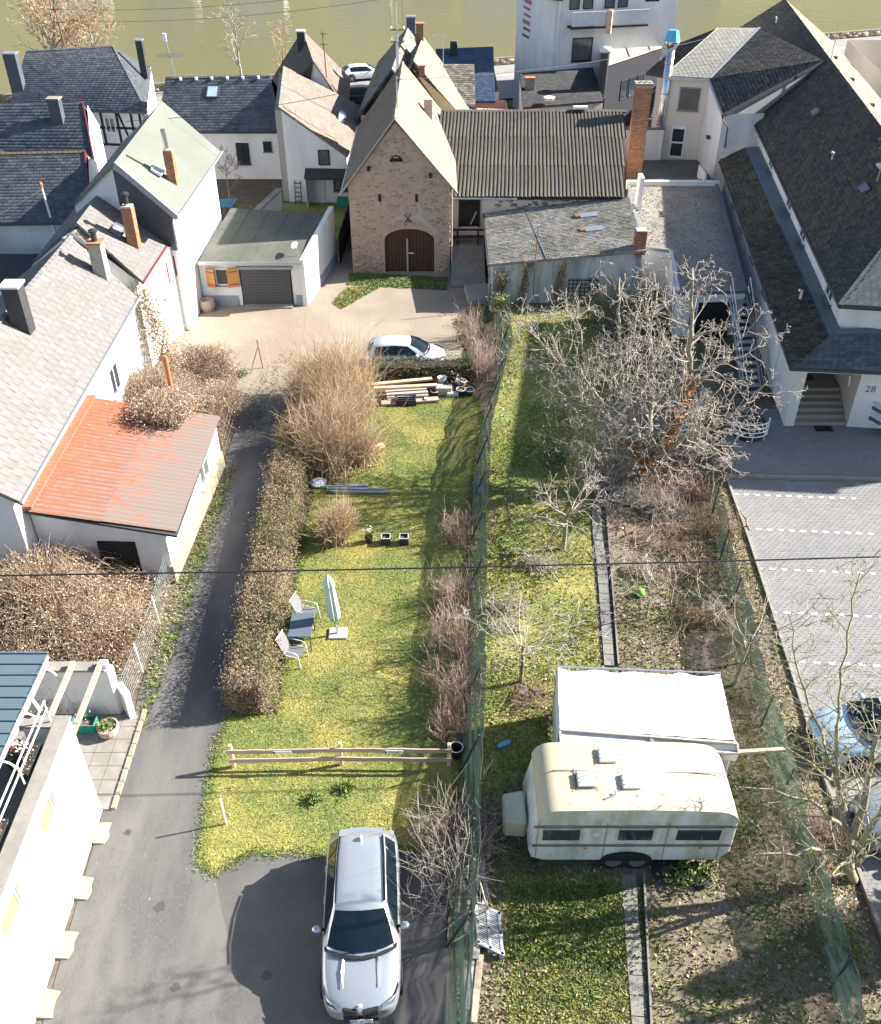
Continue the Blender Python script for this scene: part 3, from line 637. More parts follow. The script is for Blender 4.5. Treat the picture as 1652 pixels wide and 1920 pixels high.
def slope(parent, pts, mat_, tw=.32, th=.26, thick=.012, slab=.14, seed=3, name='roof_slope', tile=True, parts=0):
    pts = [Vector(p) for p in pts]
    if len(pts) == 4:
        rows = [[pts[0].lerp(pts[1], i/8).lerp(pts[3].lerp(pts[2], i/8), j/8) for i in range(9)] for j in range(9)]; V, F_ = ploft(rows); nn = Vector((0, 0, slab*1.1)); b = len(V)
        V += [tuple(Vector(p)-nn) for p in V]; F_ += [tuple(b+i for i in f[::-1]) for f in F_]
        rim = [i for i in range(9)]+[9*j+8 for j in range(1, 9)]+[72+i for i in range(7, -1, -1)]+[9*j for j in range(7, 0, -1)]
        F_ += [(rim[i], b+rim[i], b+rim[(i+1) % 32], rim[(i+1) % 32]) for i in range(32)]
        o = MB().add(V, F_).build(name, mat_, parent)
    else: o = MB().slab(pts, slab).build(name, mat_, parent)
    if tile: tiles('roof_tiles', pts, tw, th, mat_, o, thick=thick, jitter=thick*.4, seed=seed, parts=parts)
    return o
def caps(parent, p, q, mat_, n, r=.11, name='ridge_tile'):
    """a row of ridge tiles, joined"""
    m = MB(); p, q = Vector(p), Vector(q); d = (q-p).normalized(); sd = d.cross(Vector((0, 0, 1))).normalized()
    for k in range(n):
        a, b = p.lerp(q, k/n), p.lerp(q, (k+.97)/n); lift = Vector((0, 0, .03))
        m.add([a-sd*r-lift*1.5, a+lift*1.5, a+sd*r-lift*1.5, b-sd*r-lift*2, b+lift, b+sd*r-lift*2], [(0, 1, 4, 3), (1, 2, 5, 4), (0, 2, 1), (3, 4, 5)])
    o = m.build('ridge_tiles', mat_, parent); o['kind'] = 'stuff'; return o
def gutter(parent, p, q, r=.06, matn='zinc', name='gutter'):
    return MB().tube([p, q], r, 6).build(name, matn, parent)
def bricks(parent, x, y, z0, z1, wx, wy, bl=.25, bh=.085, matn='brick', seed=1):
    rng = np.random.default_rng(seed); V = []; F_ = []; nz = int((z1-z0)/bh)
    for k in range(nz):
        z = z0+k*bh
        for face in range(4):
            ln = wx if face % 2 == 0 else wy; nb = max(1, round(ln/bl)); off = 0.5*(k % 2)
            for i in range(-1, nb+1):
                a = max(-ln/2, -ln/2+(i+off)*ln/nb+.006); b = min(ln/2, -ln/2+(i+1+off)*ln/nb-.006)
                if b-a < .03: continue
                d = .012+rng.uniform(-.004, .004); s_ = len(V)
                for (t, zz, dd) in ((a, z+.005, d), (b, z+.005, d), (b, z+bh-.006, d), (a, z+bh-.006, d)):
                    if face == 0: V.append((x+t, y-wy/2-dd, zz))
                    elif face == 1: V.append((x+wx/2+dd, y+t, zz))
                    elif face == 2: V.append((x-t, y+wy/2+dd, zz))
                    else: V.append((x-wx/2-dd, y-t, zz))
                F_.append((s_, s_+1, s_+2, s_+3))
    o = np_mesh('bricks', np.array(V), np.array(F_), matn, parent); o['kind'] = 'stuff'; return o
def chimney(parent, x, y, z0, z1, wx=.5, wy=.5, matn='brick', cap='concrete', pot=None, seed=1):
    core = MB().box((x, y, (z0+z1)/2), (wx, wy, z1-z0)).build('chimney', 'mortar' if matn == 'brick' else matn, parent)
    if matn == 'brick': bricks(core, x, y, z0, z1, wx, wy, seed=seed)
    if cap: MB().box((x, y, z1+.04), (wx+.12, wy+.12, .09)).build('chimney_cap', cap, core)
    if pot: MB().lathe((x, y, z1+.08), [(.13, 0), (.12, .35), (.2, .4), (.2, .48), (.05, .55)], 10).build('chimney_pot', pot, core)
    return core
def skylight(parent, c, u, v, wd, ht, frame='zinc', pane='skylight_glass'):
    c, u, v = Vector(c), Vector(u).normalized(), Vector(v).normalized(); n = u.cross(v)
    if n.z < 0: n = -n
    m = MB()
    for s_ in (-1, 1):
        m.bar(c+u*s_*wd/2-v*ht/2+n*.05, c+u*s_*wd/2+v*ht/2+n*.05, .08, .12, up=n); m.bar(c-u*wd/2+v*s_*ht/2+n*.05, c+u*wd/2+v*s_*ht/2+n*.05, .08, .12, up=n)
    o = m.build('skylight', frame, parent)
    MB().bar(c-u*wd/2+n*.06, c+u*wd/2+n*.06, ht, .03, up=n).build('pane', pane, o); return o
def corr(parent, o, U, Vv, cols, rows, waves, amp, matn, name='corrugated_sheet'):
    """roof of separate corrugated sheets: origin o, U along the eave, Vv up the slope; every sheet overlaps the next"""
    o, U, Vv = Vector(o), Vector(U), Vector(Vv); n = U.cross(Vv).normalized()
    if n.z < 0: n = -n
    k = waves*6; me = bpy.data.meshes.new(name); V = []; F_ = []
    for j in (0, 1):
        for i in range(k+1): V.append((i/k, j, math.sin(2*math.pi*waves*i/k)))
    F_ = [(i, i+1, k+2+i, k+1+i) for i in range(k)]
    me.from_pydata(V, [], F_); me.materials.append(MATS[matn]); me.polygons.foreach_set('use_smooth', [True]*k); me.update()
    for r_ in range(rows):
        for c_ in range(cols):
            p = o+U*(c_/cols)+Vv*(r_/rows)+n*(.01+.006*((c_+r_) % 2))
            vx = Vv/rows*1.03; nn = n*amp
            instance(name, me, parent, frame_mat(p+n*random.uniform(0, .012), U/cols*1.02, vx-n*.02, nn))
def text3d(name, body, size, mat_, parent, loc, rot, align='CENTER', ext=.008):
    cu = bpy.data.curves.new(name, 'FONT'); cu.body = body; cu.size = size; cu.extrude = ext; cu.align_x = align; cu.align_y = 'CENTER'; cu.resolution_u = 2
    tmp = bpy.data.objects.new('tmp_text', cu); COL.objects.link(tmp); bpy.context.view_layer.update()
    me = bpy.data.meshes.new_from_object(tmp); bpy.data.objects.remove(tmp)
    me.materials.clear(); me.materials.append(MATS[mat_]); o = bpy.data.objects.new(name, me); COL.objects.link(o)
    o.parent = parent; o.location = Vector(loc)-_org(parent); o.rotation_euler = rot; return o
# ------------------------------------------------------------ the stone barn
BX0, BX1, BY0, BY1, BXM, BE, BR = -5.08, 0.53, 52.4, 65.4, -2.42, 5.05, 8.5
barn = thing('stone_barn', 'tall stone barn with steep gable and arched dark wooden double gate', 'barn', (BXM, BY0, 0))
gx0, gx1, gs, gt = -3.20, -0.36, 1.95, 2.62
arc = [(gx0+(gx1-gx0)*(0.5-0.5*math.cos(math.pi*k/10)), gs+(gt-gs)*math.sin(math.pi*k/10)) for k in range(11)]
front = [(BX0, 0), (gx0, 0)]+arc+[(gx1, 0), (BX1, 0), (BX1, BE), (BXM, BR-.1), (BX0, BE)]
m = MB(); m.sheet([(x, BY0, z) for x, z in front])
m.ring([(BX0, BY0), (BX1, BY0), (BX1, BY1), (BXM, BY1), (BX0, BY1)], [BE, BE, BE, BR-.1, BE]); m.f = [f for i, f in enumerate(m.f) if i != 1]
for i in range(len(arc)-1): m.add([(arc[i][0], BY0, arc[i][1]), (arc[i+1][0], BY0, arc[i+1][1]), (arc[i+1][0], BY0+.3, arc[i+1][1]), (arc[i][0], BY0+.3, arc[i][1])], [(0, 1, 2, 3)])
for x in (gx0, gx1): m.add([(x, BY0, 0), (x, BY0, gs), (x, BY0+.3, gs), (x, BY0+.3, 0)], [(0, 1, 2, 3)])
bw = m.build('wall', 'barn_plaster', barn)
def bskip(a, b):
    x = BX0+a; z = b
    if gx0-.45 < x < gx1+.1 and z < gt+.1: return True
    lim = BE+(BR-BE)*(1-abs(x+.2-BXM)/2.85)-.35
    if z > lim: return True
    return z > 1.5 and random.random() < .5
stones_on(bw, (BX0, BY0, 0), (1, 0, 0), (0, 0, 1), (0, -1, 0), BX1-BX0, 8.2, 420, .12, .34, .018, 'stone', 8, bskip)
stones_on(bw, (BX0, BY0, 0), (1, 0, 0), (0, 0, 1), (0, -1, 0), BX1-BX0, 1.15, 240, .14, .42, .03, 'stone', 9, bskip, name='plinth_stones')
stones_on(bw, (BX1, BY0, 0), (0, 1, 0), (0, 0, 1), (1, 0, 0), 3.0, 4.8, 160, .15, .4, .03, 'stone', 10)
gate = MB().box(((gx0+gx1)/2, BY0+.28, gs/2+.2), (gx1-gx0, .06, gs+.9)).build('gate', 'dark_inside', barn)
n = 14
for k in range(n):
    x0, x1 = gx0+(gx1-gx0)*k/n+.012, gx0+(gx1-gx0)*(k+1)/n-.012; xm = (x0+x1)/2
    t = 1-2*(xm-gx0)/(gx1-gx0); h = gs+(gt-gs)*math.sqrt(max(0, 1-t*t))-.01
    MB().box((xm, BY0+.20+random.uniform(-.006, .006), .05+h/2-.02), (x1-x0, .05, h-.08)).build('plank', 'barn_wood', gate)
MB().box(((gx0+gx1)/2-.13, BY0+.13, 1.0), (.10, .07, 2.0)).build('closing_post', 'grey_wood', gate)
MB().box(((gx0+gx1)/2+.1, BY0+.14, 1.15), (.3, .05, .06)).build('latch', 'steel', gate)
# vent, slits, wall anchor, patches of render
hv = [(BXM+.02+.36*math.cos(math.pi*k/8), 6.33+.36*math.sin(math.pi*k/8)) for k in range(9)]
MB().add([(x, BY0-.012, z) for x, z in hv]+[(x, BY0+.02, z) for x, z in hv], [tuple(range(9)), tuple(range(9, 18))]+[(i, (i+1) % 9, 9+(i+1) % 9, 9+i) for i in range(9)]).build('vent', 'dark_inside', barn)
for x in (-3.37, -1.33): MB().box((x, BY0-.005, 4.38), (.14, .06, .42)).build('slit', 'dark_inside', barn)
MB().bar((-2.0, BY0-.05, 3.42), (-1.68, BY0-.05, 2.98), .05, .04, up=(0, 1, 0)).bar((-1.68, BY0-.04, 3.42), (-2.0, BY0-.04, 2.98), .05, .04, up=(0, 1, 0)).build('wall_anchor', 'dark_metal', barn)
for pp in ([(-2.7, 2.7), (-2.55, 3.1), (-2.1, 3.2), (-1.6, 3.18), (-1.1, 3.05), (-.55, 2.6), (-.30, 2.2), (-.22, 2.6), (-.5, 2.85), (-.95, 3.25), (-1.05, 3.7), (-1.2, 4.1), (-1.28, 4.1), (-1.2, 3.6), (-1.5, 3.32), (-2.2, 3.42), (-2.75, 3.1)],):
    MB().add([(x, BY0-.02, z) for x, z in pp]+[(x, BY0+.02, z) for x, z in pp], [tuple(range(len(pp)))]+[(i, (i+1) % len(pp), len(pp)+(i+1) % len(pp), len(pp)+i) for i in range(len(pp))]).build('render_patch', 'render_patch', barn)
for x in (-3.9, -.55): MB().bar((x, BY0-.35, 6.0 if x < -2 else 5.65), (x, BY0+.2, 6.0 if x < -2 else 5.65), .16, .16).build('purlin_end', 'timber_dark', barn)
ov = .38
slope(barn, [(BX0-ov, BY1+.2, BE-ov*1.22+.1), (BX0-ov, BY0-.15, BE-ov*1.22+.1), (BXM, BY0-.15, BR+.12), (BXM, BY1+.2, BR+.12)], 'barn_shaded_slate', .42, .30, .008, .1)
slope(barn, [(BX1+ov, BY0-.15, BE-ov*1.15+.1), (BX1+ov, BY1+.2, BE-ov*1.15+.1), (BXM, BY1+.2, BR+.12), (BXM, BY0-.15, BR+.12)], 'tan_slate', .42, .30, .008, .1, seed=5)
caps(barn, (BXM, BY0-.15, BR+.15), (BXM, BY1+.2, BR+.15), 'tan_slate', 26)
gutter(barn, (BX0-ov-.04, BY0-.2, BE-ov*1.22+.06), (BX0-ov-.04, BY1+.1, BE-ov*1.22+.06))
MB().bar((BX1+ov+.03, BY0-.17, BE-ov*1.15+.08), (BXM, BY0-.17, BR+.1), .05, .14, up=(0, 1, 0)).bar((BX0-ov-.03, BY0-.17, BE-ov*1.22+.08), (BXM, BY0-.17, BR+.1), .05, .14, up=(0, 1, 0)).build('verge_board', 'grey_wood', barn)
MB().tube([(BX1+.12, BY0+.1, 4.4), (BX1+.12, BY0+.1, 0.0)], .05, 6).build('downpipe', 'pink_plaster', barn)
MB().tube([(-2.35, 54.4, 8.5), (-2.35, 54.4, 10.2)], .035, 6).tube([(-2.35, 54.4, 10.15), (-2.0, 54.4, 10.05)], .02, 5).build('service_pole', 'zinc', barn)
chimney(barn, -.75, 60.6, 5.9, 7.6, .5, .5, 'render_patch', None)
# ------------------------------------------------------------ annex with corrugated roof
annex = thing('barn_annex', 'long annex with dark corrugated roof joined to the stone barn', 'building', (5.5, 54.6, 0))
AY = 54.7
MB().ring([(BX1+.02, AY), (10.5, AY), (11.6, 63.4), (11.7, 66.5), (BX1+.02, 66.5), (BX1+.02, 63.4)], [3.85, 3.85, 6.1, 5.4, 5.4, 6.1]).build('wall', 'beige_plaster', annex)
stones_on(bpy.data.objects['barn_annex'].children[0], (3.0, AY, 0), (1, 0, 0), (0, 0, 1), (0, -1, 0), 7.4, 3.8, 330, .16, .45, .05, 'stone', 21)
corr(annex, (-1.0, AY-.45, 3.80), (11.62, 0, 0), (1.22, 9.35, 2.36), 13, 3, 4, .05, 'corrugated')
MB().slab([(-.9, AY-.4, 3.70), (10.55, AY-.4, 3.70), (11.75, AY+8.8, 6.04), (.3, AY+8.8, 6.04)], .1).build('roof_deck', 'roof_base', annex)
MB().slab([(.25, AY+8.92, 6.12), (11.85, AY+8.92, 6.12), (12.0, AY+12.2, 5.2), (.25, AY+12.2, 5.2)], .1).build('rear_slope', 'corrugated', annex)
caps(annex, (.2, AY+8.9, 6.2), (11.86, AY+8.9, 6.2), 'corrugated', 13, .2)
MB().tube([(.7, AY-.5, 3.72), (4.4, AY-.5, 3.70)], .06, 6).build('gutter', 'zinc', annex)
dz0 = zat(424, AY)
dr = MB().box((1.68, AY-.0, dz0+.9), (1.12, .10, 1.8)).build('door', 'dark_inside', annex)
for x in (1.1, 2.26): MB().box((x, AY-.06, dz0+.9), (.10, .12, 1.85)).build('door_post', 'timber_dark', dr)
MB().bar((1.75, AY-.07, dz0+.1), (2.1, AY-.07, dz0+.9), .07, .04, up=(0, 1, 0)).build('leaning_board', 'grey_wood', dr)
rp = thing('loading_ramp', 'shaded concrete ramp with timber beam below the annex door', 'ramp', (1.7, 51.5, 0))
MB().prism([(.60, 50.3), (2.55, 50.3), (2.55, AY), (.60, AY)], -.02, [.12, .12, 1.25, 1.25]).build('ramp_body', 'dark_concrete', rp)
MB().bar((.6, 54.0, 1.55), (2.55, 54.0, 1.55), .12, .14).bar((.6, 54.05, 1.95), (2.55, 54.05, 1.95), .09, .10).bar((1.0, 54.0, 1.1), (1.0, 54.0, 1.9), .1, .1).bar((2.2, 54.0, 1.1), (2.2, 54.0, 1.9), .1, .1).build('rail', 'timber_dark', rp)
o = MB().box((2.15, 48.9, .22), (1.5, 1.9, .44), rz=.1).build('concrete_block', 'concrete', bevel=.06); tag(o, 'low grey concrete block beside the ramp and the net fence', 'block')
# roof flag: small white vent box on the annex ridge
tag(MB().box((8.9, 63.5, 6.38), (.9, .35, .14)).build('ridge_vent', 'white_metal', annex))
# ------------------------------------------------------------ slate shed in front of the annex
shed = thing('slate_shed', 'low shed with old slate roof and stained white wall under creepers', 'shed', (6.6, 48.2, 0))
S4 = [(2.55, 47.95, 2.32), (10.85, 48.15, 3.02), (10.85, 54.55, 3.72), (2.55, 54.45, 2.78)]
MB().ring([(2.8, 48.15), (10.7, 48.4), (10.7, 54.4), (2.8, 54.3)], [2.25, 2.92, 3.55, 2.65]).build('wall', 'stained_plaster', shed)
slope(shed, S4, 'shed_slate', .24, .17, .018, .1, seed=14)
gutter(shed, (2.50, 47.9, 2.3), (2.50, 54.4, 2.75), .05, 'dark_metal')
MB().tube([(2.55, 47.95, 2.25), (2.62, 48.02, 1.6), (2.62, 48.02, 0)], .05, 6).build('downpipe', 'zinc', shed)
for (x, y) in ((8.35, 52.7), (8.45, 51.0)):
    MB().box((x, y, 2.86+(y-48.05)*.098), (.95, .5, .06), rx=.1, ry=-.1).build('skylight', 'zinc', shed)
    MB().box((x-.62, y, 2.82+(y-48.05)*.098), (.28, .4, .1), rx=.1, ry=-.1).build('patch_brick', 'rust_metal', shed)
chimney(shed, 10.55, 48.6, 2.7, 4.0, .55, .55, 'brick', None, seed=3)
MB().tube([(5.0, 47.85, 0), (5.02, 47.85, 4.4)], .025, 5).build('rusty_pole', 'rust_metal', shed)
MB().bar((5.6, 48.0, 2.62), (4.9, 54.5, 3.06), .05, .05).build('roof_seam', 'lead', shed)
lat = thing('trellis', 'dark green lattice leaning against the stained shed wall', 'trellis', (7.7, 48.1, 0))
for k in range(8): MB().box((6.9+k*.22, 48.02, .75), (.045, .03, 1.5)).build('upright_slat', 'plastic_green' if 0 else 'timber_dark', lat)
for k in range(7): MB().box((7.67, 47.99, .12+k*.22), (1.65, .03, .045)).build('cross_slat', 'timber_dark', lat)
# ------------------------------------------------------------ hotel: flat gravel roof block
gz = 2.35
flatb = thing('flat_roof_block', 'low flat-roofed hotel block covered with grey gravel', 'building', (13, 45, 0))
GP = [P(1178, 340, gz), P(1338, 340, gz), P(1352, 370, gz), P(1398, 548, gz), P(1272, 552, gz), P(1258, 472, gz), P(1208, 466, gz), P(1182, 372, gz)]
GP2 = [Vector((p.x, p.y, 0)) for p in GP]
MB().prism([(p.x, p.y) for p in GP], 0.0, gz-.02).build('wall', 'white_plaster', flatb)
MB().sheet([p+Vector((0, 0, .004)) for p in GP]).build('gravel_roof', 'gravel', flatb)
gs_ = scatter([(p.x, p.y) for p in GP], 5200, 31)
leaf_mesh('roof_gravel', flat(gs_, gz+.005), 'gravel', (.05, .11), flatb, up=.2, aspect=.9, seed=32)['kind'] = 'stuff'
for i in range(len(GP)):
    a, b = GP[i], GP[(i+1) % len(GP)]; MB().bar(a+Vector((0, 0, .05)), b+Vector((0, 0, .05)), .16, .16).build('roof_edge', 'zinc' if i in (5, 6, 7, 4) else 'lead', flatb)
gf = GP[4].lerp(GP[3], .42); fy = (GP[3].y+GP[4].y)/2
MB().box((gf.x+.55, fy-.01, .95), (1.7, .1, 1.85)).build('garage_opening', 'dark_inside', flatb)
MB().box((GP[4].x+.6, fy-.02, .95), (.9, .1, 1.2)).build('dark_opening', 'dark_inside', flatb)
# terrace behind, white parapets
terr = thing('roof_terrace', 'dark flat roof terrace with white parapet behind the gravel roof', 'terrace', (14.5, 63, 0))
MB().prism([(11.9, 60.9), (17.7, 60.9), (17.7, 66.6), (11.9, 66.6)], 0, 2.2).build('terrace_body', 'bitumen', terr)
MB().box((14.8, 60.75, 2.4), (5.9, .28, .5)).build('front_parapet', 'white_plaster', terr)
MB().box((13.5, 66.7, 2.6), (3.2, .25, 3.2)).build('rear_parapet', 'white_plaster', terr)
MB().box((13.5, 66.66, 4.24), (3.3, .35, .07)).build('coping', 'lead', terr)
MB().box((16.9, 62.0, 2.6), (.12, 1.8, .8)).build('side_panel', 'white_plaster', terr)
bc = thing('brick_chimney_stack', 'tall free brick chimney stack beside the corrugated annex roof', 'chimney', (12.75, 63.6, 0))
core = MB().box((12.62, 62.9, 4.4), (.95, .75, 7.0)).build('stack', 'mortar', bc); bricks(core, 12.62, 62.9, 1.9, 7.85, .95, .75, seed=6)
tp = MB().box((12.62, 62.9, 7.95), (1.08, .88, .12)).build('stack_top', 'concrete', bc)
for k in range(5): MB().box((12.30+k*.16, 62.75+.22*(k % 2), 8.02), (.11, .16, .03)).build('flue_hole', 'black', tp)
MB().box((11.85, 56.5, 3.2), (.25, .9, 2.2)).build('white_pier', 'white_plaster', bc)
fl = thing('metal_flue', 'shiny steel flue pipe with blue conical cap', 'flue', (14.95, 67.3, 2))
MB().tube([(14.95, 67.3, 2.0), (15.0, 67.3, 9.0)], .27, 14).build('pipe', 'steel', fl, smooth=True)
for z in (4.2, 6.3, 8.2): MB().tube([(14.97, 67.3, z), (14.97, 67.3, z+.07)], .30, 14).build('band', 'zinc', fl)
MB().lathe((15.0, 67.3, 9.0), [(.27, 0), (.52, .5), (.52, .55)], 16).build('funnel', 'steel', fl, smooth=True)
MB().lathe((15.0, 67.3, 9.55), [(.52, 0), (.34, .62), (.30, .62)], 10).build('cap', 'blue_cap', fl)
# ------------------------------------------------------------ hotel main wing
hot = thing('hotel', 'large white hotel wing with dark mossy tiled hip roof and porch', 'building', (18, 45, 0))
E0, E1 = Vector((16.42, 36.14, 5.5)), Vector((23.6, 88.5, 5.5)); ER = Vector((24.9, 35.0, 5.5)); ER1 = Vector((33.4, 88.5, 5.5))
R0, R1 = Vector((20.75, 40.4, 8.75)), Vector((28.6, 88.5, 8.75))
slope(hot, [E1, E0, R0, R1], 'hotel_tile', .30, .26, .026, seed=41, parts=300)
slope(hot, [E0, ER, R0], 'light_slate', .30, .26, .026, seed=42)
slope(hot, [ER, ER1, R1, R0], 'tan_slate', .30, .245, .016, seed=43)
caps(hot, R0, R1, 'hotel_tile', 110, .13); caps(hot, E0+Vector((0, 0, .02)), R0, 'light_slate', 18, .12)
for a, b in ((E0, E1), (E0, ER)): MB().tube([a+Vector((-.04, -.02, -.12)), b+Vector((-.04, -.02, -.12))], .08, 6).build('gutter', 'dark_metal', hot)
U0, U1 = Vector((16.78, 36.55, 0)), Vector((23.9, 88, 0))
MB().ring([(16.78, 36.55), (24.5, 35.5), (33, 88), (23.9, 88)], [5.45]*4, 4.0).build('upper_wall', 'white_plaster', hot)
MB().prism([(21.7, 36.3), (34, 35.1), (36, 49), (23.7, 50)], 0, 11.4).build('east_block', 'white_plaster', hot)
MB().slab([(21.4, 36.1, 11.6), (34.3, 34.9, 11.6), (36.3, 49.3, 11.6), (23.4, 50.3, 11.6)], .2).build('east_flat_roof', 'bitumen', hot)
# lean-to along the west side
L0, L1 = Vector((14.36, 34.47, 3.5)), Vector((17.96, 62.2, 3.5)); I0, I1 = Vector((16.75, 36.3, 4.32)), Vector((20.35, 62.3, 4.32))
M0, M1 = Vector((15.98, 35.75, 4.26)), Vector((19.45, 62.27, 4.26))
lt = slope(hot, [L1, L0, M0, M1], 'moss_tile', .32, .27, .03, seed=44, name='porch_roof', parts=300)
MB().slab([M1, M0, I0, I1], .1).build('lead_flat', 'lead', hot)
slope(hot, [L0, (20.5, 33.9, 3.5), (20.5, 36.0, 4.25), M0+Vector((.25, .15, 0))], 'slate', .30, .24, .018, seed=45, name='porch_front_slope')
MB().slab([M0+Vector((.25, .15, 0)), (20.5, 35.95, 4.25), (20.5, 36.6, 4.3), I0], .08).build('porch_lead', 'lead', hot)
for a, b in ((L0, L1), (L0, Vector((20.5, 33.9, 3.5)))): MB().tube([a+Vector((-.03, -.03, -.1)), b+Vector((-.03, -.03, -.1))], .07, 6).build('gutter', 'dark_metal', hot)
MB().bar((14.5, 34.6, 3.30), (20.4, 34.1, 3.30), .06, .16).build('fascia', 'white_metal', hot)
W0, W1 = Vector((15.03, 35.41, 0)), Vector((18.45, 62.2, 0))
def wallq(name, a, b, z0, z1, th=.3, matn='white_plaster'):
    a, b = Vector((a[0], a[1], 0)), Vector((b[0], b[1], 0)); d = (b-a).normalized(); nn = Vector((-d.y, d.x, 0))*th
    return MB().prism([a, b, b+nn, a+nn], z0, z1).build(name, matn, hot)
wallq('porch_side_wall', W1, W0, 0.0, 3.42)
MB().prism([(15.03, 35.41), (15.47, 35.40), (15.50, 35.72), (15.07, 35.72)], 0, 3.40).build('porch_pillar', 'white_plaster', hot)
wallq('front_wall', (17.76, 35.33), (24.4, 34.6), 0, 3.42)
wallq('porch_inner_wall', (17.76, 35.34), (17.95, 39.3), 0, 3.40, -.25, 'beige_plaster')
wallq('porch_back_wall', (15.4, 38.9), (18.0, 38.75), 0, 3.45)
MB().slab([(15.0, 35.3, 3.45), (18.0, 35.2, 3.45), (18.2, 39.2, 3.45), (15.4, 39.2, 3.45)], .08).build('porch_ceiling', 'white_plaster', hot)
dw = MB().box((16.6, 38.78, 2.05), (2.0, .08, 2.1)).build('entrance_door', 'white_metal', hot)
for x in (16.1, 17.1): MB().box((x, 38.72, 2.1), (.72, .05, 1.7)).build('pane', 'glass', dw)
st = thing('entrance_steps', 'grey stone entrance steps under the hotel porch', 'steps', (16.6, 35.5, 0))
for k in range(6): MB().box((16.62+.01*k, 35.42+.31*k+(38.8-35.42-.31*k)/2, .1+.085+.165*k), (2.26, 38.8-35.42-.31*k, .165)).build('step', 'stair_stone', st, bevel=.012)
tag(MB().box((16.35, 37.9, 1.105), (1.1, .55, .02)).build('door_mat', 'coir'), 'brown coir mat before the hotel entrance door', 'mat')
tag(MB().box((16.7, 35.15, .118), (.75, .42, .02)).build('door_mat', 'black'), 'black rubber mat at the foot of the entrance steps', 'mat')
text3d('house_number', '28', .44, 'sign_ink', hot, (18.28, 35.27, 2.0), (R(90), 0, -.1))
for k in range(2): MB().tube([(17.72, 36.1, 1.7+.75*k), (17.66, 36.1, 2.2+.75*k)], .06, 8).build('wall_lamp', 'white_metal', hot)
ax = (W1-W0).normalized(); nx = Vector((-ax.y, ax.x, 0)); nx = nx if nx.x < 0 else -nx
for t in (8.5, 13.0, 17.5, 21.5): window(hot, W0+ax*t+Vector((0, 0, 2.9 if t > 8 else 2.2))+nx*.01, ax, nx, 1.1, .95, 'white_metal', 'glass', 'maroon')
ax2 = (U1-U0).normalized(); nx2 = Vector((-ax2.y, ax2.x, 0)); nx2 = nx2 if nx2.x < 0 else -nx2
for t in (2.5, 9.5, 14.0, 21.0): window(hot, U0+ax2*t+Vector((0, 0, 4.85))+nx2*.01, ax2, nx2, 1.4, .8, 'white_metal', 'glass', 'lead')
# roof ladders hooks and vents on the main slope
nrm = (E0-R0).cross(E1-R0).normalized(); nrm = nrm if nrm.z > 0 else -nrm
def on_main(u, v): 
    best = None
    for i in range(60):
        z = 5.6+i*.05; p = P(u, v, z); d = (p-R0).dot(nrm)
        if best is None or abs(d) < best[0]: best = (abs(d), p)
    return best[1]
for (u, v) in ((1530, 212), (1622, 356), (1448, 88)): 
    p = on_main(u, v); MB().box(p+nrm*.1, (.9, .38, .10), rz=1.43, rx=-.65).build('roof_hatch', 'lead', hot)
for (u, v) in ((1497, 104), (1455, 43), (1500, 560-0), (1560, 300)): 
    p = on_main(u, v); MB().tube([p, p+Vector((0, 0, .35)), p+Vector((-.15, -.1, .42))], .06, 6).build('roof_vent', 'zinc', hot)
p = on_main(1645, 340); MB().tube([p, p+Vector((0, 0, 2.2))], .03, 6).bar(p+Vector((-.5, 0, 1.9)), p+Vector((.5, 0, 1.9)), .03, .03).bar(p+Vector((-.35, 0, 1.5)), p+Vector((.35, 0, 1.5)), .03, .03).build('aerial', 'zinc', hot)
MB().lathe(p+Vector((.2, .1, .5)), [(.02, 0), (.3, .08), (.42, .2)], 12).build('satellite_dish', 'plastic_white', hot)
MB().tube([R0.lerp(R1, .52), R0.lerp(R1, .52)+Vector((0, 0, 2.2))], .03, 5).build('ridge_pole', 'zinc', hot)
for k in range(5): 
    q = R0.lerp(R1, .10+.13*k)+Vector((1.2, -.1, -.80)); MB().box(q, (.35, .3, .2)).build('roof_vent', 'dark_metal', hot)
# ------------------------------------------------------------ rear hotel wing
rear = thing('hotel_rear_wing', 'beige rear hotel wing with pale slate hip and dark tiled slope', 'building', (17, 66, 0))
fa, fb, fc, fv, ft, fs = Vector((14.75, 67.2, 7.45)), Vector((17.62, 66.45, 7.45)), Vector((17.75, 62.45, 6.3)), Vector((24.6, 66.0, 8.62)), Vector((22.9, 75.2, 8.9)), Vector((19.9, 75.2, 8.9))
slope(rear, [fa, fb, ft, fs], 'light_slate', .30, .26, .014, seed=51)
slope(rear, [fb, fc, fv], 'hotel_tile', .30, .26, .014, seed=52); slope(rear, [fb, fv, ft], 'hotel_tile', .30, .26, .014, seed=53)
slope(rear, [Vector((14.5, 72.0, 6.6)), fa, fs, Vector((18.0, 78.0, 7.4))], 'hotel_tile', .30, .26, .014, seed=54)
caps(rear, fa, fs, 'light_slate', 26, .1); MB().bar(fb+Vector((0, 0, .04)), ft+Vector((0, 0, .04)), .14, .05).build('valley', 'zinc', rear)
MB().bar(fa+Vector((0, -.05, -.12)), fb+Vector((0, -.05, -.12)), .12, .14).bar(fb+Vector((-.05, 0, -.12)), fc+Vector((-.05, 0, -.12)), .12, .14).build('gutter', 'zinc', rear)
MB().bar(fc+Vector((.1, -.05, -.1)), fv+Vector((0, -.05, -.1)), .06, .22).build('verge_board', 'dark_metal', rear)
MB().ring([(15.0, 67.35), (17.7, 66.75), (17.9, 62.75), (20.6, 63.3), (23, 70), (16, 75)], [7.3, 7.3, 6.15, 6.1, 6.5, 7.0], 0).build('wall', 'beige_plaster', rear)
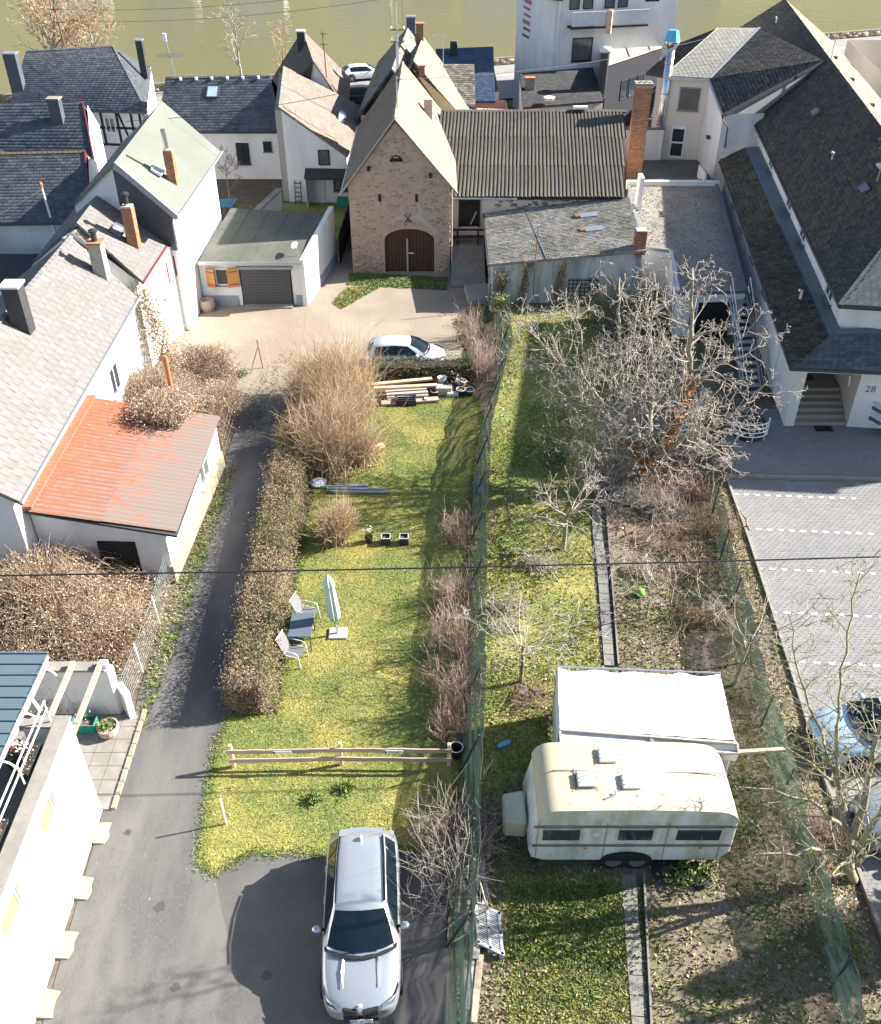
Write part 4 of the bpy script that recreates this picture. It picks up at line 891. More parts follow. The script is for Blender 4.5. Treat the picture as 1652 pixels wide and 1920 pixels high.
MB().prism([(17.86, 62.8), (24.5, 65.9), (24.4, 66.2), (17.86, 63.2)], 5.4, [6.2, 8.45, 8.45, 6.2]).build('gable_band', 'grey_plaster', rear)
MB().ring([(17.66, 66.6), (17.68, 66.72), (17.86, 62.72), (20.5, 63.25), (20.5, 63.2), (17.82, 62.66)], [7.25, 7.25, 6.12, 6.1, 6.1, 6.12], 0).build('white_facade', 'white_plaster', rear)
dd = Vector((2.7, -.6, 0)).normalized(); dn = Vector((-.6, -2.7, 0)).normalized(); wp = Vector((15.0, 67.35, 0))
window(rear, wp+dd*1.62+dn*.02+Vector((0, 0, 6.05)), dd, dn, 1.35, 1.45, 'concrete', 'curtain_glass', 'concrete', 0)
dr2 = MB().bar(wp+dd*.75+dn*.04+Vector((0, 0, 3.25)), wp+dd*1.75+dn*.04+Vector((0, 0, 3.25)), 2.1, .08, up=dn).build('balcony_door', 'white_metal', rear)
for zz in (2.78, 3.72): MB().bar(wp+dd*.87+dn*.09+Vector((0, 0, zz)), wp+dd*1.63+dn*.09+Vector((0, 0, zz)), .82, .04, up=dn).build('pane', 'glass', dr2)
MB().tube([(17.72, 62.5, 6.1), (17.8, 62.35, 5.8), (18.15, 62.4, 5.5), (18.2, 62.4, 4.2)], .055, 6).build('downpipe', 'dark_metal', rear)
MB().lathe((17.6, 64.6, 4.2), [(.02, -.1), (.28, 0), (.3, .12), (.02, .14)], 12, sx=.4).build('wall_dish', 'plastic_black', rear)
# outside stairs between flat block and hotel
sx = thing('outside_stairs', 'steel stairs with pale handrails between the flat roof and the hotel', 'stairs', (14.6, 41, 0))
sa, sb = Vector((14.95, 44.6, 2.1)), Vector((14.35, 38.2, .15))
for k in range(15):
    p = sa.lerp(sb, k/14); MB().box(p, (.85, .30, .05), rz=.08).build('tread', 'zinc', sx)
for o_ in (-.45, .45):
    off = Vector((o_, 0, 0)); MB().bar(sa+off, sb+off, .05, .2).build('stringer', 'zinc', sx)
    for hz in (.5, .95): MB().tube([sa+off+Vector((0, 0, hz)), sb+off+Vector((0, 0, hz))], .022, 6).build('handrail', 'steel', sx)
    for k in range(6): p = sa.lerp(sb, k/5)+off; MB().tube([p, p+Vector((0, 0, .95))], .022, 6).build('rail_post', 'steel', sx)
rt = thing('round_rail_planter', 'round black pit ringed with curved white tube rails', 'railing', P(1402, 820, .1))
cpt = P(1402, 815, .1)
MB().lathe(cpt, [(.62, 0), (.62, .75), (.58, .75)], 20).build('pit_ring', 'plastic_black', rt)
for k in range(4): MB().tube([cpt+Vector((.78*math.cos(a), .62*math.sin(a), .25+k*.2)) for a in [R(180+15*i) for i in range(13)]], .03, 6).build('rail', 'white_metal', rt)
for a in (185, 225, 270, 315, 355): MB().tube([cpt+Vector((.78*math.cos(R(a)), .62*math.sin(R(a)), 0)), cpt+Vector((.78*math.cos(R(a)), .62*math.sin(R(a)), .87))], .025, 6).build('rail_post', 'white_metal', rt)
bk = thing('hotel_balcony', 'small white hotel balcony with checked panel railing at ground floor', 'balcony', P(1652, 800, .6))
q0 = P(1640, 795, .55)
MB().prism([(q0.x-.35, q0.y+.9), (q0.x+.3, q0.y-.4), (q0.x+3, q0.y-.5), (q0.x+3, q0.y+.9)], .45, .6).build('slab', 'white_plaster', bk)
for k in range(4): MB().bar(Vector((q0.x-.33, q0.y+.85, .62+.25*k)), Vector((q0.x+.32, q0.y-.38, .62+.25*k)), .04, .16).build('rail_panel', ('sign_ink', 'tent_sheet')[k % 2], bk)
# ------------------------------------------------------------ white hotel by the river, black annex, dark low roof
wh = thing('white_guesthouse', 'tall white guesthouse with wooden balcony and painted sign on its side', 'building', (12, 88, 0))
A_, B_, C_, D_, E_ = (6.45, 89.2), (9.15, 84.4), (19.5, 87.0), (19.5, 99), (7.6, 100)
MB().ring([A_, B_, C_, D_, E_], [12.5]*5).build('wall', 'white_plaster', wh)
MB().slab([(5.9, 89.0, 12.4), (8.9, 83.6, 12.4), (20, 86, 12.4), (20, 99.5, 13.5), (7, 100.5, 13.5)], .3).build('roof', 'slate_dark', wh)
MB().prism([(8.25, 84.6), (9.6, 83.9), (9.9, 84.9), (8.6, 85.7)], 9.3, 12.3).build('eave_box', 'slate_dark', wh)
fd = (Vector((*C_, 0))-Vector((*B_, 0))).normalized(); fn = Vector((fd.y, -fd.x, 0)); b0 = Vector((*B_, 0))
window(wh, b0+fd*2.55+fn*.02+Vector((0, 0, 5.6)), fd, fn, 1.75, 1.75, 'timber_dark', 'curtain_glass', 'timber_dark', 0)
for k, x in enumerate((1.6, 2.75, 4.6, 5.75)): window(wh, b0+fd*x+fn*.02+Vector((0, 0, 9.4)), fd, fn, .85, 1.7, 'timber_dark', 'curtain_glass', None, 0)
window(wh, b0+fd*8.3+fn*.02+Vector((0, 0, 9.6)), fd, fn, 1.2, 1.4, 'timber_dark', 'glass', None, 0)
bal = MB().bar(b0+fd*1.1+fn*.55+Vector((0, 0, 7.35)), b0+fd*7.7+fn*.55+Vector((0, 0, 7.35)), 1.1, .12).build('balcony', 'timber_dark', wh)
for k in range(44):
    if 19 <= k <= 21: continue
    p = b0+fd*(1.15+k*.15)+fn*1.06+Vector((0, 0, 7.98)); MB().bar(p-fd*.055, p+fd*.055, .98, .025, up=fn).build('baluster', 'grey_wood' if 0 else 'tent_sheet', bal)
MB().bar(b0+fd*1.1+fn*1.06+Vector((0, 0, 8.5)), b0+fd*7.7+fn*1.06+Vector((0, 0, 8.5)), .10, .07).build('balcony_rail', 'tent_sheet', bal)
MB().prism([b0+fd*4.0+fn*1.05, b0+fd*4.28+fn*1.5, b0+fd*4.55+fn*1.05], 6.9, 8.6).build('balcony_pier', 'pink_plaster', wh)
MB().tube([b0+fd*.35+fn*.08+Vector((0, 0, 12)), b0+fd*.35+fn*.08+Vector((0, 0, 0))], .06, 6).build('downpipe', 'white_metal', wh)
sd_ = (Vector((*B_, 0))-Vector((*A_, 0))).normalized(); sn = Vector((-abs(sd_.y), -sd_.x, 0)).normalized(); a0 = Vector((*A_, 0))
for k in range(9):
    p = a0+sd_*(1.5+.12*(k % 2))+sn*.03+Vector((0, 0, 10.3-k*.52)); MB().bar(p-sd_*.5, p+sd_*.5-Vector((0, 0, .12)), .18 if k % 3 else .3, .03, up=sn).build('sign_stroke', 'sign_red' if 2 < k < 7 else 'sign_ink', wh)
bb = thing('black_clad_house', 'black clad building with pale flat roof behind the brick chimney', 'building', (16, 85, 0))
K4 = [P(1140, 122, 5.4), P(1250, 86, 5.4), P(1236, 40, 5.4), P(1117, 62, 5.4)]
MB().prism([(p.x, p.y) for p in K4], 0, 5.25).build('wall', 'timber_dark', bb)
MB().slab([p+Vector((0, 0, .1)) for p in K4], .16).build('flat_roof', 'light_slate', bb)
for t in (.35, .7): MB().bar(K4[0].lerp(K4[1], t)+Vector((0, 0, .13)), K4[3].lerp(K4[2], t)+Vector((0, 0, .13)), .06, .04).build('roof_seam', 'bitumen', bb)
MB().tube([K4[0]+Vector((-.3, -.1, -2.4)), K4[0]+Vector((-.3, -.1, .9))], .34, 12).build('vent_stack', 'dark_metal', bb)
MB().lathe(K4[0]+Vector((-.3, -.1, .95)), [(.45, 0), (.5, .18), (.42, .34), (.1, .42)], 14).build('vent_cap', 'plastic_white', bb, smooth=True)
kd = (K4[1]-K4[0]).normalized(); kn = Vector((kd.y, -kd.x, 0))
for k in range(3): window(bb, K4[0]+kd*(2.9+1.3*k)+kn*.02+Vector((0, 0, -2.3)), kd, kn, 1.1, 1.5, 'dark_metal', 'glass', None, 0)
lo = thing('dark_roof_house', 'low white house with flat dark slate roof before the guesthouse', 'building', (9.5, 78, 0))
K5 = [P(980, 200, 3.3), P(1131, 188, 3.3), P(1112, 126, 4.3), P(975, 137, 4.3)]
MB().ring([(p.x, p.y) for p in K5], [3.1, 3.1, 4.1, 4.1]).build('wall', 'white_plaster', lo)
slope(lo, [K5[0]+Vector((0, -.2, 0)), K5[1]+Vector((0, -.2, 0)), K5[2], K5[3]], 'slate_dark', .35, .28, .012, seed=61)
chimney(lo, 7.0, 79.5, 3.4, 4.6, .7, .5, 'concrete', 'terracotta'); MB().lathe((8.3, 76.6, 3.6), [(.02, 0), (.35, .1), (.45, .3)], 12).build('satellite_dish', 'plastic_white', lo)
# ------------------------------------------------------------ flat garage with orange shutters
gar = thing('garage', 'white flat-roofed garage with grey roller door and orange window shutters', 'garage', (-10, 48, 0))
MB().ring([(-12.85, 48.0), (-7.45, 48.0), (-6.45, 54.3), (-12.3, 55.2)], [2.5, 2.5, 2.75, 2.75]).build('wall', 'white_plaster', gar)
MB().slab([(-12.75, 47.62, 2.60), (-7.3, 47.62, 2.60), (-6.55, 54.3, 2.80), (-12.35, 55.3, 2.80)], .14).build('roof', 'bitumen', gar)
for t in (.2, .4, .6, .8): MB().bar(Vector((-12.75, 47.65, 2.61)).lerp(Vector((-7.3, 47.65, 2.61)), t), Vector((-12.35, 55.2, 2.81)).lerp(Vector((-6.55, 54.3, 2.81)), t), .10, .012).build('felt_seam', 'bitumen', gar)
MB().prism([(-7.45, 47.85), (-7.22, 47.85), (-6.18, 54.3), (-6.45, 54.3)], 0, [2.62, 2.62, 3.25, 3.25]).build('side_parapet', 'white_plaster', gar)
MB().bar((-12.75, 47.56, 2.55), (-7.3, 47.56, 2.55), .06, .16).build('fascia', 'zinc', gar)
MB().box((-11.9, 47.97, .28), (1.9, .06, .56)).build('plinth', 'plinth_grey', gar); MB().box((-7.62, 47.97, .28), (.4, .06, .56)).build('plinth', 'plinth_grey', gar)
MB().prism([(-7.2, 47.9), (-7.17, 47.9), (-6.14, 54.2), (-6.17, 54.2)], 0, .55).build('plinth', 'plinth_grey', gar)
gd = MB().box((-9.35, 48.0, 1.05), (2.75, .06, 2.15)).build('roller_door', 'black', gar)
for k in range(14): MB().box((-9.35, 47.95, .10+.15*k), (2.62, .04, .135)).build('door_slat', 'garage_grey', gd)
MB().box((-9.35, 47.93, 2.15), (2.95, .10, .14)).build('door_lintel', 'plinth_grey', gar)
gw = window(gar, (-11.6, 47.97, 1.65), (1, 0, 0), (0, -1, 0), .85, .95, 'white_metal', 'glass', 'concrete', 0)
for s_, a in ((-1, -.75), (1, .55)):
    hx = -11.6+s_*.45; c = Vector((hx+s_*.27*math.cos(a), 47.93-.27*abs(math.sin(a)), 1.65))
    if s_ > 0: c = Vector((-11.05, 47.80, 1.65))
    sh = MB().box(c, (.62 if s_ > 0 else .5, .04, 1.05), rz=a*.5).build('shutter', 'copper_paint', gar)
    for z in (-.35, .35): MB().box(c+Vector((0, -.03, z)), (.5, .02, .06), rz=a*.5).build('hinge_bar', 'rust_metal', sh)
MB().lathe((-7.75, 48.6, 3.0), [(.02, 0), (.3, .05), (.48, .16)], 16, sx=.35, sy=1).build('satellite_dish', 'plastic_white', gar)
MB().tube([(-7.6, 48.4, 2.5), (-7.6, 48.4, 3.1)], .03, 6).build('dish_pole', 'zinc', gar)
MB().box((-9.3, 47.75, .05), (2.6, .45, .1)).build('door_sill', 'concrete', gar)
o = MB().lathe((-12.55, 47.35, 0), [(.32, 0), (.42, .3), (.38, .62), (.30, .62), (.28, .5)], 14).build('wicker_planter', 'stone_pot'); tag(o, 'round stone planter at the corner of white house and garage', 'planter')
# ------------------------------------------------------------ row of houses on the west side
ga = thing('felt_roof_house', 'tall white house with pale green felt roof and brick chimney', 'house', (-15.3, 50, 0))
MB().ring([(-18.0, 46.3), (-15.35, 45.7), (-12.95, 44.9), (-12.8, 54.5), (-15.8, 56.9), (-18.4, 57.4)], [6.2, 8.2, 6.25, 6.25, 8.2, 6.2]).build('wall', 'white_plaster', ga)
slope(ga, [(-12.55, 44.4, 6.2), (-12.35, 54.7, 6.2), (-15.85, 57.1, 8.32), (-15.42, 45.6, 8.32)], 'green_felt', slab=.12, tile=False)
slope(ga, [(-18.3, 57.6, 6.2), (-18.0, 46.2, 6.2), (-15.42, 45.6, 8.32), (-15.85, 57.1, 8.32)], 'green_felt', slab=.12, tile=False)
MB().bar((-15.4, 45.5, 8.28), (-12.5, 44.3, 6.16), .10, .3).build('verge_board', 'grey_plaster', ga)
MB().prism([(-15.6, 45.75), (-12.95, 44.88), (-12.9, 45.0), (-15.6, 45.85)], 4.3, [8.0, 6.2, 6.2, 8.0]).build('slate_gable', 'slate', ga)
gutter(ga, (-12.5, 44.3, 6.15), (-12.3, 54.8, 6.15), .07, 'copper_paint' if 0 else 'zinc')
cz = chimney(ga, -13.35, 47.7, 6.5, 8.35, .42, .42, 'brick', None, seed=11); MB().tube([(-13.4, 47.7, 8.3), (-13.45, 47.7, 9.3)], .11, 10).build('flue_pipe', 'steel', cz)
skylight(ga, (-14.0, 47.6, 7.35), (0, 1, 0), (-.83, 0, .56), .9, .5, 'white_metal', 'zinc')
gb = thing('shutter_house', 'white house with maroon shutters and grey lichen-spotted slate roof', 'house', (-15, 44, 0))
MB().ring([(-19, 42.0), (-16.6, 41.6), (-13.95, 40.9), (-13.3, 45.3), (-16.7, 49.0), (-19.4, 49.4)], [4.7, 6.5, 4.55, 4.55, 6.5, 4.7]).build('wall', 'white_plaster', gb)
slope(gb, [(-13.5, 40.5, 4.6), (-13.4, 47.3, 4.6), (-16.85, 49.6, 6.65), (-16.55, 42.3, 6.65)], 'fibre_slate', .42, .32, .008, seed=71)
slope(gb, [(-19.4, 49.8, 4.7), (-19.1, 42.6, 4.7), (-16.55, 42.3, 6.65), (-16.85, 49.6, 6.65)], 'fibre_slate', .42, .32, .008, seed=72)
MB().prism([(-13.95, 43.2), (-13.05, 45.4), (-13.0, 47.9), (-13.95, 47.9)], 0, 4.5).build('side_wall', 'white_plaster', gb)
wv = Vector((.9, 2.2, 0)).normalized(); wn_ = Vector((2.2, -.9, 0)).normalized()
for k, (d, z) in enumerate(((.35, 3.3), (1.2, 3.4), (2.0, 3.5))):
    p = Vector((-13.95, 43.2, z))+wv*d+wn_*.03; MB().bar(p-wv*.12, p+wv*.12, 1.0, .05, up=wn_).build('shutter', 'maroon', gb)
chimney(gb, -14.45, 43.3, 4.9, 7.1, .48, .48, 'brick', None, 'plastic_black', seed=12)
skylight(gb, (-15.2, 43.6, 5.8), (0, 1, 0), (-.85, 0, .52), .9, .5, 'lead', 'zinc')
gutter(gb, (-13.45, 40.4, 4.55), (-13.35, 47.4, 4.55), .06, 'maroon')
gc = thing('long_grey_house', 'long low white house with wide pale grey slate roof beside the driveway', 'house', (-15.5, 32, 0))
MB().ring([(-19.5, 24.6), (-16.7, 24.6), (-13.85, 24.6), (-13.95, 40.2), (-16.7, 41.2), (-19.6, 41.4)], [4.1, 6.1, 4.1, 4.1, 6.1, 4.1]).build('wall', 'white_plaster', gc)
slope(gc, [(-13.45, 24.35, 4.12), (-13.65, 39.9, 4.12), (-16.65, 41.5, 6.3), (-16.65, 24.3, 6.3)], 'fibre_slate', .42, .34, .008, seed=73)
slope(gc, [(-19.9, 41.6, 4.1), (-19.8, 24.3, 4.1), (-16.65, 24.3, 6.3), (-16.65, 41.5, 6.3)], 'fibre_slate', .42, .34, .008, seed=74)
caps(gc, (-16.65, 24.3, 6.36), (-16.65, 41.5, 6.36), 'fibre_slate', 44, .14)
gutter(gc, (-13.4, 24.3, 4.05), (-13.6, 40.0, 4.05), .07, 'zinc')
chimney(gc, -16.0, 33.3, 5.5, 7.55, .62, .62, 'slate_dark', 'white_plaster')
chimney(gc, -15.05, 40.0, 4.6, 6.6, .55, .55, 'grey_wood', 'brick', 'plastic_black')
window(gc, (-13.9, 35.6, 2.3), (0, 1, 0), (1, 0, 0), 1.1, 1.3)
hx = MB().slab([(-16.5, 42.4, 6.4), (-15.6, 42.0, 5.6), (-16.2, 40.9, 5.75), (-17.0, 41.3, 6.3)], .1).build('hip_slope', 'lichen_slate', gc); tiles('roof_tiles', [(-17.0, 41.3, 6.32), (-16.2, 40.9, 5.77), (-15.6, 42.0, 5.62), (-16.5, 42.4, 6.42)], .25, .25, 'lichen_slate', hx)
# ------------------------------------------------------------ shed with orange corrugated roof
og = thing('orange_roof_shed', 'white shed with rust-orange corrugated roof overgrown by dry creeper', 'shed', (-11.5, 28.5, 0))
MB().ring([(-13.8, 25.4), (-9.35, 25.2), (-9.0, 32.4), (-13.8, 32.6)], [3.1, 2.35, 2.35, 3.1]).build('wall', 'white_plaster', og)
MB().prism([(-9.42, 25.1), (-9.28, 25.1), (-8.9, 32.4), (-9.05, 32.4)], 0, .75).build('tan_plinth', 'mortar_patch', og)
corr(og, (-13.72, 32.45, 3.22), (-.08, -7.4, 0), (4.85, .05, -.86), 8, 2, 4, .045, 'orange_sheet')
MB().slab([(-13.8, 25.1, 3.14), (-8.85, 24.9, 2.28), (-8.85, 32.4, 2.28), (-13.8, 32.5, 3.14)], .08).build('roof_deck', 'roof_base', og)
MB().bar((-13.72, 25.1, 3.3), (-13.72, 32.5, 3.3), .35, .10).build('wall_flashing', 'orange_sheet', og)
window(og, (-9.12, 30.0, 1.35), (.05, 1, 0), (1, -.05, 0), 1.2, .85, 'white_metal', 'curtain_glass')
MB().box((-11.1, 25.27, 1.0), (1.3, .12, 1.5)).build('dark_doorway', 'dark_inside', og)
MB().tube([(-11.0, 33.9, 0), (-11.0, 33.9, 4.3)], .09, 10).build('vent_pipe', 'terracotta', og)
# ------------------------------------------------------------ white house with balcony terrace, bottom left
bl = thing('balcony_house', 'bright white house with parapet balcony and blue metal roof', 'house', (-10, 12, 0))
def bxo(y): return -9.22+(15.72-y)*.01336
MB().prism([(-13, 15.72), (-13, 3), (bxo(3)-.18, 3), (bxo(15.72)-.18, 15.72)], 0, 2.9).build('ground_floor', 'white_plaster', bl)
MB().prism([(-9.52, 15.72), (-9.36, 3), (bxo(3)-.18, 3), (bxo(15.72)-.18, 15.72)], 2.9, 3.78).build('parapet', 'white_plaster', bl)
BW = [(13.0, 13.95), (10.5, 11.55)]; wz0, wz1 = 2.40, 3.34
def skin(y0, y1, z0, z1): MB().prism([(bxo(y0)-.18, y0), (bxo(y0), y0), (bxo(y1), y1), (bxo(y1)-.18, y1)], z0, z1).build('facade', 'white_plaster', bl)
skin(3, 15.72, 0, wz0); skin(3, 15.72, wz1, 3.78); skin(BW[0][1], 15.72, wz0, wz1); skin(BW[1][1], BW[0][0], wz0, wz1); skin(3, BW[1][0], wz0, wz1)
for y0, y1 in BW: window(bl, (bxo((y0+y1)/2)-.165, (y0+y1)/2, (wz0+wz1)/2), (.0134, -1, 0), (1, .0134, 0), y1-y0, wz1-wz0, 'white_metal', 'yellow_blind', None, 0, proud=.05)
MB().prism([(-10.3, 15.72), (-10.3, 15.42), (-9.52, 15.42), (-9.52, 15.72)], 2.9, 3.78).build('end_parapet', 'white_plaster', bl)
MB().prism([(-9.56, 15.75), (-9.40, 3), (-9.03, 3), (-9.18, 15.75)], 3.782, 3.85).build('coping', 'concrete', bl)
MB().prism([(-10.35, 15.76), (-10.35, 15.38), (-9.57, 15.38), (-9.57, 15.76)], 3.782, 3.85).build('coping', 'concrete', bl)
MB().sheet([(-13, 3, 2.906), (-9.5, 3, 2.906), (-9.55, 15.5, 2.906), (-13, 15.5, 2.906)]).build('balcony_floor', 'dark_concrete', bl)
for k in range(13):
    y = 16.75-k*.36
    if y < 12: break
    MB().box((-12.9, y-.18, 5.0-.0), (6.2, .352, .02)).build('roof_sheet', 'blue_sheet', bl)
    MB().box((-12.9, y, 5.025), (6.2, .05, .05)).build('roof_rib', 'blue_sheet', bl)
MB().bar((-9.85, 16.5, 4.95), (-9.8, 12.2, 4.95), .06, .12).build('roof_fascia', 'white_metal', bl)
MB().tube([(-9.83, 16.7, 4.93), (-9.73, 3, 4.93)], .06, 8).build('gutter', 'white_metal', bl)
for y in (15.55, 13.7, 11.9): MB().tube([(-9.62, y, 3.86), (-9.62, y, 4.55)], .022, 6).build('rail_post', 'white_metal', bl)
for z in (4.3, 4.56): MB().tube([(-9.62, 15.6, z), (-9.5, 3, z)], .024, 6).build('handrail', 'white_metal', bl)
for y in (16.3, 14.9, 13.5): MB().tube([(-9.80+.28*math.sin(R(a)), y, 4.92-.28*(1-math.cos(R(a)))) for a in range(0, 100, 20)], .025, 6).build('gutter_hook', 'white_metal', bl)
for y in (14.45, 12.3):
    fb_ = MB().box((-9.78, y, 3.75), (.24, .95, .2)).build('flower_box', 'plastic_black', bl)
    leaf_mesh('dry_plants', np.stack([RNG.uniform(-9.88, -9.68, 140), RNG.uniform(y-.45, y+.45, 140), RNG.uniform(3.83, 3.9, 140)], axis=1), 'dead_leaf', (.04, .09), fb_)['kind'] = 'stuff'
for y in (15.0, 13.4, 11.9, 10.5):
    xo = bxo(y)+.015; jp = [(xo+(.36 if i < 4 else 0)*random.uniform(.8, 1.1), y+(-.33+.22*(i if i < 4 else 7-i))*random.uniform(.85, 1.1)) for i in range(8)]
    MB().prism(jp, -.01, [.05, .02, .02, .05, .07, .07, .07, .07]).build('mortar_patch', 'mortar_patch', bl)
flw = MB().lathe((-10.35, 14.9, 2.91), [(.24, 0), (.30, .4), (.26, .4)], 12).build('balcony_pot', 'plastic_black'); tag(flw, 'dark flower pot with red and white blooms on the balcony floor', 'plant pot')
leaf_mesh('leaves', RNG.normal(size=(160, 3))*[.16, .16, .10]+[-10.35, 14.9, 3.45], 'ivy_leaf', (.06, .12), flw)['kind'] = 'stuff'
leaf_mesh('red_petals', RNG.normal(size=(25, 3))*[.06, .06, .04]+[-10.45, 15.0, 3.6], 'plastic_red', (.06, .1), flw)['kind'] = 'stuff'
leaf_mesh('white_petals', RNG.normal(size=(25, 3))*[.07, .07, .04]+[-10.22, 14.95, 3.6], 'plastic_white', (.06, .1), flw)['kind'] = 'stuff'
# terrace behind it: paving, end wall, pergola beams, planters
tr = ground('terrace', [(-13, 15.72), (-8.95, 15.72), (-9.0, 19.2), (-13, 19.2)], 0.016, 'joint'); ORG['terrace'] = tr.location.copy()
for i in range(8):
    for k in range(7): MB().box((-12.75+.5*i, 15.98+.48*k, .022+random.uniform(0, .006)), (.485, .465, .05)).build('slab', 'concrete', tr)
for k in range(8): MB().bar((-8.92, 15.75+.44*k, .04), (-8.93, 16.17+.44*k, .04), .12, .12).build('edge_stone', 'mortar_patch', tr)
ew = thing('terrace_wall', 'white terrace end wall with pale coping below the pergola beams', 'wall', (-11, 19.2, 0))
MB().prism([(-13, 19.1), (-9.65, 19.1), (-9.55, 19.35), (-13, 19.35)], 0, 1.9).build('wall', 'white_plaster', ew)
MB().box((-11.4, 19.22, 1.94), (3.4, .36, .08)).build('coping', 'concrete', ew)
MB().prism([(-9.65, 19.35), (-9.28, 18.9), (-9.15, 19.05), (-9.5, 19.5)], 0, 1.05).build('wing_wall', 'white_plaster', ew)
MB().box((-9.75, 19.22, 2.05), (.22, .22, .18)).build('post_foot', 'white_plaster', ew)
pg = thing('pergola', 'weathered pergola beams spanning from the terrace wall to the white house', 'pergola', (-10.5, 17.5, 0))
for x in (-9.82, -10.62, -11.4): MB().bar((x, 19.25, 2.1), (x+.02, 15.6, 2.15), .13, .13).build('beam', 'weathered_wood', pg)
MB().tube([(-10.9, 16.6, 4.9), (-9.9, 15.75, 4.0)], .05, 8).build('downpipe', 'white_metal', bl)
po = MB().lathe((-9.75, 18.35, .03), [(.20, 0), (.30, .15), (.32, .36), (.28, .38), (.26, .30)], 16).build('stone_pot', 'stone_pot'); tag(po, 'round pinkish clay pot with green plant on the terrace slabs', 'plant pot')
leaf_mesh('leaves', RNG.normal(size=(120, 3))*[.11, .11, .06]+[-9.75, 18.35, .45], 'fresh_leaf', (.07, .14), po)['kind'] = 'stuff'
gp = thing('green_trough', 'green plastic trough planter against the terrace wall', 'planter', (-10.5, 18.6, 0))
for d_, s_ in (((-.34, 0, .2), (.03, .42, .34)), ((.34, 0, .2), (.03, .42, .34)), ((0, -.2, .2), (.65, .03, .34)), ((0, .2, .2), (.65, .03, .34)), ((0, 0, .15), (.65, .37, .2))):
    MB().box(Vector((-10.5, 18.55, .03))+Vector(d_), s_).build('side' if d_[2] > .16 else 'soil', 'plastic_green' if d_[2] > .16 else 'soil', gp)
# ------------------------------------------------------------ houses towards the river
h1 = thing('slate_long_house', 'long white house with dark slate roof and one skylight', 'house', (-15, 70, 0))
MB().ring([(-19.5, 69.4), (-11.0, 69.4), (-11.6, 77.5), (-20.5, 77.5)], [3.5, 3.5, 3.5, 3.5]).build('wall', 'white_plaster', h1)
slope(h1, [(-19.9, 68.95, 3.45), (-11.0, 68.95, 3.45), (-12.3, 73.6, 6.05), (-19.7, 72.9, 6.05)], 'slate', .36, .26, .012, seed=81)
slope(h1, [(-12.0, 78, 3.4), (-20.7, 78, 3.4), (-19.7, 72.9, 6.05), (-12.3, 73.6, 6.05)], 'slate', .36, .26, .012, seed=82)
caps(h1, (-19.7, 72.9, 6.1), (-12.3, 73.6, 6.1), 'slate', 30, .13)
skylight(h1, (-16.2, 71.9, 5.35), (1, 0, 0), (0, .85, .5), .85, 1.1, 'dark_metal', 'skylight_glass')
window(h1, (-14.1, 69.37, 1.8), (1, 0, 0), (0, -1, 0), .9, 1.5, 'timber_dark', 'glass'); window(h1, (-12.3, 69.37, 2.3), (1, 0, 0), (0, -1, 0), .6, .7, 'timber_dark', 'glass')
gutter(h1, (-19.8, 68.85, 3.4), (-11.0, 68.85, 3.4), .08, 'dark_metal')
for k in range(6): MB().box((-18.6+k*1.1, 72.7+.1*k*.9, 6.05), (.14, .3, .16)).build('snow_hook', 'plastic_white', h1)
h2 = thing('small_window_house', 'white house with small dark window and long brown slate slope', 'house', (-8.5, 65, 0))
MB().ring([(-10.3, 64.5), (-6.35, 64.4), (-5.95, 70.9), (-6.2, 75), (-11.5, 75.4)], [6.05, 3.25, 3.25, 3.25, 6.05]).build('wall', 'white_plaster', h2)
slope(h2, [(-6.15, 64.1, 3.22), (-5.7, 70.9, 3.22), (-11.65, 75.9, 6.25), (-10.4, 64.2, 6.25)], 'brown_slate', .36, .27, .010, seed=83)
slope(h2, [(-5.7, 70.9, 3.22), (-6.0, 75.5, 3.5), (-11.65, 75.9, 6.25)], 'brown_slate', .36, .27, .010, seed=86)
MB().prism([(-10.75, 64.7), (-10.3, 64.7), (-11.4, 75.3), (-11.9, 75.3)], 0, 5.9).build('stone_flank', 'grey_wood', h2)
window(h2, (-7.75, 64.42, 3.0), (1, 0, 0), (0, -1, 0), .75, 1.0, 'timber_dark', 'curtain_glass', None, 0)
cn = MB().slab([(-9.05, 63.4, 1.95), (-6.2, 63.4, 1.95), (-6.2, 64.45, 2.3), (-9.05, 64.45, 2.3)], .12).build('canopy', 'slate_dark', h2)
MB().box((-8.35, 64.40, .95), (1.0, .08, 1.9)).build('front_door', 'tent_sheet', h2); MB().box((-8.98, 63.9, .95), (.08, 1.0, 1.9)).build('porch_side', 'tent_sheet', h2)
window(h2, (-6.75, 64.38, 1.3), (1, 0, 0), (0, -1, 0), .95, 1.0, 'timber_dark', 'curtain_glass', 'concrete', 1)
MB().tube([(-9.35, 64.1, 5.0), (-9.3, 64.1, 6.2)], .02, 5).build('aerial', 'zinc', h2)
skylight(h2, (-7.0, 70.2, 4.0), (.1, .85, .4), (-.85, .1, .45), 1.3, .45, 'lead', 'zinc')
ld = thing('ladder', 'small dark ladder leaning at the door of the white house', 'ladder', (-9.6, 64.3, 0))
for x in (-9.85, -9.45): MB().bar((x, 64.1, 0), (x, 64.4, 1.5), .05, .05).build('stile', 'timber_dark', ld)
for k in range(5): MB().bar((-9.85, 64.13+.06*k, .2+.28*k), (-9.45, 64.13+.06*k, .2+.28*k), .04, .04).build('rung', 'timber_dark', ld)
tag(MB().box((-6.6, 63.6, .3), (.75, .5, .6)).build('green_box', 'plastic_green'), 'green plastic box under the window of the white house', 'box')
yl = ground('back_lawn', [(-12.5, 57.5), (-6.2, 57.5), (-6.2, 64.3), (-12.5, 64.3)], 0.004, 'lawn')
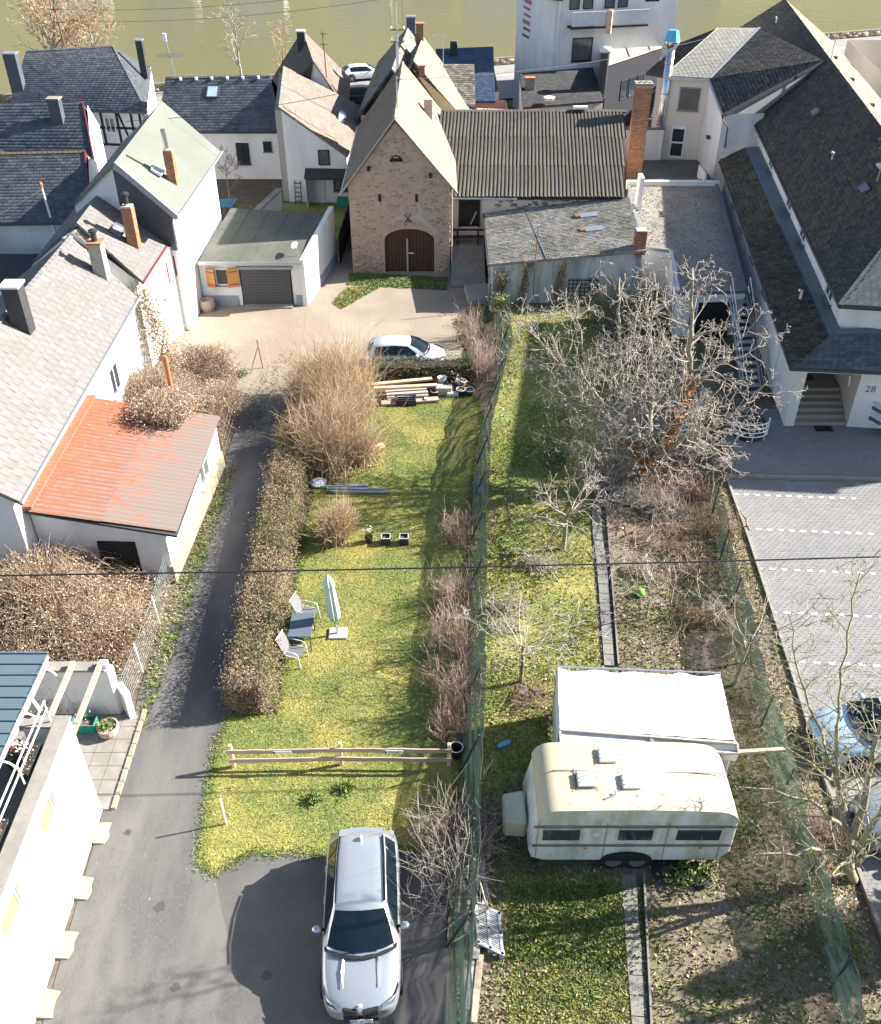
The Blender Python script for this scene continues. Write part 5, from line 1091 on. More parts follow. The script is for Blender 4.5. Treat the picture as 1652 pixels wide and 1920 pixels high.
gw_ = thing('garden_wall', 'low white garden wall with pale coping curving beside the small house', 'wall', (-11, 61, 0))
MB().prism([(-12.2, 57.2), (-11.9, 57.2), (-10.6, 63.2), (-10.9, 63.2)], 0, 1.25).build('wall', 'white_plaster', gw_); MB().prism([(-12.3, 57.1), (-11.85, 57.1), (-10.5, 63.3), (-10.95, 63.3)], 1.252, 1.34).build('coping', 'concrete', gw_)
pf = thing('plank_fence', 'dark tall plank fence between garage passage and barn', 'fence', (-5.7, 56, 0))
for k in range(26): MB().box((-5.95+.012*k, 53.9+.34*k, .85), (.05, .32, 1.7)).build('plank', 'timber_dark', pf)
h3 = thing('steep_gable_house', 'narrow steep gabled house with white wall and brown roof by the river', 'house', (-10.2, 80, 0))
MB().ring([(-12.6, 76.3), (-9.45, 76.2), (-7.2, 76.2), (-8.0, 87), (-11.5, 87.3), (-14.2, 87.4)], [3.0, 6.4, 3.0, 3.0, 6.4, 3.0]).build('wall', 'white_plaster', h3)
slope(h3, [(-6.95, 75.9, 2.9), (-7.75, 87.3, 2.9), (-11.55, 87.5, 6.6), (-9.42, 75.9, 6.6)], 'brown_slate', .36, .27, .010, seed=84)
slope(h3, [(-14.5, 87.6, 2.8), (-12.9, 76.0, 2.8), (-9.42, 75.9, 6.6), (-11.55, 87.5, 6.6)], 'slate_dark', .36, .27, .010, seed=85)
MB().slab([(-12.4, 76.05, 3.2), (-9.45, 76.05, 6.35), (-9.9, 76.0, 4.4)], .06, n=Vector((0, -1, 0))).build('slate_cladding', 'slate_dark', h3)
chimney(h3, -11.1, 83, 5.4, 7.3, .6, .6, 'slate_dark', 'white_plaster'); MB().box((-9.3, 75.7, 3.9), (.5, .5, 2.0)).build('white_flue', 'white_plaster', h3)
MB().tube([(-8.6, 77, 4.5), (-8.7, 77, 8.4)], .05, 6).bar((-8.9, 77, 8.2), (-8.4, 77, 8.2), .05, .05).bar((-8.9, 77, 7.5), (-8.4, 77, 7.5), .05, .05).build('service_pole', 'rust_metal', h3)
n1 = thing('blue_slate_house', 'house with steep dark blue slate roof behind the barn', 'house', (-3.5, 76, 0))
MB().ring([(-5.7, 71), (-1.0, 71), (-.2, 88), (-5.0, 88)], [4.0]*4).build('wall', 'pink_plaster', n1)
slope(n1, [(-5.4, 88.5, 3.9), (-6.0, 70.6, 3.9), (-3.4, 71.5, 7.0), (-2.6, 85.2, 7.3)], 'slate_blue', .36, .26, .012, seed=91)
slope(n1, [(-.6, 70.6, 3.9), (.2, 88.5, 3.9), (-2.6, 85.2, 7.3), (-3.4, 71.5, 7.0)], 'lichen_slate', .36, .26, .012, seed=92)
chimney(n1, -2.4, 85.0, 6.6, 8.0, .7, .6, 'slate_blue', 'zinc')
n2 = thing('pink_roof_house', 'old house with pinkish roof and mossy valley behind the barn', 'house', (-.5, 74, 0))
MB().ring([(-2.6, 68.5), (2.2, 68.5), (2.2, 79), (-2.2, 79)], [4.0]*4).build('wall', 'pink_plaster', n2)
slope(n2, [(2.6, 66.7, 3.6), (2.4, 76, 3.6), (-1.35, 79.5, 7.6), (-1.9, 72, 7.4)], 'tan_slate', .36, .26, .010, seed=93)
slope(n2, [(-4.2, 79, 4.2), (-4.0, 69, 4.2), (-1.9, 72, 7.4), (-1.35, 79.5, 7.6)], 'slate_dark', .36, .26, .010, seed=94)
chimney(n2, -1.55, 78.5, 7.0, 8.6, .55, .55, 'rust_metal', 'brick'); chimney(n2, -1.3, 71.2, 5.8, 7.2, .4, .4, 'brick', 'concrete', seed=15)
mv = MB().slab([(-1.9, 71.5, 6.9), (-.9, 71.2, 6.6), (2.7, 66.4, 3.6), (1.3, 66.4, 3.9)], .12).build('mossy_valley', 'moss', n2)
MB().tube([(.2, 74.5, 5.8), (.2, 74.5, 8.6)], .03, 6).tube([(-.9, 74.5, 8.3), (1.2, 74.5, 8.3)], .02, 5).tube([(1.2, 74.5, 7.9), (1.2, 74.5, 8.9)], .02, 5).tube([(-.6, 74.5, 8.0), (-.6, 74.5, 8.6)], .02, 5).build('aerial', 'zinc', n2)
n3 = thing('lichen_roof_house', 'small pinkish house with blotchy lichen roof and metal canopy', 'house', (2.2, 75, 0))
MB().ring([(.9, 73.4), (5.0, 73.4), (5.0, 77), (.9, 77)], [3.6]*4).build('wall', 'pink_plaster', n3)
slope(n3, [(.6, 73.1, 4.2), (2.55, 73.1, 4.2), (2.55, 77.6, 6.0), (.2, 77.6, 6.0)], 'lichen_slate', .36, .26, .012, seed=95)
MB().box((1.6, 73.6, 3.4), (1.9, .3, 1.4)).build('slate_wall', 'slate_blue', n3)
MB().slab([(2.7, 73.2, 3.15), (5.2, 73.0, 3.0), (5.2, 74.6, 3.5), (2.7, 74.6, 3.6)], .1).build('metal_canopy', 'light_slate', n3)
n4 = thing('blue_hip_house', 'house with smooth blue slate roof close to the river road', 'house', (2.2, 84, 0))
MB().ring([(-.3, 79.5), (4.6, 79.5), (4.6, 90), (-.3, 90)], [3.6]*4).build('wall', 'white_plaster', n4)
slope(n4, [(.0, 76.2, 3.7), (4.15, 76.2, 3.7), (4.5, 88.2, 5.2), (-.4, 87.3, 5.2)], 'slate_blue', .42, .42, .012, seed=96)
MB().box((1.1, 86, 5.4), (.6, .7, 1.1)).build('dormer', 'slate_dark', n4)
# ------------------------------------------------------------ half-timbered house and slate houses, far left
ht = thing('half_timbered_house', 'half-timbered house with black beams and big slate roof', 'house', (-26, 75, 0))
MB().ring([(-31.5, 73.6), (-21.7, 72.4), (-24.2, 85.5), (-32.5, 85)], [4.2]*4).build('wall', 'white_plaster', ht)
q1, q2, q3, q4 = Vector((-31.6, 73.1, 4.0)), Vector((-21.2, 71.9, 4.0)), Vector((-25.2, 79.5, 6.85)), Vector((-31.2, 77.8, 6.85))
slope(ht, [q1, q2, q3, q4], 'slate', .36, .26, .012, seed=97)
slope(ht, [q2, Vector((-24.0, 84.9, 4.1)), q3], 'slate', .36, .26, .012, seed=98); slope(ht, [Vector((-24.0, 84.9, 4.1)), Vector((-33, 85, 4.1)), q4, q3], 'slate', .36, .26, .012, seed=99); slope(ht, [Vector((-33, 85, 4.1)), q1, q4], 'slate', .36, .26, .012, seed=100)
caps(ht, q4+Vector((0, 0, .05)), q3+Vector((0, 0, .05)), 'slate', 24, .13); caps(ht, q2, q3+Vector((0, 0, .03)), 'slate', 22, .12)
hd = Vector((9.8, -1.2, 0)).normalized(); hn = Vector((-1.2, -9.8, 0)).normalized(); h0 = Vector((-31.5, 73.6, 0))+hn*.03
def tb(a, z0, b, z1, w_=.16): MB().bar(h0+hd*a+Vector((0, 0, z0)), h0+hd*b+Vector((0, 0, z1)), w_, .07, up=hn).build('timber', 'timber_dark', ht)
for z in (1.5, 2.7, 3.9): tb(4.0, z, 9.75, z)
for a in (4.6, 6.7, 7.9, 9.0, 9.65): tb(a, 1.5, a, 4.0)
tb(4.7, 3.9, 6.4, 1.5); tb(8.0, 3.9, 8.7, 1.5, .13)
window(ht, h0+hd*7.3+Vector((0, 0, 2.9)), hd, hn, .8, 1.1, 'white_metal', 'curtain_glass', None)
chimney(ht, -31.2, 74.8, 3.0, 7.3, .9, .7, 'slate', 'zinc'); chimney(ht, -23.2, 80, 4.5, 7.2, .5, .5, 'slate_dark', 'zinc')
MB().tube([(-28.6, 79, 6.5), (-28.8, 79, 9.8)], .05, 6).bar((-29.2, 79, 9.5), (-28.3, 79, 9.5), .06, .06).bar((-29.2, 79, 8.6), (-28.2, 79, 8.6), .06, .06).build('service_pole', 'rust_metal', ht)
ha = thing('slate_roof_house', 'slate-roofed house with red-trimmed white gable', 'house', (-24, 60, 0))
MB().ring([(-31, 59.6), (-21.3, 59.0), (-22.3, 63.2), (-23.3, 67.5), (-31, 68)], [4.2, 4.2, 6.6, 4.2, 4.2]).build('wall', 'white_plaster', ha)
slope(ha, [(-31, 59.2, 4.2), (-21.0, 58.6, 4.2), (-22.6, 63.2, 6.75), (-31, 62.6, 6.75)], 'slate', .36, .26, .012, seed=101)
slope(ha, [(-23.4, 67.8, 4.2), (-31, 68, 4.2), (-31, 62.6, 6.75), (-22.6, 63.2, 6.75)], 'slate', .36, .26, .012, seed=102)
MB().bar((-20.95, 58.5, 4.2), (-22.55, 63.2, 6.75), .08, .25).build('verge_board', 'maroon', ha)
chimney(ha, -23.8, 61.8, 5.4, 7.3, .7, .6, 'slate', 'concrete')
hb = thing('slate_front_house', 'dark slate-roofed house with timbered gable and maroon shutter', 'house', (-22, 53, 0))
MB().ring([(-30, 50.4), (-18.9, 50.5), (-19.9, 54.8), (-20.6, 58.9), (-30, 59)], [4.0, 4.0, 5.9, 4.1, 4.1]).build('wall', 'white_plaster', hb)
slope(hb, [(-30, 49.6, 3.85), (-18.85, 50.1, 3.85), (-20.25, 55.3, 6.0), (-30, 54.6, 6.0)], 'slate', .34, .26, .014, seed=103)
slope(hb, [(-21.0, 58.9, 4.3), (-30, 58.9, 4.3), (-30, 54.6, 6.0), (-20.25, 55.3, 6.0)], 'slate', .34, .26, .014, seed=104)
caps(hb, (-30, 54.6, 6.06), (-20.25, 55.3, 6.06), 'moss', 34, .14)
MB().bar((-18.8, 50.0, 3.85), (-20.2, 55.3, 6.02), .08, .25).build('verge_board', 'maroon', hb)
MB().box((-19.05, 52.0, 3.0), (.1, 1.0, 1.5), rz=.25).build('shutter', 'maroon', hb)
for k in range(4): MB().bar((-18.85-.25*k, 50.6+1.05*k, .8), (-18.85-.25*k, 50.6+1.05*k, 4.2), .12, .12).build('timber', 'timber_dark', hb)
lb = thing('low_flat_building', 'low white building with dark metal roof below the slate houses', 'building', (-21, 47, 0))
MB().prism([(-26, 43.8), (-18.3, 43.8), (-18.6, 49), (-26, 49)], 0, 2.35).build('wall', 'white_plaster', lb)
corr(lb, (-24.6, 44.6, 2.42), (5.9, 0, 0), (.2, 3.6, .35), 6, 1, 6, .025, 'slate_dark')
MB().slab([(-26, 45, 2.8), (-24.7, 45, 2.8), (-24.5, 50, 3.2), (-26, 50, 3.2)], .1).build('flat_cover', 'lead', lb)
sr = thing('white_leanto', 'white lean-to roof with roof windows beside the slate houses', 'building', (-26, 57, 0))
MB().slab([(-28.5, 59.7, 5.2), (-22.9, 56.6, 4.7), (-26.2, 56.2, 5.4), (-28.5, 57, 5.6)], .15).build('roof', 'zinc', sr)
for k in range(2): MB().bar((-26.6-k*1.3, 58.1+.5*k, 5.25+.1*k), (-25.3-k*1.3, 57.0+.5*k, 5.22+.1*k), .5, .16).build('roof_window', 'dark_metal', sr)
# corner of older buildings behind the hotel
ob = thing('old_stone_house', 'old stone-walled house with dark roof behind the hotel ridge', 'house', (36, 80, 0))
MB().ring([(33.8, 74), (46, 72), (48, 92), (36, 92)], [5.0]*4).build('wall', 'beige_plaster', ob)
slope(ob, [(33.2, 73.5, 4.9), (46, 71.5, 4.9), (46.5, 80, 8.5), (35, 81, 8.5)], 'slate_dark', .36, .3, .012, seed=105)
window(ob, (35.6, 73.65, 3.2), (1, -.16, 0), (-.16, -1, 0), .9, 1.3)
ob2 = thing('dark_roof_barn', 'dark-roofed building with mossy edge beyond the hotel', 'building', (38, 66, 0))
MB().ring([(33.5, 60), (46, 58), (47, 72), (34.5, 73)], [4.2]*4).build('wall', 'beige_plaster', ob2)
slope(ob2, [(33.0, 59.5, 4.1), (46, 57.5, 4.1), (47, 72.5, 6.5), (34, 73.5, 6.5)], 'slate_dark', .36, .3, .012, seed=106)
# ------------------------------------------------------------ cars
def make_car(label, paint, loc, rz, L=4.5, W=1.845, H=1.64, belt=1.06, hood=(.62, .80, .92, .99, 1.04), ws=(.285, .44), rear=(.88, .975), rear_h=.95,
             suv=False, plate=None, cat='car', group=None, name='parked_car'):
    t = thing(name, label, cat, (0, 0, 0), group); hw = W/2
    Y = lambda s_: -L/2+s_*L
    st = [(0.0, .70, hood[0], .34), (.012, .82, hood[0]+.10, .26), (.04, .91, hood[1], .22), (.10, .965, hood[2], .22), (.18, .99, hood[3], .22), (ws[0], 1.0, hood[4], .22), (.45, 1.0, belt, .22),
          (.62, 1.0, belt+.01, .22), (.80, 1.0, belt+.02, .22), (.92, .975, belt+.01, .24), (.97, .94, belt-.06, .28), (.992, .88, belt-.22, .34), (1.0, .80, belt-.40, .40)]
    rows = []
    for s_, w_, zt, zb in st:
        w = w_*hw; zm = zb+(zt-zb)*.55
        half = [(0, zt+.03), (.35*w, zt+.026), (.62*w, zt+.012), (.84*w, zt-.02), (.955*w, zt-.085), (.985*w, zt-.2 if zt-.2 > zm else (zt+zm)/2), (w, zm), (.985*w, (zm+zb)/2), (.95*w, zb+.05), (.80*w, zb)]
        bow = -.22*max(0, 1-s_/.20)+.08*max(0, (s_-.86)/.14)
        rows.append([(x, Y(s_)+bow*(1-(x/hw)**2)*(1 if abs(bow) > 0 else 0), z) for x, z in [(-x, z) for x, z in half[::-1]]+half[1:]])
    V, F_ = ploft(rows); n = len(rows[0]); F_.append(tuple(range(n))[::-1]); F_.append(tuple((len(rows)-1)*n+k for k in range(n)))
    body = MB().add(V, F_).build('body', paint, t, smooth=True)
    md = body.modifiers.new('round', 'SUBSURF'); md.levels = 1; md.render_levels = 1
    # cabin shell
    def cbow(s_): return -.30*max(0, 1-max(0, s_-ws[0])/(.56-ws[0]))+.10*max(0, (s_-.74)/.25)
    cab = [(ws[0]-.01, hood[4]+.045, .80, .93), (ws[0]+(ws[1]-ws[0])*.5, (hood[4]+H)/2+.06, .74, .93), (ws[1], H-.06, .66, .93), (.56, H, .64, .93), (.74, H-.015, .63, .92), (rear[0], H-.08, .60, .90), ((rear[0]+rear[1])/2, (H+rear_h)/2+.02, .66, .88), (rear[1], rear_h+.06, .74, .86)]
    rows = []
    for s_, z, wt, wb in cab:
        zb = min(belt-.03, z-.02); a, b = wt*hw, wb*hw; zs = z-.05 if z-.07 > zb else (z+zb)/2
        half = [(0, z), (.5*a, z-.006), (.86*a, z-.022), (a, zs), (a+(b-a)*.45, zs+(zb-zs)*.5), (b, zb)]
        rows.append([(x, Y(s_)+cbow(s_)*(1-(x/hw)**2), zz) for x, zz in [(-x, zz) for x, zz in half[::-1]]+half[1:]])
    V, F_ = ploft(rows); MB().add(V, F_).build('cabin', paint, t, smooth=True)
    def cabpt(s_):
        for i in range(len(cab)-1):
            if cab[i][0] <= s_ <= cab[i+1][0]+1e-6:
                k = (s_-cab[i][0])/(cab[i+1][0]-cab[i][0]); return [cab[i][q]+(cab[i+1][q]-cab[i][q])*k for q in range(4)]
        return list(cab[-1])
    def side(s_, f, sg):
        _, z, wt, wb = cabpt(s_); zb = belt-.03; zs = max(z-.05, zb+.02); a, b = wt*hw, wb*hw
        return Vector((sg*(b+(a-b)*f+.014), Y(s_), zb+(zs-zb)*f+.006))
    A = ws[0]; Bq = ws[1]
    for sg in (-1, 1):
        pts = [side(a_, f_, sg)-Vector((sg*.006, 0, .003)) for a_, f_ in ((A+.05, .02), (.45, .02), (.62, .02), (.80, .02), (rear[0]+.015, .06), (rear[0]-.01, .90), (.80, .92), (.62, .92), (Bq+.01, .92))]
        MB().slab(pts, .008, n=Vector((sg, 0, .35)).normalized()).build('window_trim', 'black', t)
        for poly in ([(A+.055, .05), (.60, .05), (.60, .88), (Bq+.015, .88)], [(.615, .05), (.79, .05), (.79, .88), (.615, .88)], [(.805, .08), (rear[0]+.005, .12), (rear[0]-.015, .86), (.805, .88)]):
            pts = []
            for i in range(4):
                a, b = poly[i], poly[(i+1) % 4]
                pts += [side(a[0]+(b[0]-a[0])*k/3, a[1]+(b[1]-a[1])*k/3, sg) for k in range(3)]
            MB().slab(pts, .012, n=Vector((sg, 0, .35)).normalized()).build('side_window', 'car_glass', t)
    def across(s0, s1, f0, f1, nm, m_):
        rws = []
        for k in range(6):
            s_ = s0+(s1-s0)*k/5; _, z, wt, wb = cabpt(s_); w = wt*hw*(f0+(f1-f0)*k/5)
            rws.append([(x*w, Y(s_)+cbow(s_)*(1-(x*w/hw)**2), z-.022*abs(x)**3+.012) for x in (-1, -.7, -.35, 0, .35, .7, 1)])
        V, F_ = ploft(rws); return MB().add(V, F_).build(nm, m_, t, smooth=True)
    rws = []
    for k in range(3): rws.append([(x*hw*.90, Y(A-.022+.014*k)-.30*(1-(x*.9)**2), hood[4]+.052+.006*k-.03*abs(x)**3) for x in (-1, -.8, -.55, -.28, 0, .28, .55, .8, 1)])
    V, F_ = ploft(rws); MB().add(V, F_).build('cowl', 'black', t, smooth=True)
    across(A+.004, Bq-.006, 1.05, .93, 'windscreen', 'car_glass'); across(rear[0]+.012, rear[1]-.01, .86, .92, 'rear_window', 'car_glass')
    for k in (-1, 1): MB().tube([(k*.12-.3, Y(A-.005)-.25, hood[4]+.075), (k*.12+.25, Y(A+.004)-.25, hood[4]+.09)], .012, 5).build('wiper', 'black', t)
    # wheels
    for sy in (.175, .80):
        for sg in (-1, 1):
            c = Vector((sg*hw*.90, Y(sy), .33)); wo = thing_part = MB()
            prof = [(.20, -.10), (.31, -.11), (.335, -.08), (.335, .08), (.31, .11), (.20, .10)]
            vs_ = []; nn = 20
            for r_, xx in prof: vs_ += [(c.x+sg*xx, c.y+r_*math.cos(2*math.pi*k/nn), c.z+r_*math.sin(2*math.pi*k/nn)) for k in range(nn)]
            fs = [(i*nn+k, i*nn+(k+1) % nn, (i+1)*nn+(k+1) % nn, (i+1)*nn+k) for i in range(len(prof)-1) for k in range(nn)]
            tyre = MB().add(vs_, fs).build('wheel', 'tyre', t, smooth=True)
            rim = MB()
            for k in range(7):
                a = 2*math.pi*k/7; rim.bar(c+Vector((sg*.10, 0, 0)), c+Vector((sg*.09, .21*math.cos(a), .21*math.sin(a))), .05, .02, up=(1, 0, 0))
            rim.tube([c+Vector((sg*.07, 0, 0)), c+Vector((sg*.08, 0, 0))], .215, 18); rim.build('rim', 'rim', tyre)
            MB().tube([(sg*hw*.93, Y(sy), .36), (sg*hw*1.003, Y(sy), .36)], .385, 20).build('wheel_arch', 'black', t)
    # lamps, grille, plate, mirrors, handles
    for sg in (-1, 1):
        MB().add([(sg*hw*.52, Y(.018)-.15, hood[0]+.19), (sg*hw*.84, Y(.045)-.05, hood[0]+.20), (sg*hw*.955, Y(.10), hood[0]+.24), (sg*hw*.94, Y(.085)-.01, hood[0]+.13), (sg*hw*.80, Y(.024)-.085, hood[0]+.10), (sg*hw*.54, Y(.008)-.155, hood[0]+.12)], [(0, 1, 2, 3, 4, 5)]).build('headlight', 'lamp_glass', t)
        MB().add([(sg*hw*.50, Y(1.0)+.055, belt-.30), (sg*hw*.80, Y(.995)+.02, belt-.29), (sg*hw*.80, Y(.998)+.02, belt-.40), (sg*hw*.50, Y(1.0)+.065, belt-.40)], [(0, 1, 2, 3)]).build('tail_light', 'red_lamp', t)
        mc = Vector((sg*(hw+.10), Y(A+.085), belt+.03))
        mm = MB().lathe(mc, [(.02, -.07), (.09, -.05), (.115, 0), (.10, .06), (.03, .085)], 10, sx=1.05, sy=.75).build('wing_mirror', paint, t, smooth=True)
        MB().bar(mc+Vector((-sg*.05, .01, -.04)), mc+Vector((-sg*.17, .03, -.06)), .06, .04).build('mirror_arm', 'black', mm)
        for s_ in (.57, .76): MB().box((sg*hw*.985, Y(s_), belt-.16), (.03, .18, .03)).build('door_handle', paint, t)
        MB().box((sg*hw*.70, Y(.016)-.06, .42), (.30, .05, .14), rz=sg*.45).build('air_intake', 'black', t)
    MB().box((0, Y(.006)-.18, .40), (W*.42, .06, .16)).build('lower_grille', 'black', t)
    if suv:
        for sg in (-1, 1):
            g = MB().prism([(sg*.04, Y(-.006)-.205), (sg*.40, Y(.002)-.165), (sg*.42, Y(.03)-.14), (sg*.04, Y(.02)-.19)], hood[0]-.06, hood[0]+.14).build('kidney_grille', 'black', t, bevel=.03)
            for k in range(7): MB().box((sg*(.08+.05*k), Y(-.008+.0012*k)-.203, hood[0]+.04), (.012, .02, .16)).build('grille_bar', 'dark_metal', g)
            MB().tube([(sg*hw*.62, Y(ws[1]+.01), H-.045), (sg*hw*.615, Y(.56), H+.0), (sg*hw*.605, Y(.72), H-.005), (sg*hw*.57, Y(rear[0]-.02), H-.06)], .022, 6).build('roof_rail', 'car_glass', t)
            MB().add([(sg*hw*.42, Y(.06), hood[2]+.012), (sg*hw*.50, Y(.07), hood[2]+.012), (sg*hw*.44, Y(A-.02), hood[4]+.04), (sg*hw*.38, Y(A-.02), hood[4]+.04), (sg*hw*.47, Y(.14), hood[3]+.05)], [(0, 1, 4), (1, 2, 4), (2, 3, 4), (3, 0, 4)]).build('bonnet_crease', paint, t)
        MB().lathe((0, Y(.84), H-.03), [(.05, 0), (.04, .06), (.012, .10)], 10, sx=.6, sy=1.6).build('roof_fin', 'plastic_white', t)
        MB().slab([(-hw*.60, Y(rear[0]-.01), H-.078), (hw*.60, Y(rear[0]-.01), H-.078), (hw*.57, Y(rear[0]+.04), H-.12), (0, Y(rear[0]+.052), H-.12), (-hw*.57, Y(rear[0]+.04), H-.12)], .03).build('roof_spoiler', paint, t)
        bd = MB().lathe((0, Y(.018)-.165, hood[0]+.215), [(.042, 0), (.042, .012)], 14).build('badge', 'plate_white', t)
        for k in (0, 1): MB().add([(0, Y(.018)-.165, hood[0]+.2285)]+[(.034*math.cos(R(180*k+90*i/4)), Y(.018)-.165+.034*math.sin(R(180*k+90*i/4)), hood[0]+.2285) for i in range(5)], [(0, 1, 2, 3, 4, 5)]).build('badge_quarter', 'plate_blue', bd)
    if plate:
        pl = MB().box((0, Y(-.010)-.21, .47), (.52, .02, .115), rx=-.15).build('number_plate', 'plate_white', t)
        MB().box((-.235, Y(-.010)-.214, .47), (.045, .02, .108), rx=-.15).build('plate_band', 'plate_blue', pl)
        text3d('plate_text', plate, .10, 'black', pl, (.02, Y(-.010)-.223, .47), (R(90)-.15, 0, 0), ext=.002)
    t.location = loc; t.rotation_euler.z = rz; ORG[t.name] = Vector(loc); return t
make_car('silver SUV with roof rails parked on the asphalt drive', 'silver_paint', (-1.88, 12.32, 0), R(3.0), suv=True, plate='MY W 227', L=4.28, W=1.845, H=1.64)
make_car('pale silver hatchback parked on the sandy yard behind the evergreen hedge', 'silver_light', (-1.75, 41.1, 0), R(92), L=3.6, W=1.62, H=1.45, belt=.95, hood=(.56, .70, .80, .88, .94), ws=(.25, .44), rear=(.88, .97))
make_car('ice blue car parked at the kerb of the paved car park', 'ice_blue_paint', (13.0, 18.0, 0), R(-84), L=4.3, W=1.8, H=1.5, belt=.98)
make_car('grey car under the bare tree beside the car park kerb', 'silver_paint', (13.3, 15.2, 0), R(-84), L=4.3, W=1.8, H=1.5, belt=.98)
make_car('white saloon on the river road behind the steep gable house', 'white_car', (-7.6, 100.0, 0), R(109), L=4.6, W=1.82, H=1.42, belt=.95, hood=(.6, .72, .82, .88, .93), rear=(.80, .92))
make_car('dark car between the houses near the river road', 'dark_car', (-6.7, 90.5, .1), R(100), L=4.3, W=1.8, H=1.5, belt=.98)
make_car('small dark car at the white wall below the slate houses', 'dark_car', (-21.5, 41.5, 0), R(95), L=4.2, W=1.75, H=1.45, belt=.95)
# ------------------------------------------------------------ caravan
cv = thing('caravan', 'dirty cream caravan with rounded roof and three dark side windows', 'caravan', (4.75, 15.0, 0))
CX0, CX1, CYN, CYF = 2.18, 7.34, 13.95, 16.0
zb, zr = .42, 2.52
def cprof():
    pts = [(CX0+.42, zb), (CX0+.12, zb+.12), (CX0+.03, zb+.45), (CX0+.10, zb+.85), (CX0+.22, zr-.62)]
    for k in range(7): a = R(180-90*k/6); pts.append((CX0+.22+.50+.50*math.cos(a), zr-.52+.50*math.sin(a)))
    pts += [(CX0+1.6, zr+.01), (4.8, zr+.02), (CX1-1.2, zr-.02)]
    for k in range(7): a = R(90-90*k/6); pts.append((CX1-.62+.58*math.cos(a), zr-.52+.46*math.sin(a)))
    pts += [(CX1-.02, zb+.75), (CX1-.03, zb+.35), (CX1-.30, zb)]
    return pts
cp = cprof(); n = len(cp); rows = []
for y, k in ((CYN, 0.985), (CYN+.02, 1.0), (CYF-.02, 1.0), (CYF, .985)):
    cxm, czm = (CX0+CX1)/2, (zb+zr)/2; rows.append([(cxm+(x-cxm)*k, y, czm+(z-czm)*k) for x, z in cp])
V, F_ = ploft(rows, close=True)
body = MB().add(V, F_+[tuple(range(n))[::-1], tuple(3*n+k for k in range(n))]).build('body', 'caravan_side', cv)
ri = [i for i, (x, z) in enumerate(cp) if z > zr-.62]; rp_ = [cp[i] for i in ri]
skin = []
for y in (CYN-.02, CYN+.10, CYF-.10, CYF+.02): skin.append([(x+(.012 if x > 4.8 else -.012), y, z+(.012 if CYN < y < CYF else -.02)+.012) for x, z in rp_])
V, F_ = ploft(skin); MB().add(V, F_).build('roof_skin', 'caravan_roof', cv, smooth=True)
yn = CYN-.012
def cpan(x0, x1, z0, z1, nm, m_, d=.02, par=None): return MB().box(((x0+x1)/2, yn-d/2+.008, (z0+z1)/2), (x1-x0, d, z1-z0)).build(nm, m_, par or cv)
for z in (1.86, 1.08): cpan(CX0+.12, CX1-.04, z-.025, z+.025, 'trim_strip', 'caravan_trim', .02)
for z in (1.815, 1.03): cpan(CX0+.12, CX1-.04, z-.008, z+.008, 'pin_stripe', 'caravan_trim', .016)
for x0, x1 in ((2.48, 3.50), (4.36, 5.30), (5.80, 6.98)):
    wf = cpan(x0, x1, 1.30, 1.79, 'window', 'caravan_side', .03); cpan(x0+.05, x1-.05, 1.345, 1.745, 'pane', 'glass', .05, wf)
cpan(4.40, 4.82, 1.20, 1.28, 'name_badge', 'tent_sheet', .014); cpan(4.40, 4.85, .94, 1.0, 'vent_grille', 'tent_sheet', .014)
MB().add([(3.78, yn-.004, 1.62), (3.96, yn-.004, 1.62), (3.95, yn-.004, 1.50), (3.87, yn-.004, 1.44), (3.79, yn-.004, 1.50)], [(0, 1, 2, 3, 4)]).build('shield_emblem', 'tent_sheet', cv)
for x in (3.6, 6.5): cpan(x, x+.09, .93, .97, 'side_reflector', 'amber', .02)
cpan(7.0, 7.015, .45, 1.0, 'locker_seam', 'caravan_trim', .014)
for x in (2.40, 4.10, 5.62): cpan(x, x+.012, .46, 2.0, 'panel_seam', 'caravan_trim', .012)
MB().box((CX1+.0, CYN+.2, 1.25), (.06, .12, .32)).build('tail_light', 'red_lamp', cv)
aw_ = [(4.06, .40)]+[(4.725+.66*math.cos(R(a)), .44+.36*math.sin(R(a))) for a in range(180, -1, -15)]+[(5.39, .40)]
MB().add([(x, yn-.006, z) for x, z in aw_], [tuple(range(len(aw_)))]).build('wheel_arch', 'black', cv)
for x in (4.42, 5.03):
    for y in (CYN+.105, CYF-.12):
        tw_ = MB().tube([(x, y-.09, .31), (x, y+.09, .31)], [.31, .31], 18).build('wheel', 'tyre', cv)
        MB().tube([(x, y-.10, .31), (x, y-.085, .31)], .20, 16).build('rim', 'rim', tw_)
for (x, y) in ((3.62, 14.78), (4.72, 14.72), (4.25, 15.52)):
    MB().box((x, y, zr+.02), (.58, .56, .03)).build('hatch_seal', 'caravan_trim', cv)
    hb_ = MB().box((x, y, zr+.09), (.46, .44, .10)).build('roof_hatch', 'canvas', cv, bevel=.02)
    for k in range(3): MB().box((x-.16, y-.13+.13*k, zr+.15), (.05, .04, .03)).build('hatch_catch', 'tent_sheet', hb_)
    leaf_mesh('leaf_litter', np.stack([x+RNG.choice([-1, 1], 60)*RNG.uniform(.22, .36, 60), y+RNG.uniform(-.33, .33, 60), np.full(60, zr+.04)], axis=1), 'dead_leaf', (.03, .07), hb_, up=.1)['kind'] = 'stuff'
MB().tube([(4.0, 14.22, zr-.0), (4.0, 14.22, zr+.05), (4.28, 14.32, zr+.09), (4.30, 14.4, zr+.12)], .025, 6).build('roof_vent_pipe', 'zinc', cv)
MB().bar((2.8, 15.1, zr+.03), (7.2, 15.02, zr+.005), .03, .012).build('roof_seam', 'caravan_trim', cv)
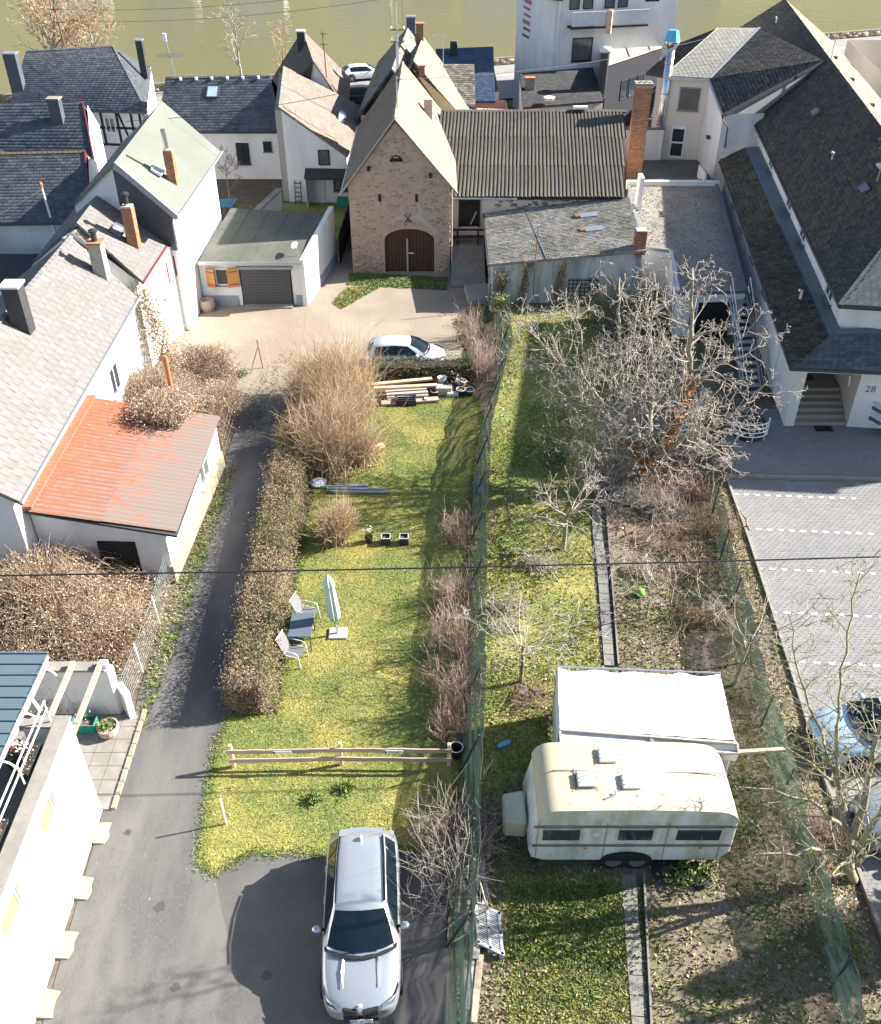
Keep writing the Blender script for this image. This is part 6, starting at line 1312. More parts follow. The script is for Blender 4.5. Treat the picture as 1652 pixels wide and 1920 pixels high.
MB().prism([(1.62, 14.55), (2.2, 14.5), (2.2, 15.5), (1.62, 15.45)], .55, [1.15, 1.25, 1.25, 1.15]).build('gas_locker', 'caravan_roof', cv, bevel=.06)
MB().bar((2.3, 15.0, .45), (.9, 15.0, .45), .08, .08).build('tow_bar', 'dark_metal', cv); MB().tube([(1.1, 15.0, .45), (1.1, 15.0, .0)], .04, 8).build('jockey_wheel', 'dark_metal', cv)
for x in (2.5, 7.0):
    for y in (CYN+.2, CYF-.2): MB().tube([(x, y, .45), (x, y, 0)], .03, 6).build('support_leg', 'dark_metal', cv)
# ------------------------------------------------------------ canvas awning behind the caravan
aw = thing('awning_shelter', 'white canvas shelter with sagging front frame behind the caravan', 'shelter', (5.5, 17.5, 0))
z_f, z_b = 2.10, 2.45
c00, c10, c11, c01 = P(1050, 1365, z_b), P(1378, 1388, z_b), P(1350, 1262, z_f), P(1046, 1250, z_f)
rows = []
for j in range(13):
    row = []
    for i in range(25):
        u, v = i/24, j/12; p = c00.lerp(c10, u).lerp(c01.lerp(c11, u), v)
        sag = -.05*math.sin(math.pi*v)*(1-abs(math.cos(u*math.pi*6))) - (.05*abs(math.sin(u*math.pi*5)) if j == 12 else 0)+.015*math.sin(u*40+v*9)
        row.append((p.x, p.y+(.12*abs(math.sin(u*math.pi*4)) if j == 12 else 0)*-1, p.z+sag))
    rows.append(row)
V, F_ = ploft(rows); MB().add(V, F_).build('canvas_roof', 'canvas', aw, smooth=True)
for a, b in ((c01, c11),): MB().tube([a, b], .03, 6).build('front_pole', 'zinc', aw)
for p in (c00, c10, c11, c01): MB().tube([p, Vector((p.x, p.y, 0))], .03, 6).build('leg', 'zinc', aw)
for a, b in ((c00, c01), (c10, c11)): MB().slab([Vector((a.x, a.y, .1)), Vector((b.x, b.y, .1)), b, a], .01, n=Vector((1, 0, 0))).build('side_canvas', 'canvas', aw)
g0, g1 = P(1050, 1368, 2.5), P(1382, 1394, 2.5); k0, k1 = P(1052, 1395, 2.38), P(1385, 1412, 2.30)
MB().bar(g0, g1, .07, .06).bar(k0, k1, .07, .06).bar(g0, k0, .06, .05).bar(g1, k1, .06, .05).bar(g0.lerp(g1, .52), k0.lerp(k1, .52), .10, .05).build('roof_frame', 'grey_wood', aw)
MB().slab([g0+Vector((0, 0, -.05)), g1+Vector((0, 0, -.05)), k1+Vector((0, 0, -.04)), k0+Vector((0, 0, -.04))], .01).build('upper_sheet', 'canvas', aw)
rows = []
for j in range(7):
    rows.append([(lambda p: (p.x, p.y, p.z+.05*math.sin(i*1.3+j)-(.10*math.sin(math.pi*j/6) if i > 10 else .03*j)))((k0.lerp(k1, i/20)+Vector((0, -.02, -.02))).lerp(Vector((k0.lerp(k1, i/20).x+.05, 15.98, 2.18-.35*(i > 11)*(i-11)/9)), j/6)) for i in range(21)])
V, F_ = ploft(rows); MB().add(V, F_).build('plastic_sheet', 'tent_sheet', aw, smooth=True)
MB().bar(k1+Vector((-.4, 0, 0)), P(1470, 1405, 2.2), .10, .08).build('long_batten', 'weathered_wood', aw)
leaf_mesh('leaf_litter', np.stack([RNG.uniform(0, 1, 160)*1.1+6.0, RNG.uniform(16.0, 16.18, 160), np.full(160, 2.40)], axis=1), 'dead_leaf', (.03, .08), aw, up=.1)['kind'] = 'stuff'
# ------------------------------------------------------------ rail fence on the lawn
rf = thing('rail_fence', 'low wooden rail fence with two split rails and small signs', 'fence', P(640, 1440))
fp = [P(438, 1442), P(640, 1438), P(842, 1440)]
for p in fp: MB().box(p+Vector((0, .08, .47)), (.10, .10, .98), rz=random.uniform(-.1, .1)).build('post', 'fresh_wood', rf, bevel=.01)
def rail(a, b, z, h):
    rows = []; n = 12
    for i in range(n+1):
        p = a.lerp(b, i/n)+Vector((0, -.0, z)); hh = h*(1+random.uniform(-.14, .14)); dz = random.uniform(-.012, .012)
        rows.append([(p.x, p.y-.02, p.z-hh/2+dz), (p.x, p.y+.02, p.z-hh/2+dz), (p.x, p.y+.025, p.z+hh/2+dz), (p.x, p.y-.015, p.z+hh/2+dz)])
    V, F_ = ploft(rows, close=True); F_ += [(0, 1, 2, 3), tuple(n*4+k for k in (3, 2, 1, 0))]
    MB().add(V, F_).build('rail', 'weathered_wood', rf)
for i in (0, 1):
    for z in (.36, .74): rail(fp[i]+Vector((-.1, 0, 0)), fp[i+1]+Vector((.08, 0, 0)), z, .15)
for (x0, txt) in ((fp[0].lerp(fp[1], .48), ''), (fp[1].lerp(fp[2], .5), 'PRIVAT')):
    sg = MB().box(x0+Vector((0, -.045, .74)), (.52, .012, .11)).build('name_plate', 'plate_white', rf)
    MB().box(x0+Vector((-.238, -.053, .74)), (.045, .008, .11)).build('plate_band', 'plate_blue', sg)
    if txt: text3d('plate_text', txt, .10, 'black', sg, x0+Vector((.02, -.054, .74)), (R(90), 0, 0), ext=.003)
    else: MB().box(x0+Vector((0, -.053, .785)), (.52, .008, .018)).build('plate_edge', 'sign_ink', sg)
o = MB().tube([P(425, 1545), P(425, 1545)+Vector((-.02, 0, 1.1))], .025, 8).build('marker_post', 'white_metal'); tag(o, 'thin white metal post standing alone in the grass by the drive', 'post')
bu = P(852, 1432)
o = MB().lathe(bu+Vector((.05, .25, 0)), [(.13, 0), (.19, .42), (.20, .42), (.17, .36), (.12, .04)], 16).build('bucket', 'plastic_black'); tag(o, 'black bucket with pale rim behind the end post of the rail fence', 'bucket')
MB().tube([bu+Vector((.05+.195*math.cos(R(a)), .25+.195*math.sin(R(a)), .425)) for a in range(0, 361, 24)], .014, 5).build('rim', 'plastic_white', o)
# ------------------------------------------------------------ parasol, table, chairs
ub = P(633, 1190)
pr = thing('closed_parasol', 'closed pale green garden parasol on a square slab foot', 'parasol', ub)
MB().box(ub+Vector((.02, .02, .04)), (.60, .52, .08), rz=.03).build('slab_foot', 'slab_grey', pr, bevel=.01)
tp_ = ub+Vector((-.16, 0, 2.62)); MB().tube([ub+Vector((0, 0, .05)), ub.lerp(tp_, .5), tp_], .022, 8).build('pole', 'zinc', pr)
rows = []
for k, (s_, r_) in enumerate(((.30, .17), (.40, .175), (.55, .165), (.70, .15), (.82, .135), (.83, .17), (.90, .13), (.97, .05), (1.0, .01))):
    c = ub.lerp(tp_, s_); rows.append([(c.x+r_*(1+.22*math.cos(8*a))*math.cos(a), c.y+r_*(1+.22*math.cos(8*a))*math.sin(a), c.z) for a in [2*math.pi*i/32 for i in range(32)]])
V, F_ = ploft(rows, close=True); MB().add(V, F_).build('folded_cloth', 'parasol_cloth', pr, smooth=True)
MB().lathe(ub.lerp(tp_, .30)+Vector((0, 0, -.06)), [(.15, 0), (.16, .06)], 12).build('valance', 'plastic_green', pr)
MB().tube([ub+Vector((0, 0, .06)), ub+Vector((0, 0, .4))], .035, 8).build('socket', 'steel', pr)
gt_ = P(562, 1195, .72); tz = .72
tb_ = thing('garden_table', 'dark glass-topped garden table between the two grey chairs', 'table', Vector((-4.5, 22.2, 0)))
tc = Vector((-4.50, 22.25, 0))
MB().box(tc+Vector((0, 0, tz)), (.74, 1.1, .03)).build('table_top', 'table_dark', tb_, bevel=.006)
for sx_ in (-.33, .33):
    for sy in (-.5, .5): MB().tube([tc+Vector((sx_, sy, 0)), tc+Vector((sx_*.95, sy*.95, tz))], .02, 6).build('leg', 'dark_metal', tb_)
MB().tube([tc+Vector((-.32, -.5, .62)), tc+Vector((.32, -.5, .62))], .014, 6).tube([tc+Vector((-.32, .5, .62)), tc+Vector((.32, .5, .62))], .014, 6).build('apron', 'dark_metal', tb_)
def garden_chair(label, loc, rz):
    t = thing('garden_chair', label, 'chair', (0, 0, 0))
    MB().slab([(-.25, -.24, .43), (.25, -.24, .43), (.25, .24, .41), (-.25, .24, .41)], .02).build('seat', 'chair_grey', t)
    MB().slab([(-.25, .24, .42), (.25, .24, .42), (.24, .50, .98), (-.24, .50, .98)], .02).build('backrest', 'chair_grey', t)
    for s_ in (-1, 1):
        MB().tube([(s_*.29, -.30, 0), (s_*.29, -.26, .40), (s_*.29, -.22, .60), (s_*.29, -.12, .64), (s_*.29, .22, .64), (s_*.27, .33, .62)], .016, 6).build('arm_frame', 'tent_sheet', t)
        MB().tube([(s_*.27, .42, 0), (s_*.27, .20, .42), (s_*.26, -.24, .42)], .016, 6).build('leg', 'tent_sheet', t)
    MB().tube([(-.26, .50, .99), (.26, .50, .99)], .016, 6).build('top_rail', 'tent_sheet', t)
    t.location = loc; t.rotation_euler.z = rz; return t
garden_chair('grey sling garden chair on the far side of the dark table', Vector((-4.42, 23.15, 0)), R(72))
garden_chair('grey sling garden chair closest to the rail fence end of the table', Vector((-4.62, 21.35, 0)), R(72))
# ------------------------------------------------------------ wood pile and pots
wpile = thing('timber_stack', 'stack of pale boards and grey beams lying before the hedge', 'timber', P(770, 745))
for (u0, v0, u1, v1, z, w_, m_) in ((688, 722, 810, 710, .45, .22, 'fresh_wood'), (700, 728, 820, 722, .40, .20, 'fresh_wood'), (725, 740, 802, 735, .30, .18, 'grey_wood'), (725, 745, 803, 741, .22, .16, 'grey_wood'), (715, 756, 822, 748, .10, .34, 'weathered_wood'), (722, 734, 800, 729, .30, .2, 'grey_wood')):
    MB().bar(P(u0, v0, z), P(u1, v1, z), w_, .09).build('board', m_, wpile)
for u in (730, 760, 798): MB().box(P(u, 744, .1), (.12, .8, .2)).build('bearer', 'grey_wood', wpile)
bx = thing('black_crate', 'black slatted crate on the lawn before the timber stack', 'crate', P(762, 754))
for k in range(4): MB().box(P(762, 756)+Vector((0, -.25+.16*k, .16)), (.85, .05, .28)).build('slat', 'plastic_black', bx)
for s_ in (-1, 1): MB().box(P(762, 756)+Vector((s_*.42, 0, .16)), (.05, .55, .3)).build('end_board', 'plastic_black', bx)
def pot(label, u, v, r, h, m_, z=0.0, fill='soil', rimm=None, plant=None):
    p = P(u, v, z); o = MB().lathe(p, [(r*.72, 0), (r, h), (r*1.04, h), (r*.9, h*.86), (r*.3, h*.82)], 14).build('plant_pot', m_); tag(o, label, 'plant pot', 'pots beside the timber stack')
    MB().lathe(p+Vector((0, 0, h*.80)), [(r*.86, 0), (r*.5, .02)], 12).build('earth', fill, o)
    if rimm: MB().tube([p+Vector((r*1.02*math.cos(R(a)), r*1.02*math.sin(R(a)), h)) for a in range(0, 361, 30)], r*.07, 5).build('rim', rimm, o)
    if plant: leaf_mesh('leaves', RNG.normal(size=(60, 3))*[r*.6, r*.6, .06]+list(p+Vector((0, 0, h+.08))), plant, (.06, .13), o)['kind'] = 'stuff'
    return o
pot('terracotta pot tipped among the pots behind the white bucket', 817, 718, .20, .32, 'terracotta')
pot('tall white bucket standing on a grey box by the timber stack', 829, 722, .21, .42, 'plastic_white', .12)
pot('terracotta pot with white rim at the end of the pot group', 866, 727, .21, .38, 'terracotta', 0, 'soil', 'plastic_white')
pot('black pot with white rim in front of the terracotta pot', 864, 740, .21, .30, 'plastic_black', 0, 'soil', 'plastic_white')
pot('black pot with white rim nearest the net fence', 880, 741, .21, .30, 'plastic_black', 0, 'soil', 'plastic_white')
pot('dark pot behind the two rimmed black pots', 882, 733, .20, .26, 'plastic_black')
pot('small white-rimmed pot at the end of the pale plank', 815, 741, .18, .24, 'plastic_black', 0, 'soil', 'plastic_white')
pot('reddish bowl with green sprouts in front of the black planter box', 843, 736, .2, .22, 'terracotta', 0, 'soil', None, 'fresh_leaf')
o = thing('planter_box', 'black rectangular planter box with pale plant beside the pots', 'planter', P(852, 730))
for (dx, dy, sx_, sy) in ((0, -.26, .72, .03), (0, .26, .72, .03), (-.36, 0, .03, .52), (.36, 0, .03, .52)): MB().box(P(852, 730)+Vector((dx, dy, .25)), (sx_, sy, .5)).build('side', 'plastic_black', o)
leaf_mesh('pale_plant', RNG.normal(size=(90, 3))*[.16, .14, .12]+list(P(852, 731)+Vector((.1, -.1, .55))), 'seed_fluff', (.06, .14), o)['kind'] = 'stuff'
o = MB().box(P(832, 738)+Vector((0, 0, .2)), (.75, .4, .4)).build('grey_box', 'grey_wood', bevel=.02); tag(o, 'weathered grey wooden box under the white bucket', 'box')
o = MB().box(P(849, 742)+Vector((0, 0, .1)), (.55, .25, .2)).build('trough', 'tent_sheet', bevel=.03); tag(o, 'small grey trough on the grass before the pots', 'planter')
# pipes and boards on the lawn
pp = thing('metal_pipes', 'bundle of long grey metal pipes lying under the golden shrub', 'pipes', P(660, 918))
for k, (u0, v0, u1, v1) in enumerate(((606, 912, 690, 910), (612, 916, 722, 917), (618, 921, 728, 922), (630, 908, 682, 908))): MB().tube([P(u0, v0, .12), P(u1, v1, .10)], .055, 8).build('pipe', 'zinc', pp)
o = MB().box(P(702, 839)+Vector((0, 0, .03)), (.85, .42, .05), rz=.35).build('pale_board', 'fresh_wood', bevel=.008); tag(o, 'pale chipboard offcut on the grass beside the large golden shrub', 'board')
o = MB().lathe(P(597, 908)+Vector((0, 0, 0)), [(.30, 0), (.34, .12), (.20, .2), (.05, .22)], 14).build('grey_tub', 'tent_sheet'); tag(o, 'grey upturned tub at the end of the metal pipes', 'tub')
def square_pot(label, u, v):
    p = P(u, v); t = thing('square_pot', label, 'plant pot', p, 'pots on the lawn')
    for a in range(4): MB().box(p+Vector((.15*math.cos(a*math.pi/2), .15*math.sin(a*math.pi/2), .16)), (.03, .32, .32), rz=a*math.pi/2).build('side', 'plastic_black', t)
    MB().box(p+Vector((0, 0, .22)), (.27, .27, .04)).build('earth', 'soil', t)
    for a in range(4): MB().box(p+Vector((.155*math.cos(a*math.pi/2), .155*math.sin(a*math.pi/2), .325)), (.025, .33, .02), rz=a*math.pi/2).build('rim', 'plastic_white', t)
    return t
square_pot('square black pot standing between the flowers and another square pot', 724, 1018)
square_pot('square black pot standing farthest from the small golden shrub', 758, 1018)
dp = MB().lathe(P(692, 1016), [(.12, 0), (.15, .26), (.12, .24)], 12).build('flower_pot', 'plastic_black'); tag(dp, 'small pot of white and yellow spring flowers beside the small golden shrub', 'plant pot')
blade_mesh('stems', RNG.normal(size=(60, 3))*[.07, .07, 0]+list(P(692, 1016)+Vector((0, 0, .24))), 'fresh_leaf', (.2, .4), .012, .3, dp)['kind'] = 'stuff'
leaf_mesh('blooms', RNG.normal(size=(26, 3))*[.10, .10, .05]+list(P(692, 1016)+Vector((0, 0, .58))), 'plate_white', (.05, .08), dp)['kind'] = 'stuff'
leaf_mesh('yellow_blooms', RNG.normal(size=(16, 3))*[.10, .10, .05]+list(P(692, 1016)+Vector((0, 0, .58))), 'yellow_blind', (.05, .08), dp)['kind'] = 'stuff'
# ------------------------------------------------------------ pallet and planks at the foot of the net fence
pc = [P(890, 1690, .2), P(938, 1712, .2), P(943, 1783, .2), P(895, 1768, .2)]
pu, pv = (pc[1]-pc[0]), (pc[3]-pc[0])
pal = thing('plastic_pallet', 'grey plastic pallet with slotted deck lying on the grass', 'pallet', P(915, 1745))
for t0, t1 in ((0, .1), (.45, .55), (.9, 1.0)): MB().bar(pc[0]+pu*(t0+t1)/2, pc[0]+pu*(t0+t1)/2+pv, pu.length*(t1-t0), .06).build('long_rail', 'pallet_grey', pal)
MB().slab([q_+Vector((0, 0, -.16)) for q_ in pc], .02).build('slot_shade', 'black', pal)  # black sheet added as painted shade below the deck slots
for k in range(20):
    a = pc[0]+pv*((k+.5)/20); MB().bar(a+pu*.02, a+pu*.98, .028, .03).build('deck_bar', 'pallet_grey', pal)
for k in (0, .5, 1): MB().bar(pc[0]+pv*(.02+k*.96), pc[0]+pv*(.02+k*.96)+pu, .07, .06).build('cross_rail', 'pallet_grey', pal)
for i in (0.06, .5, .94):
    for j in (.05, .5, .95): MB().box(pc[0]+pu*i+pv*j+Vector((0, 0, -.1)), (.12, .12, .19)).build('block', 'pallet_grey', pal)
pk = thing('plank_pile', 'rotting grey planks piled along the foot of the net fence', 'planks', P(885, 1700))
for k in range(15):
    u = 866+random.uniform(0, 46); v0 = random.choice((1612, 1640, 1650, 1790, 1800)); p, q = P(u, v0, .05+.03*(k % 4)), P(u-8+random.uniform(-10, 12), v0+random.uniform(90, 150), .05+.03*(k % 4)); MB().bar(p, q, random.uniform(.06, .16), .03).build('plank', random.choice(('grey_wood', 'weathered_wood', 'grey_wood')), pk)
o = MB().lathe(P(1200, 1118), [(.02, 0), (.12, .05), (.17, .16), (.12, .28), (.02, .33)], 14).build('green_ball', 'ball_green', smooth=True); tag(o, 'bright green ball lying among dead leaves in the garden', 'ball')
o = MB().box(P(945, 1398)+Vector((0, 0, .06)), (.45, .16, .10), rz=.5).build('blue_bottle', 'plastic_blue', bevel=.03); tag(o, 'blue and white plastic litter in the grass beside the shelter', 'litter')
for k, (u, v) in enumerate(((948, 1040), (902, 1281), (980, 1302))):
    o = MB().lathe(P(u, v), [(.02, 0), (.12, .03), (.1, .1), (.02, .12)], 9, sx=1.3).build('pale_stone', 'concrete'); tag(o, ('pale stone lying in the grass by the net fence near the small tree', 'pale stone at the foot of the net fence beside the bare sapling', 'white stone on the grass left of the canvas shelter')[k], 'stone')
o = MB().tube([P(1250, 1632, .1)+Vector((.28*math.cos(R(a)), .28*math.sin(R(a)), 0)) for a in range(0, 361, 20)], .1, 8).build('rubber_ring', 'tyre'); tag(o, 'old black tyre lying in weeds under the caravan rear', 'tyre')
o = MB().tube([P(1310, 1640, .1)+Vector((.28*math.cos(R(a)), .28*math.sin(R(a)), 0)) for a in range(0, 361, 20)], .1, 8).build('rubber_ring', 'tyre'); tag(o, 'old black tyre half hidden by ivy behind the caravan', 'tyre')
o = MB().lathe(P(1378+205, 1800), [(.10, 0), (.10, .4), (.08, .4)], 8).build('bollard_lamp', 'plastic_black'); tag(o, 'short dark bollard light in the planting bed by the car park', 'lamp')
o = MB().box((2.85, 47.2, .22), (.42, .42, .44), rz=.4).build('white_canister', 'plastic_white', bevel=.09); tag(o, 'white plastic canister at the end of the net fence', 'canister')
# ------------------------------------------------------------ fences
def net_fence(name, label, px, h, lean, matn, post, group=None, z0=0.0, gap=2.4, folds=.05):
    pts = [P(*q) for q in px]; t = thing(name, label, 'fence', pts[len(pts)//2], group)
    pl = [pts[0]]
    for i in range(len(pts)-1):
        n = max(1, int((pts[i+1]-pts[i]).length/.3)); pl += [pts[i].lerp(pts[i+1], (k+1)/n) for k in range(n)]
    rows = []
    for i, p in enumerate(pl):
        w_ = math.sin(i*1.7)*folds+math.sin(i*.37)*folds*1.5
        rows.append([(p.x+lean*(k/5)**1.3+w_*math.sin(k*1.1), p.y, z0+h*k/5*(1+.03*math.sin(i*.9))) for k in range(6)])
    V, F_ = ploft(rows); MB().add(V, F_).build('net', matn, t, smooth=True)
    d = 0; last = None
    for i, p in enumerate(pl):
        if last is None or (p-last).length > gap: MB().tube([p, p+Vector((lean*.8, 0, h*1.05))], .03, 6).build('post', post, t); last = p
    MB().tube([(r[-1][0], r[-1][1], r[-1][2]) for r in rows], .006, 4).build('top_wire', 'dark_metal', t)
    return t
net_fence('net_fence', 'long sagging green net fence between the lawn and the garden', ((925, 545), (932, 640), (935, 690), (915, 760), (898, 820), (888, 900), (880, 1000), (876, 1120), (872, 1240), (868, 1360), (862, 1480), (852, 1600), (845, 1700), (838, 1800), (830, 1990)), 1.45, .62, 'green_net', 'dark_metal', folds=.03)
net_fence('net_fence', 'green net fence along the planting bed beside the car park', ((1318, 900), (1334, 980), (1352, 1060), (1376, 1165), (1402, 1270), (1430, 1380), (1462, 1500), (1500, 1640), (1540, 1780), (1590, 1990)), 1.35, .12, 'right_net', 'dark_metal')
wf_ = thing('wire_fence', 'pale green wire mesh fence with white posts beside the driveway', 'fence', P(290, 1180))
wl_ = [P(322, 1085), P(300, 1170), P(268, 1260), P(240, 1330)]
for i in range(3):
    a, b = wl_[i], wl_[i+1]; MB().tube([a, a+Vector((-.05, 0, 1.25))], .025, 6).build('post', 'white_metal', wf_)
    n = int((b-a).length/.12)
    for k in range(n): q = a.lerp(b, k/n); MB().tube([q, q+Vector((-.04, 0, 1.2))], .006, 3).build('wire', 'parasol_cloth', wf_)
    for z in range(9): MB().tube([a+Vector((-.005*z, 0, .1+.135*z)), b+Vector((-.005*z, 0, .1+.135*z))], .006, 3).build('wire', 'parasol_cloth', wf_)
pnl = MB().slab([P(315, 1078, .1), P(335, 1075, .1), P(335, 1075, .1)+Vector((0, 0, 1.3)), P(315, 1078, .1)+Vector((0, 0, 1.3))], .03, n=Vector((.2, -1, 0)).normalized()).build('glass_panel', 'tent_sheet', wf_)
uf = thing('wire_fence', 'thin posts of an old wire fence in scrub along the upper drive', 'fence', P(450, 800))
for (u, v, h) in ((493, 690, 1.5), (447, 790, 1.5), (425, 868, 1.5)): MB().tube([P(u, v), P(u, v, 0)+Vector((-.12, 0, h))], .03, 6).build('post', 'rust_metal', uf)
MB().tube([P(470, 700), P(493, 690)+Vector((-.1, 0, 1.2))], .025, 6).build('brace', 'rust_metal', uf)
for z in (.4, .8, 1.2): MB().tube([P(493, 690)+Vector((-.1, 0, z)), P(447, 790)+Vector((-.1, 0, z)), P(425, 868)+Vector((-.1, 0, z))], .006, 4).build('wire', 'steel_wire', uf)
# ------------------------------------------------------------ poles and overhead cables
def cable(label, a, b, sag, r, matn='cable', name='overhead_cable'):
    a, b = Vector(a), Vector(b); o = MB().tube([a.lerp(b, k/24)+Vector((0, 0, -4*sag*(k/24)*(1-k/24))) for k in range(25)], r, 6).build(name, matn); return tag(o, label, 'cable')
_ca, _cb = P(0, 1068, 6.5), P(1652, 1033, 6.5); cable('thick black overhead cable crossing above lawn and car park', _ca+(_ca-_cb)*.6, _cb+(_cb-_ca)*.6, .25, .022)
pl_ = thing('service_mast', 'slim white mast with insulators beside the low metal roof', 'mast', (-20.0, 47.3, 2.3)); m0 = P(110, 458, 2.5); m1 = P(80, 374, 4.9)
MB().tube([m0, Vector((m0.x-.15, m0.y, 5.6))], .06, 8).build('pole', 'white_metal', pl_); MB().lathe((m0.x-.15, m0.y, 5.6), [(.1, 0), (.1, .2), (.04, .3)], 8).build('cap', 'terracotta', pl_)
cable('thin overhead cable from the slim mast to the felt roof house', (m0.x-.15, m0.y, 5.5), (-18.2, 52.5, 7.0), .2, .012)
cable('thin overhead cable from the slim mast to the left', (m0.x-.15, m0.y, 5.5), (-26, 41, 5.0), .3, .012)
cable('thin overhead cable from the felt roof house to the barn pole', (-17.5, 55.2, 7.7), (-2.1, 54.4, 10.05), .35, .014)
cable('thin overhead cable from the barn pole to the hotel', (-2.1, 54.4, 10.05), (18.5, 70.5, 9.2), .5, .014)
mst = thing('power_mast', 'roof power mast with insulators behind the barn ridge', 'mast', (-3.0, 66.5, 7))
for (x, y, h) in ((-2.75, 66.6, 10.6), (-3.05, 72.0, 12.3)):
    MB().tube([(x, y, 6.5), (x, y, h)], .06, 8).build('pole', 'zinc', mst)
    for k in range(2):
        MB().bar((x-.45, y, h-.3-k*.7), (x+.45, y, h-.3-k*.7), .07, .07).build('cross_arm', 'rust_metal', mst)
        for s_ in (-.4, .4): MB().lathe((x+s_, y, h-.27-k*.7), [(.05, 0), (.07, .1), (.04, .18)], 8).build('insulator', 'plastic_white', mst)
for dx in (-.4, .4): MB().tube([(-2.75+dx, 66.6, 10.3), (-3.05+dx, 72.0, 12.0)], .015, 4).build('wire', 'cable', mst)
cable('power cable from the barn mast towards the river', (-3.05, 72, 12.0), (22, 110, 12), .6, .014)
for k in range(2): cable(('upper', 'lower')[k]+' power line spanning between the roof masts by the river', (-3.4, 72, 12.0-.7*k), (-28.7, 79, 9.5-.8*k), .5, .012)
arl = thing('roof_aerial', 'tall aerial on the slate long house ridge', 'aerial', (-19.0, 73, 6)); MB().tube([(-19.0, 73.0, 6.0), (-19.3, 73.0, 8.6)], .04, 6).build('mast', 'zinc', arl)
for k in range(3): MB().tube([(-20.1, 73.0, 7.4+.1*k), (-18.2, 73.0, 7.5+.1*k)], .02, 5).build('rod', 'zinc', arl)
MB().box((-19.35, 73, 8.7), (.25, .15, .5)).build('panel', 'plastic_white', arl)
# ------------------------------------------------------------ trees and shrubs without leaves
def branch(segs, rng, p, d, length, r, level, maxl, wob, up, kids, shrink=.62, r_end=.35, minr=.005, ang=(35, 70)):
    n = max(3, int(length/.32)); step = length/n; p = np.array(p, float); d = np.array(d, float)/np.linalg.norm(d); pts = [p.copy()]; dirs = [d.copy()]
    for i in range(n):
        d = d+rng.normal(size=3)*wob+np.array([0, 0, up]); d /= np.linalg.norm(d); q = p+d*step
        if q[2] < .15: q[2] = .15
        r0, r1 = r*(1-(1-r_end)*i/n), r*(1-(1-r_end)*(i+1)/n)
        segs.append((*p, *q, max(r0, minr), max(r1, minr))); p = q; pts.append(p.copy()); dirs.append(d.copy())
    if level >= maxl: return
    k = kids[min(level, len(kids)-1)]
    for j in range(k):
        f = rng.uniform(.22, 1.0); i = min(n, int(f*n)+1); base = pts[i]; dd = dirs[i]
        a = R(rng.uniform(*ang)); s = rng.normal(size=3); s -= dd*s.dot(dd); s /= np.linalg.norm(s)+1e-9
        branch(segs, rng, base, dd*math.cos(a)+s*math.sin(a), length*shrink*rng.uniform(.55, 1.1)*(1.1-.45*f), r*(1-(1-r_end)*f)*.6, level+1, maxl, wob*1.15, up, kids, shrink, r_end, minr, ang)
def build_tree(name, label, loc, segs, matn, cat='tree', thick=.045, group=None, twig=None):
    t = thing(name, label, cat, loc, group); S = np.array(segs); b = S[:, 6] >= thick
    if b.any(): segs_mesh('trunk', S[b], matn, t, 7)
    segs_mesh('crown', S[~b], twig or matn, t, 3); return t
def limb_tree(name, label, base, limbs, seed, kids, matn, maxl=3, r0=.16, wob=.16, up=.02, shrink=.5, twig=None, first=1.0, minr=.0075):
    """limbs: lists of waypoints that start from the trunk; side branches grow from them"""
    rng = np.random.default_rng(seed); segs = []
    for pts, r in limbs:
        pts = [np.array(p, float) for p in pts]; fine = []
        for i in range(len(pts)-1):
            n = max(2, int(np.linalg.norm(pts[i+1]-pts[i])/.4))
            for k in range(n): fine.append(pts[i]+(pts[i+1]-pts[i])*k/n+rng.normal(size=3)*.035*(k > 0))
        fine.append(pts[-1]); n = len(fine)-1; L = sum(np.linalg.norm(fine[i+1]-fine[i]) for i in range(n))
        for i in range(n):
            ra, rb = r*(1-.78*i/n), r*(1-.78*(i+1)/n); segs.append((*fine[i], *fine[i+1], ra, rb))
            if i/n > .18:
                for _ in range(kids[0]):
                    if rng.uniform() < .8:
                        dd = (fine[i+1]-fine[i]); dd /= np.linalg.norm(dd); s = rng.normal(size=3); s -= dd*s.dot(dd); s /= np.linalg.norm(s)
                        a = R(rng.uniform(38, 80)); branch(segs, rng, fine[i], dd*math.cos(a)+s*math.sin(a), first*rng.uniform(.6, 1.3)*(1.15-.6*i/n), ra*.42, 1, maxl, wob, up, kids[1:], shrink, .4, minr)
    return build_tree(name, label, base, segs, matn, twig=twig)
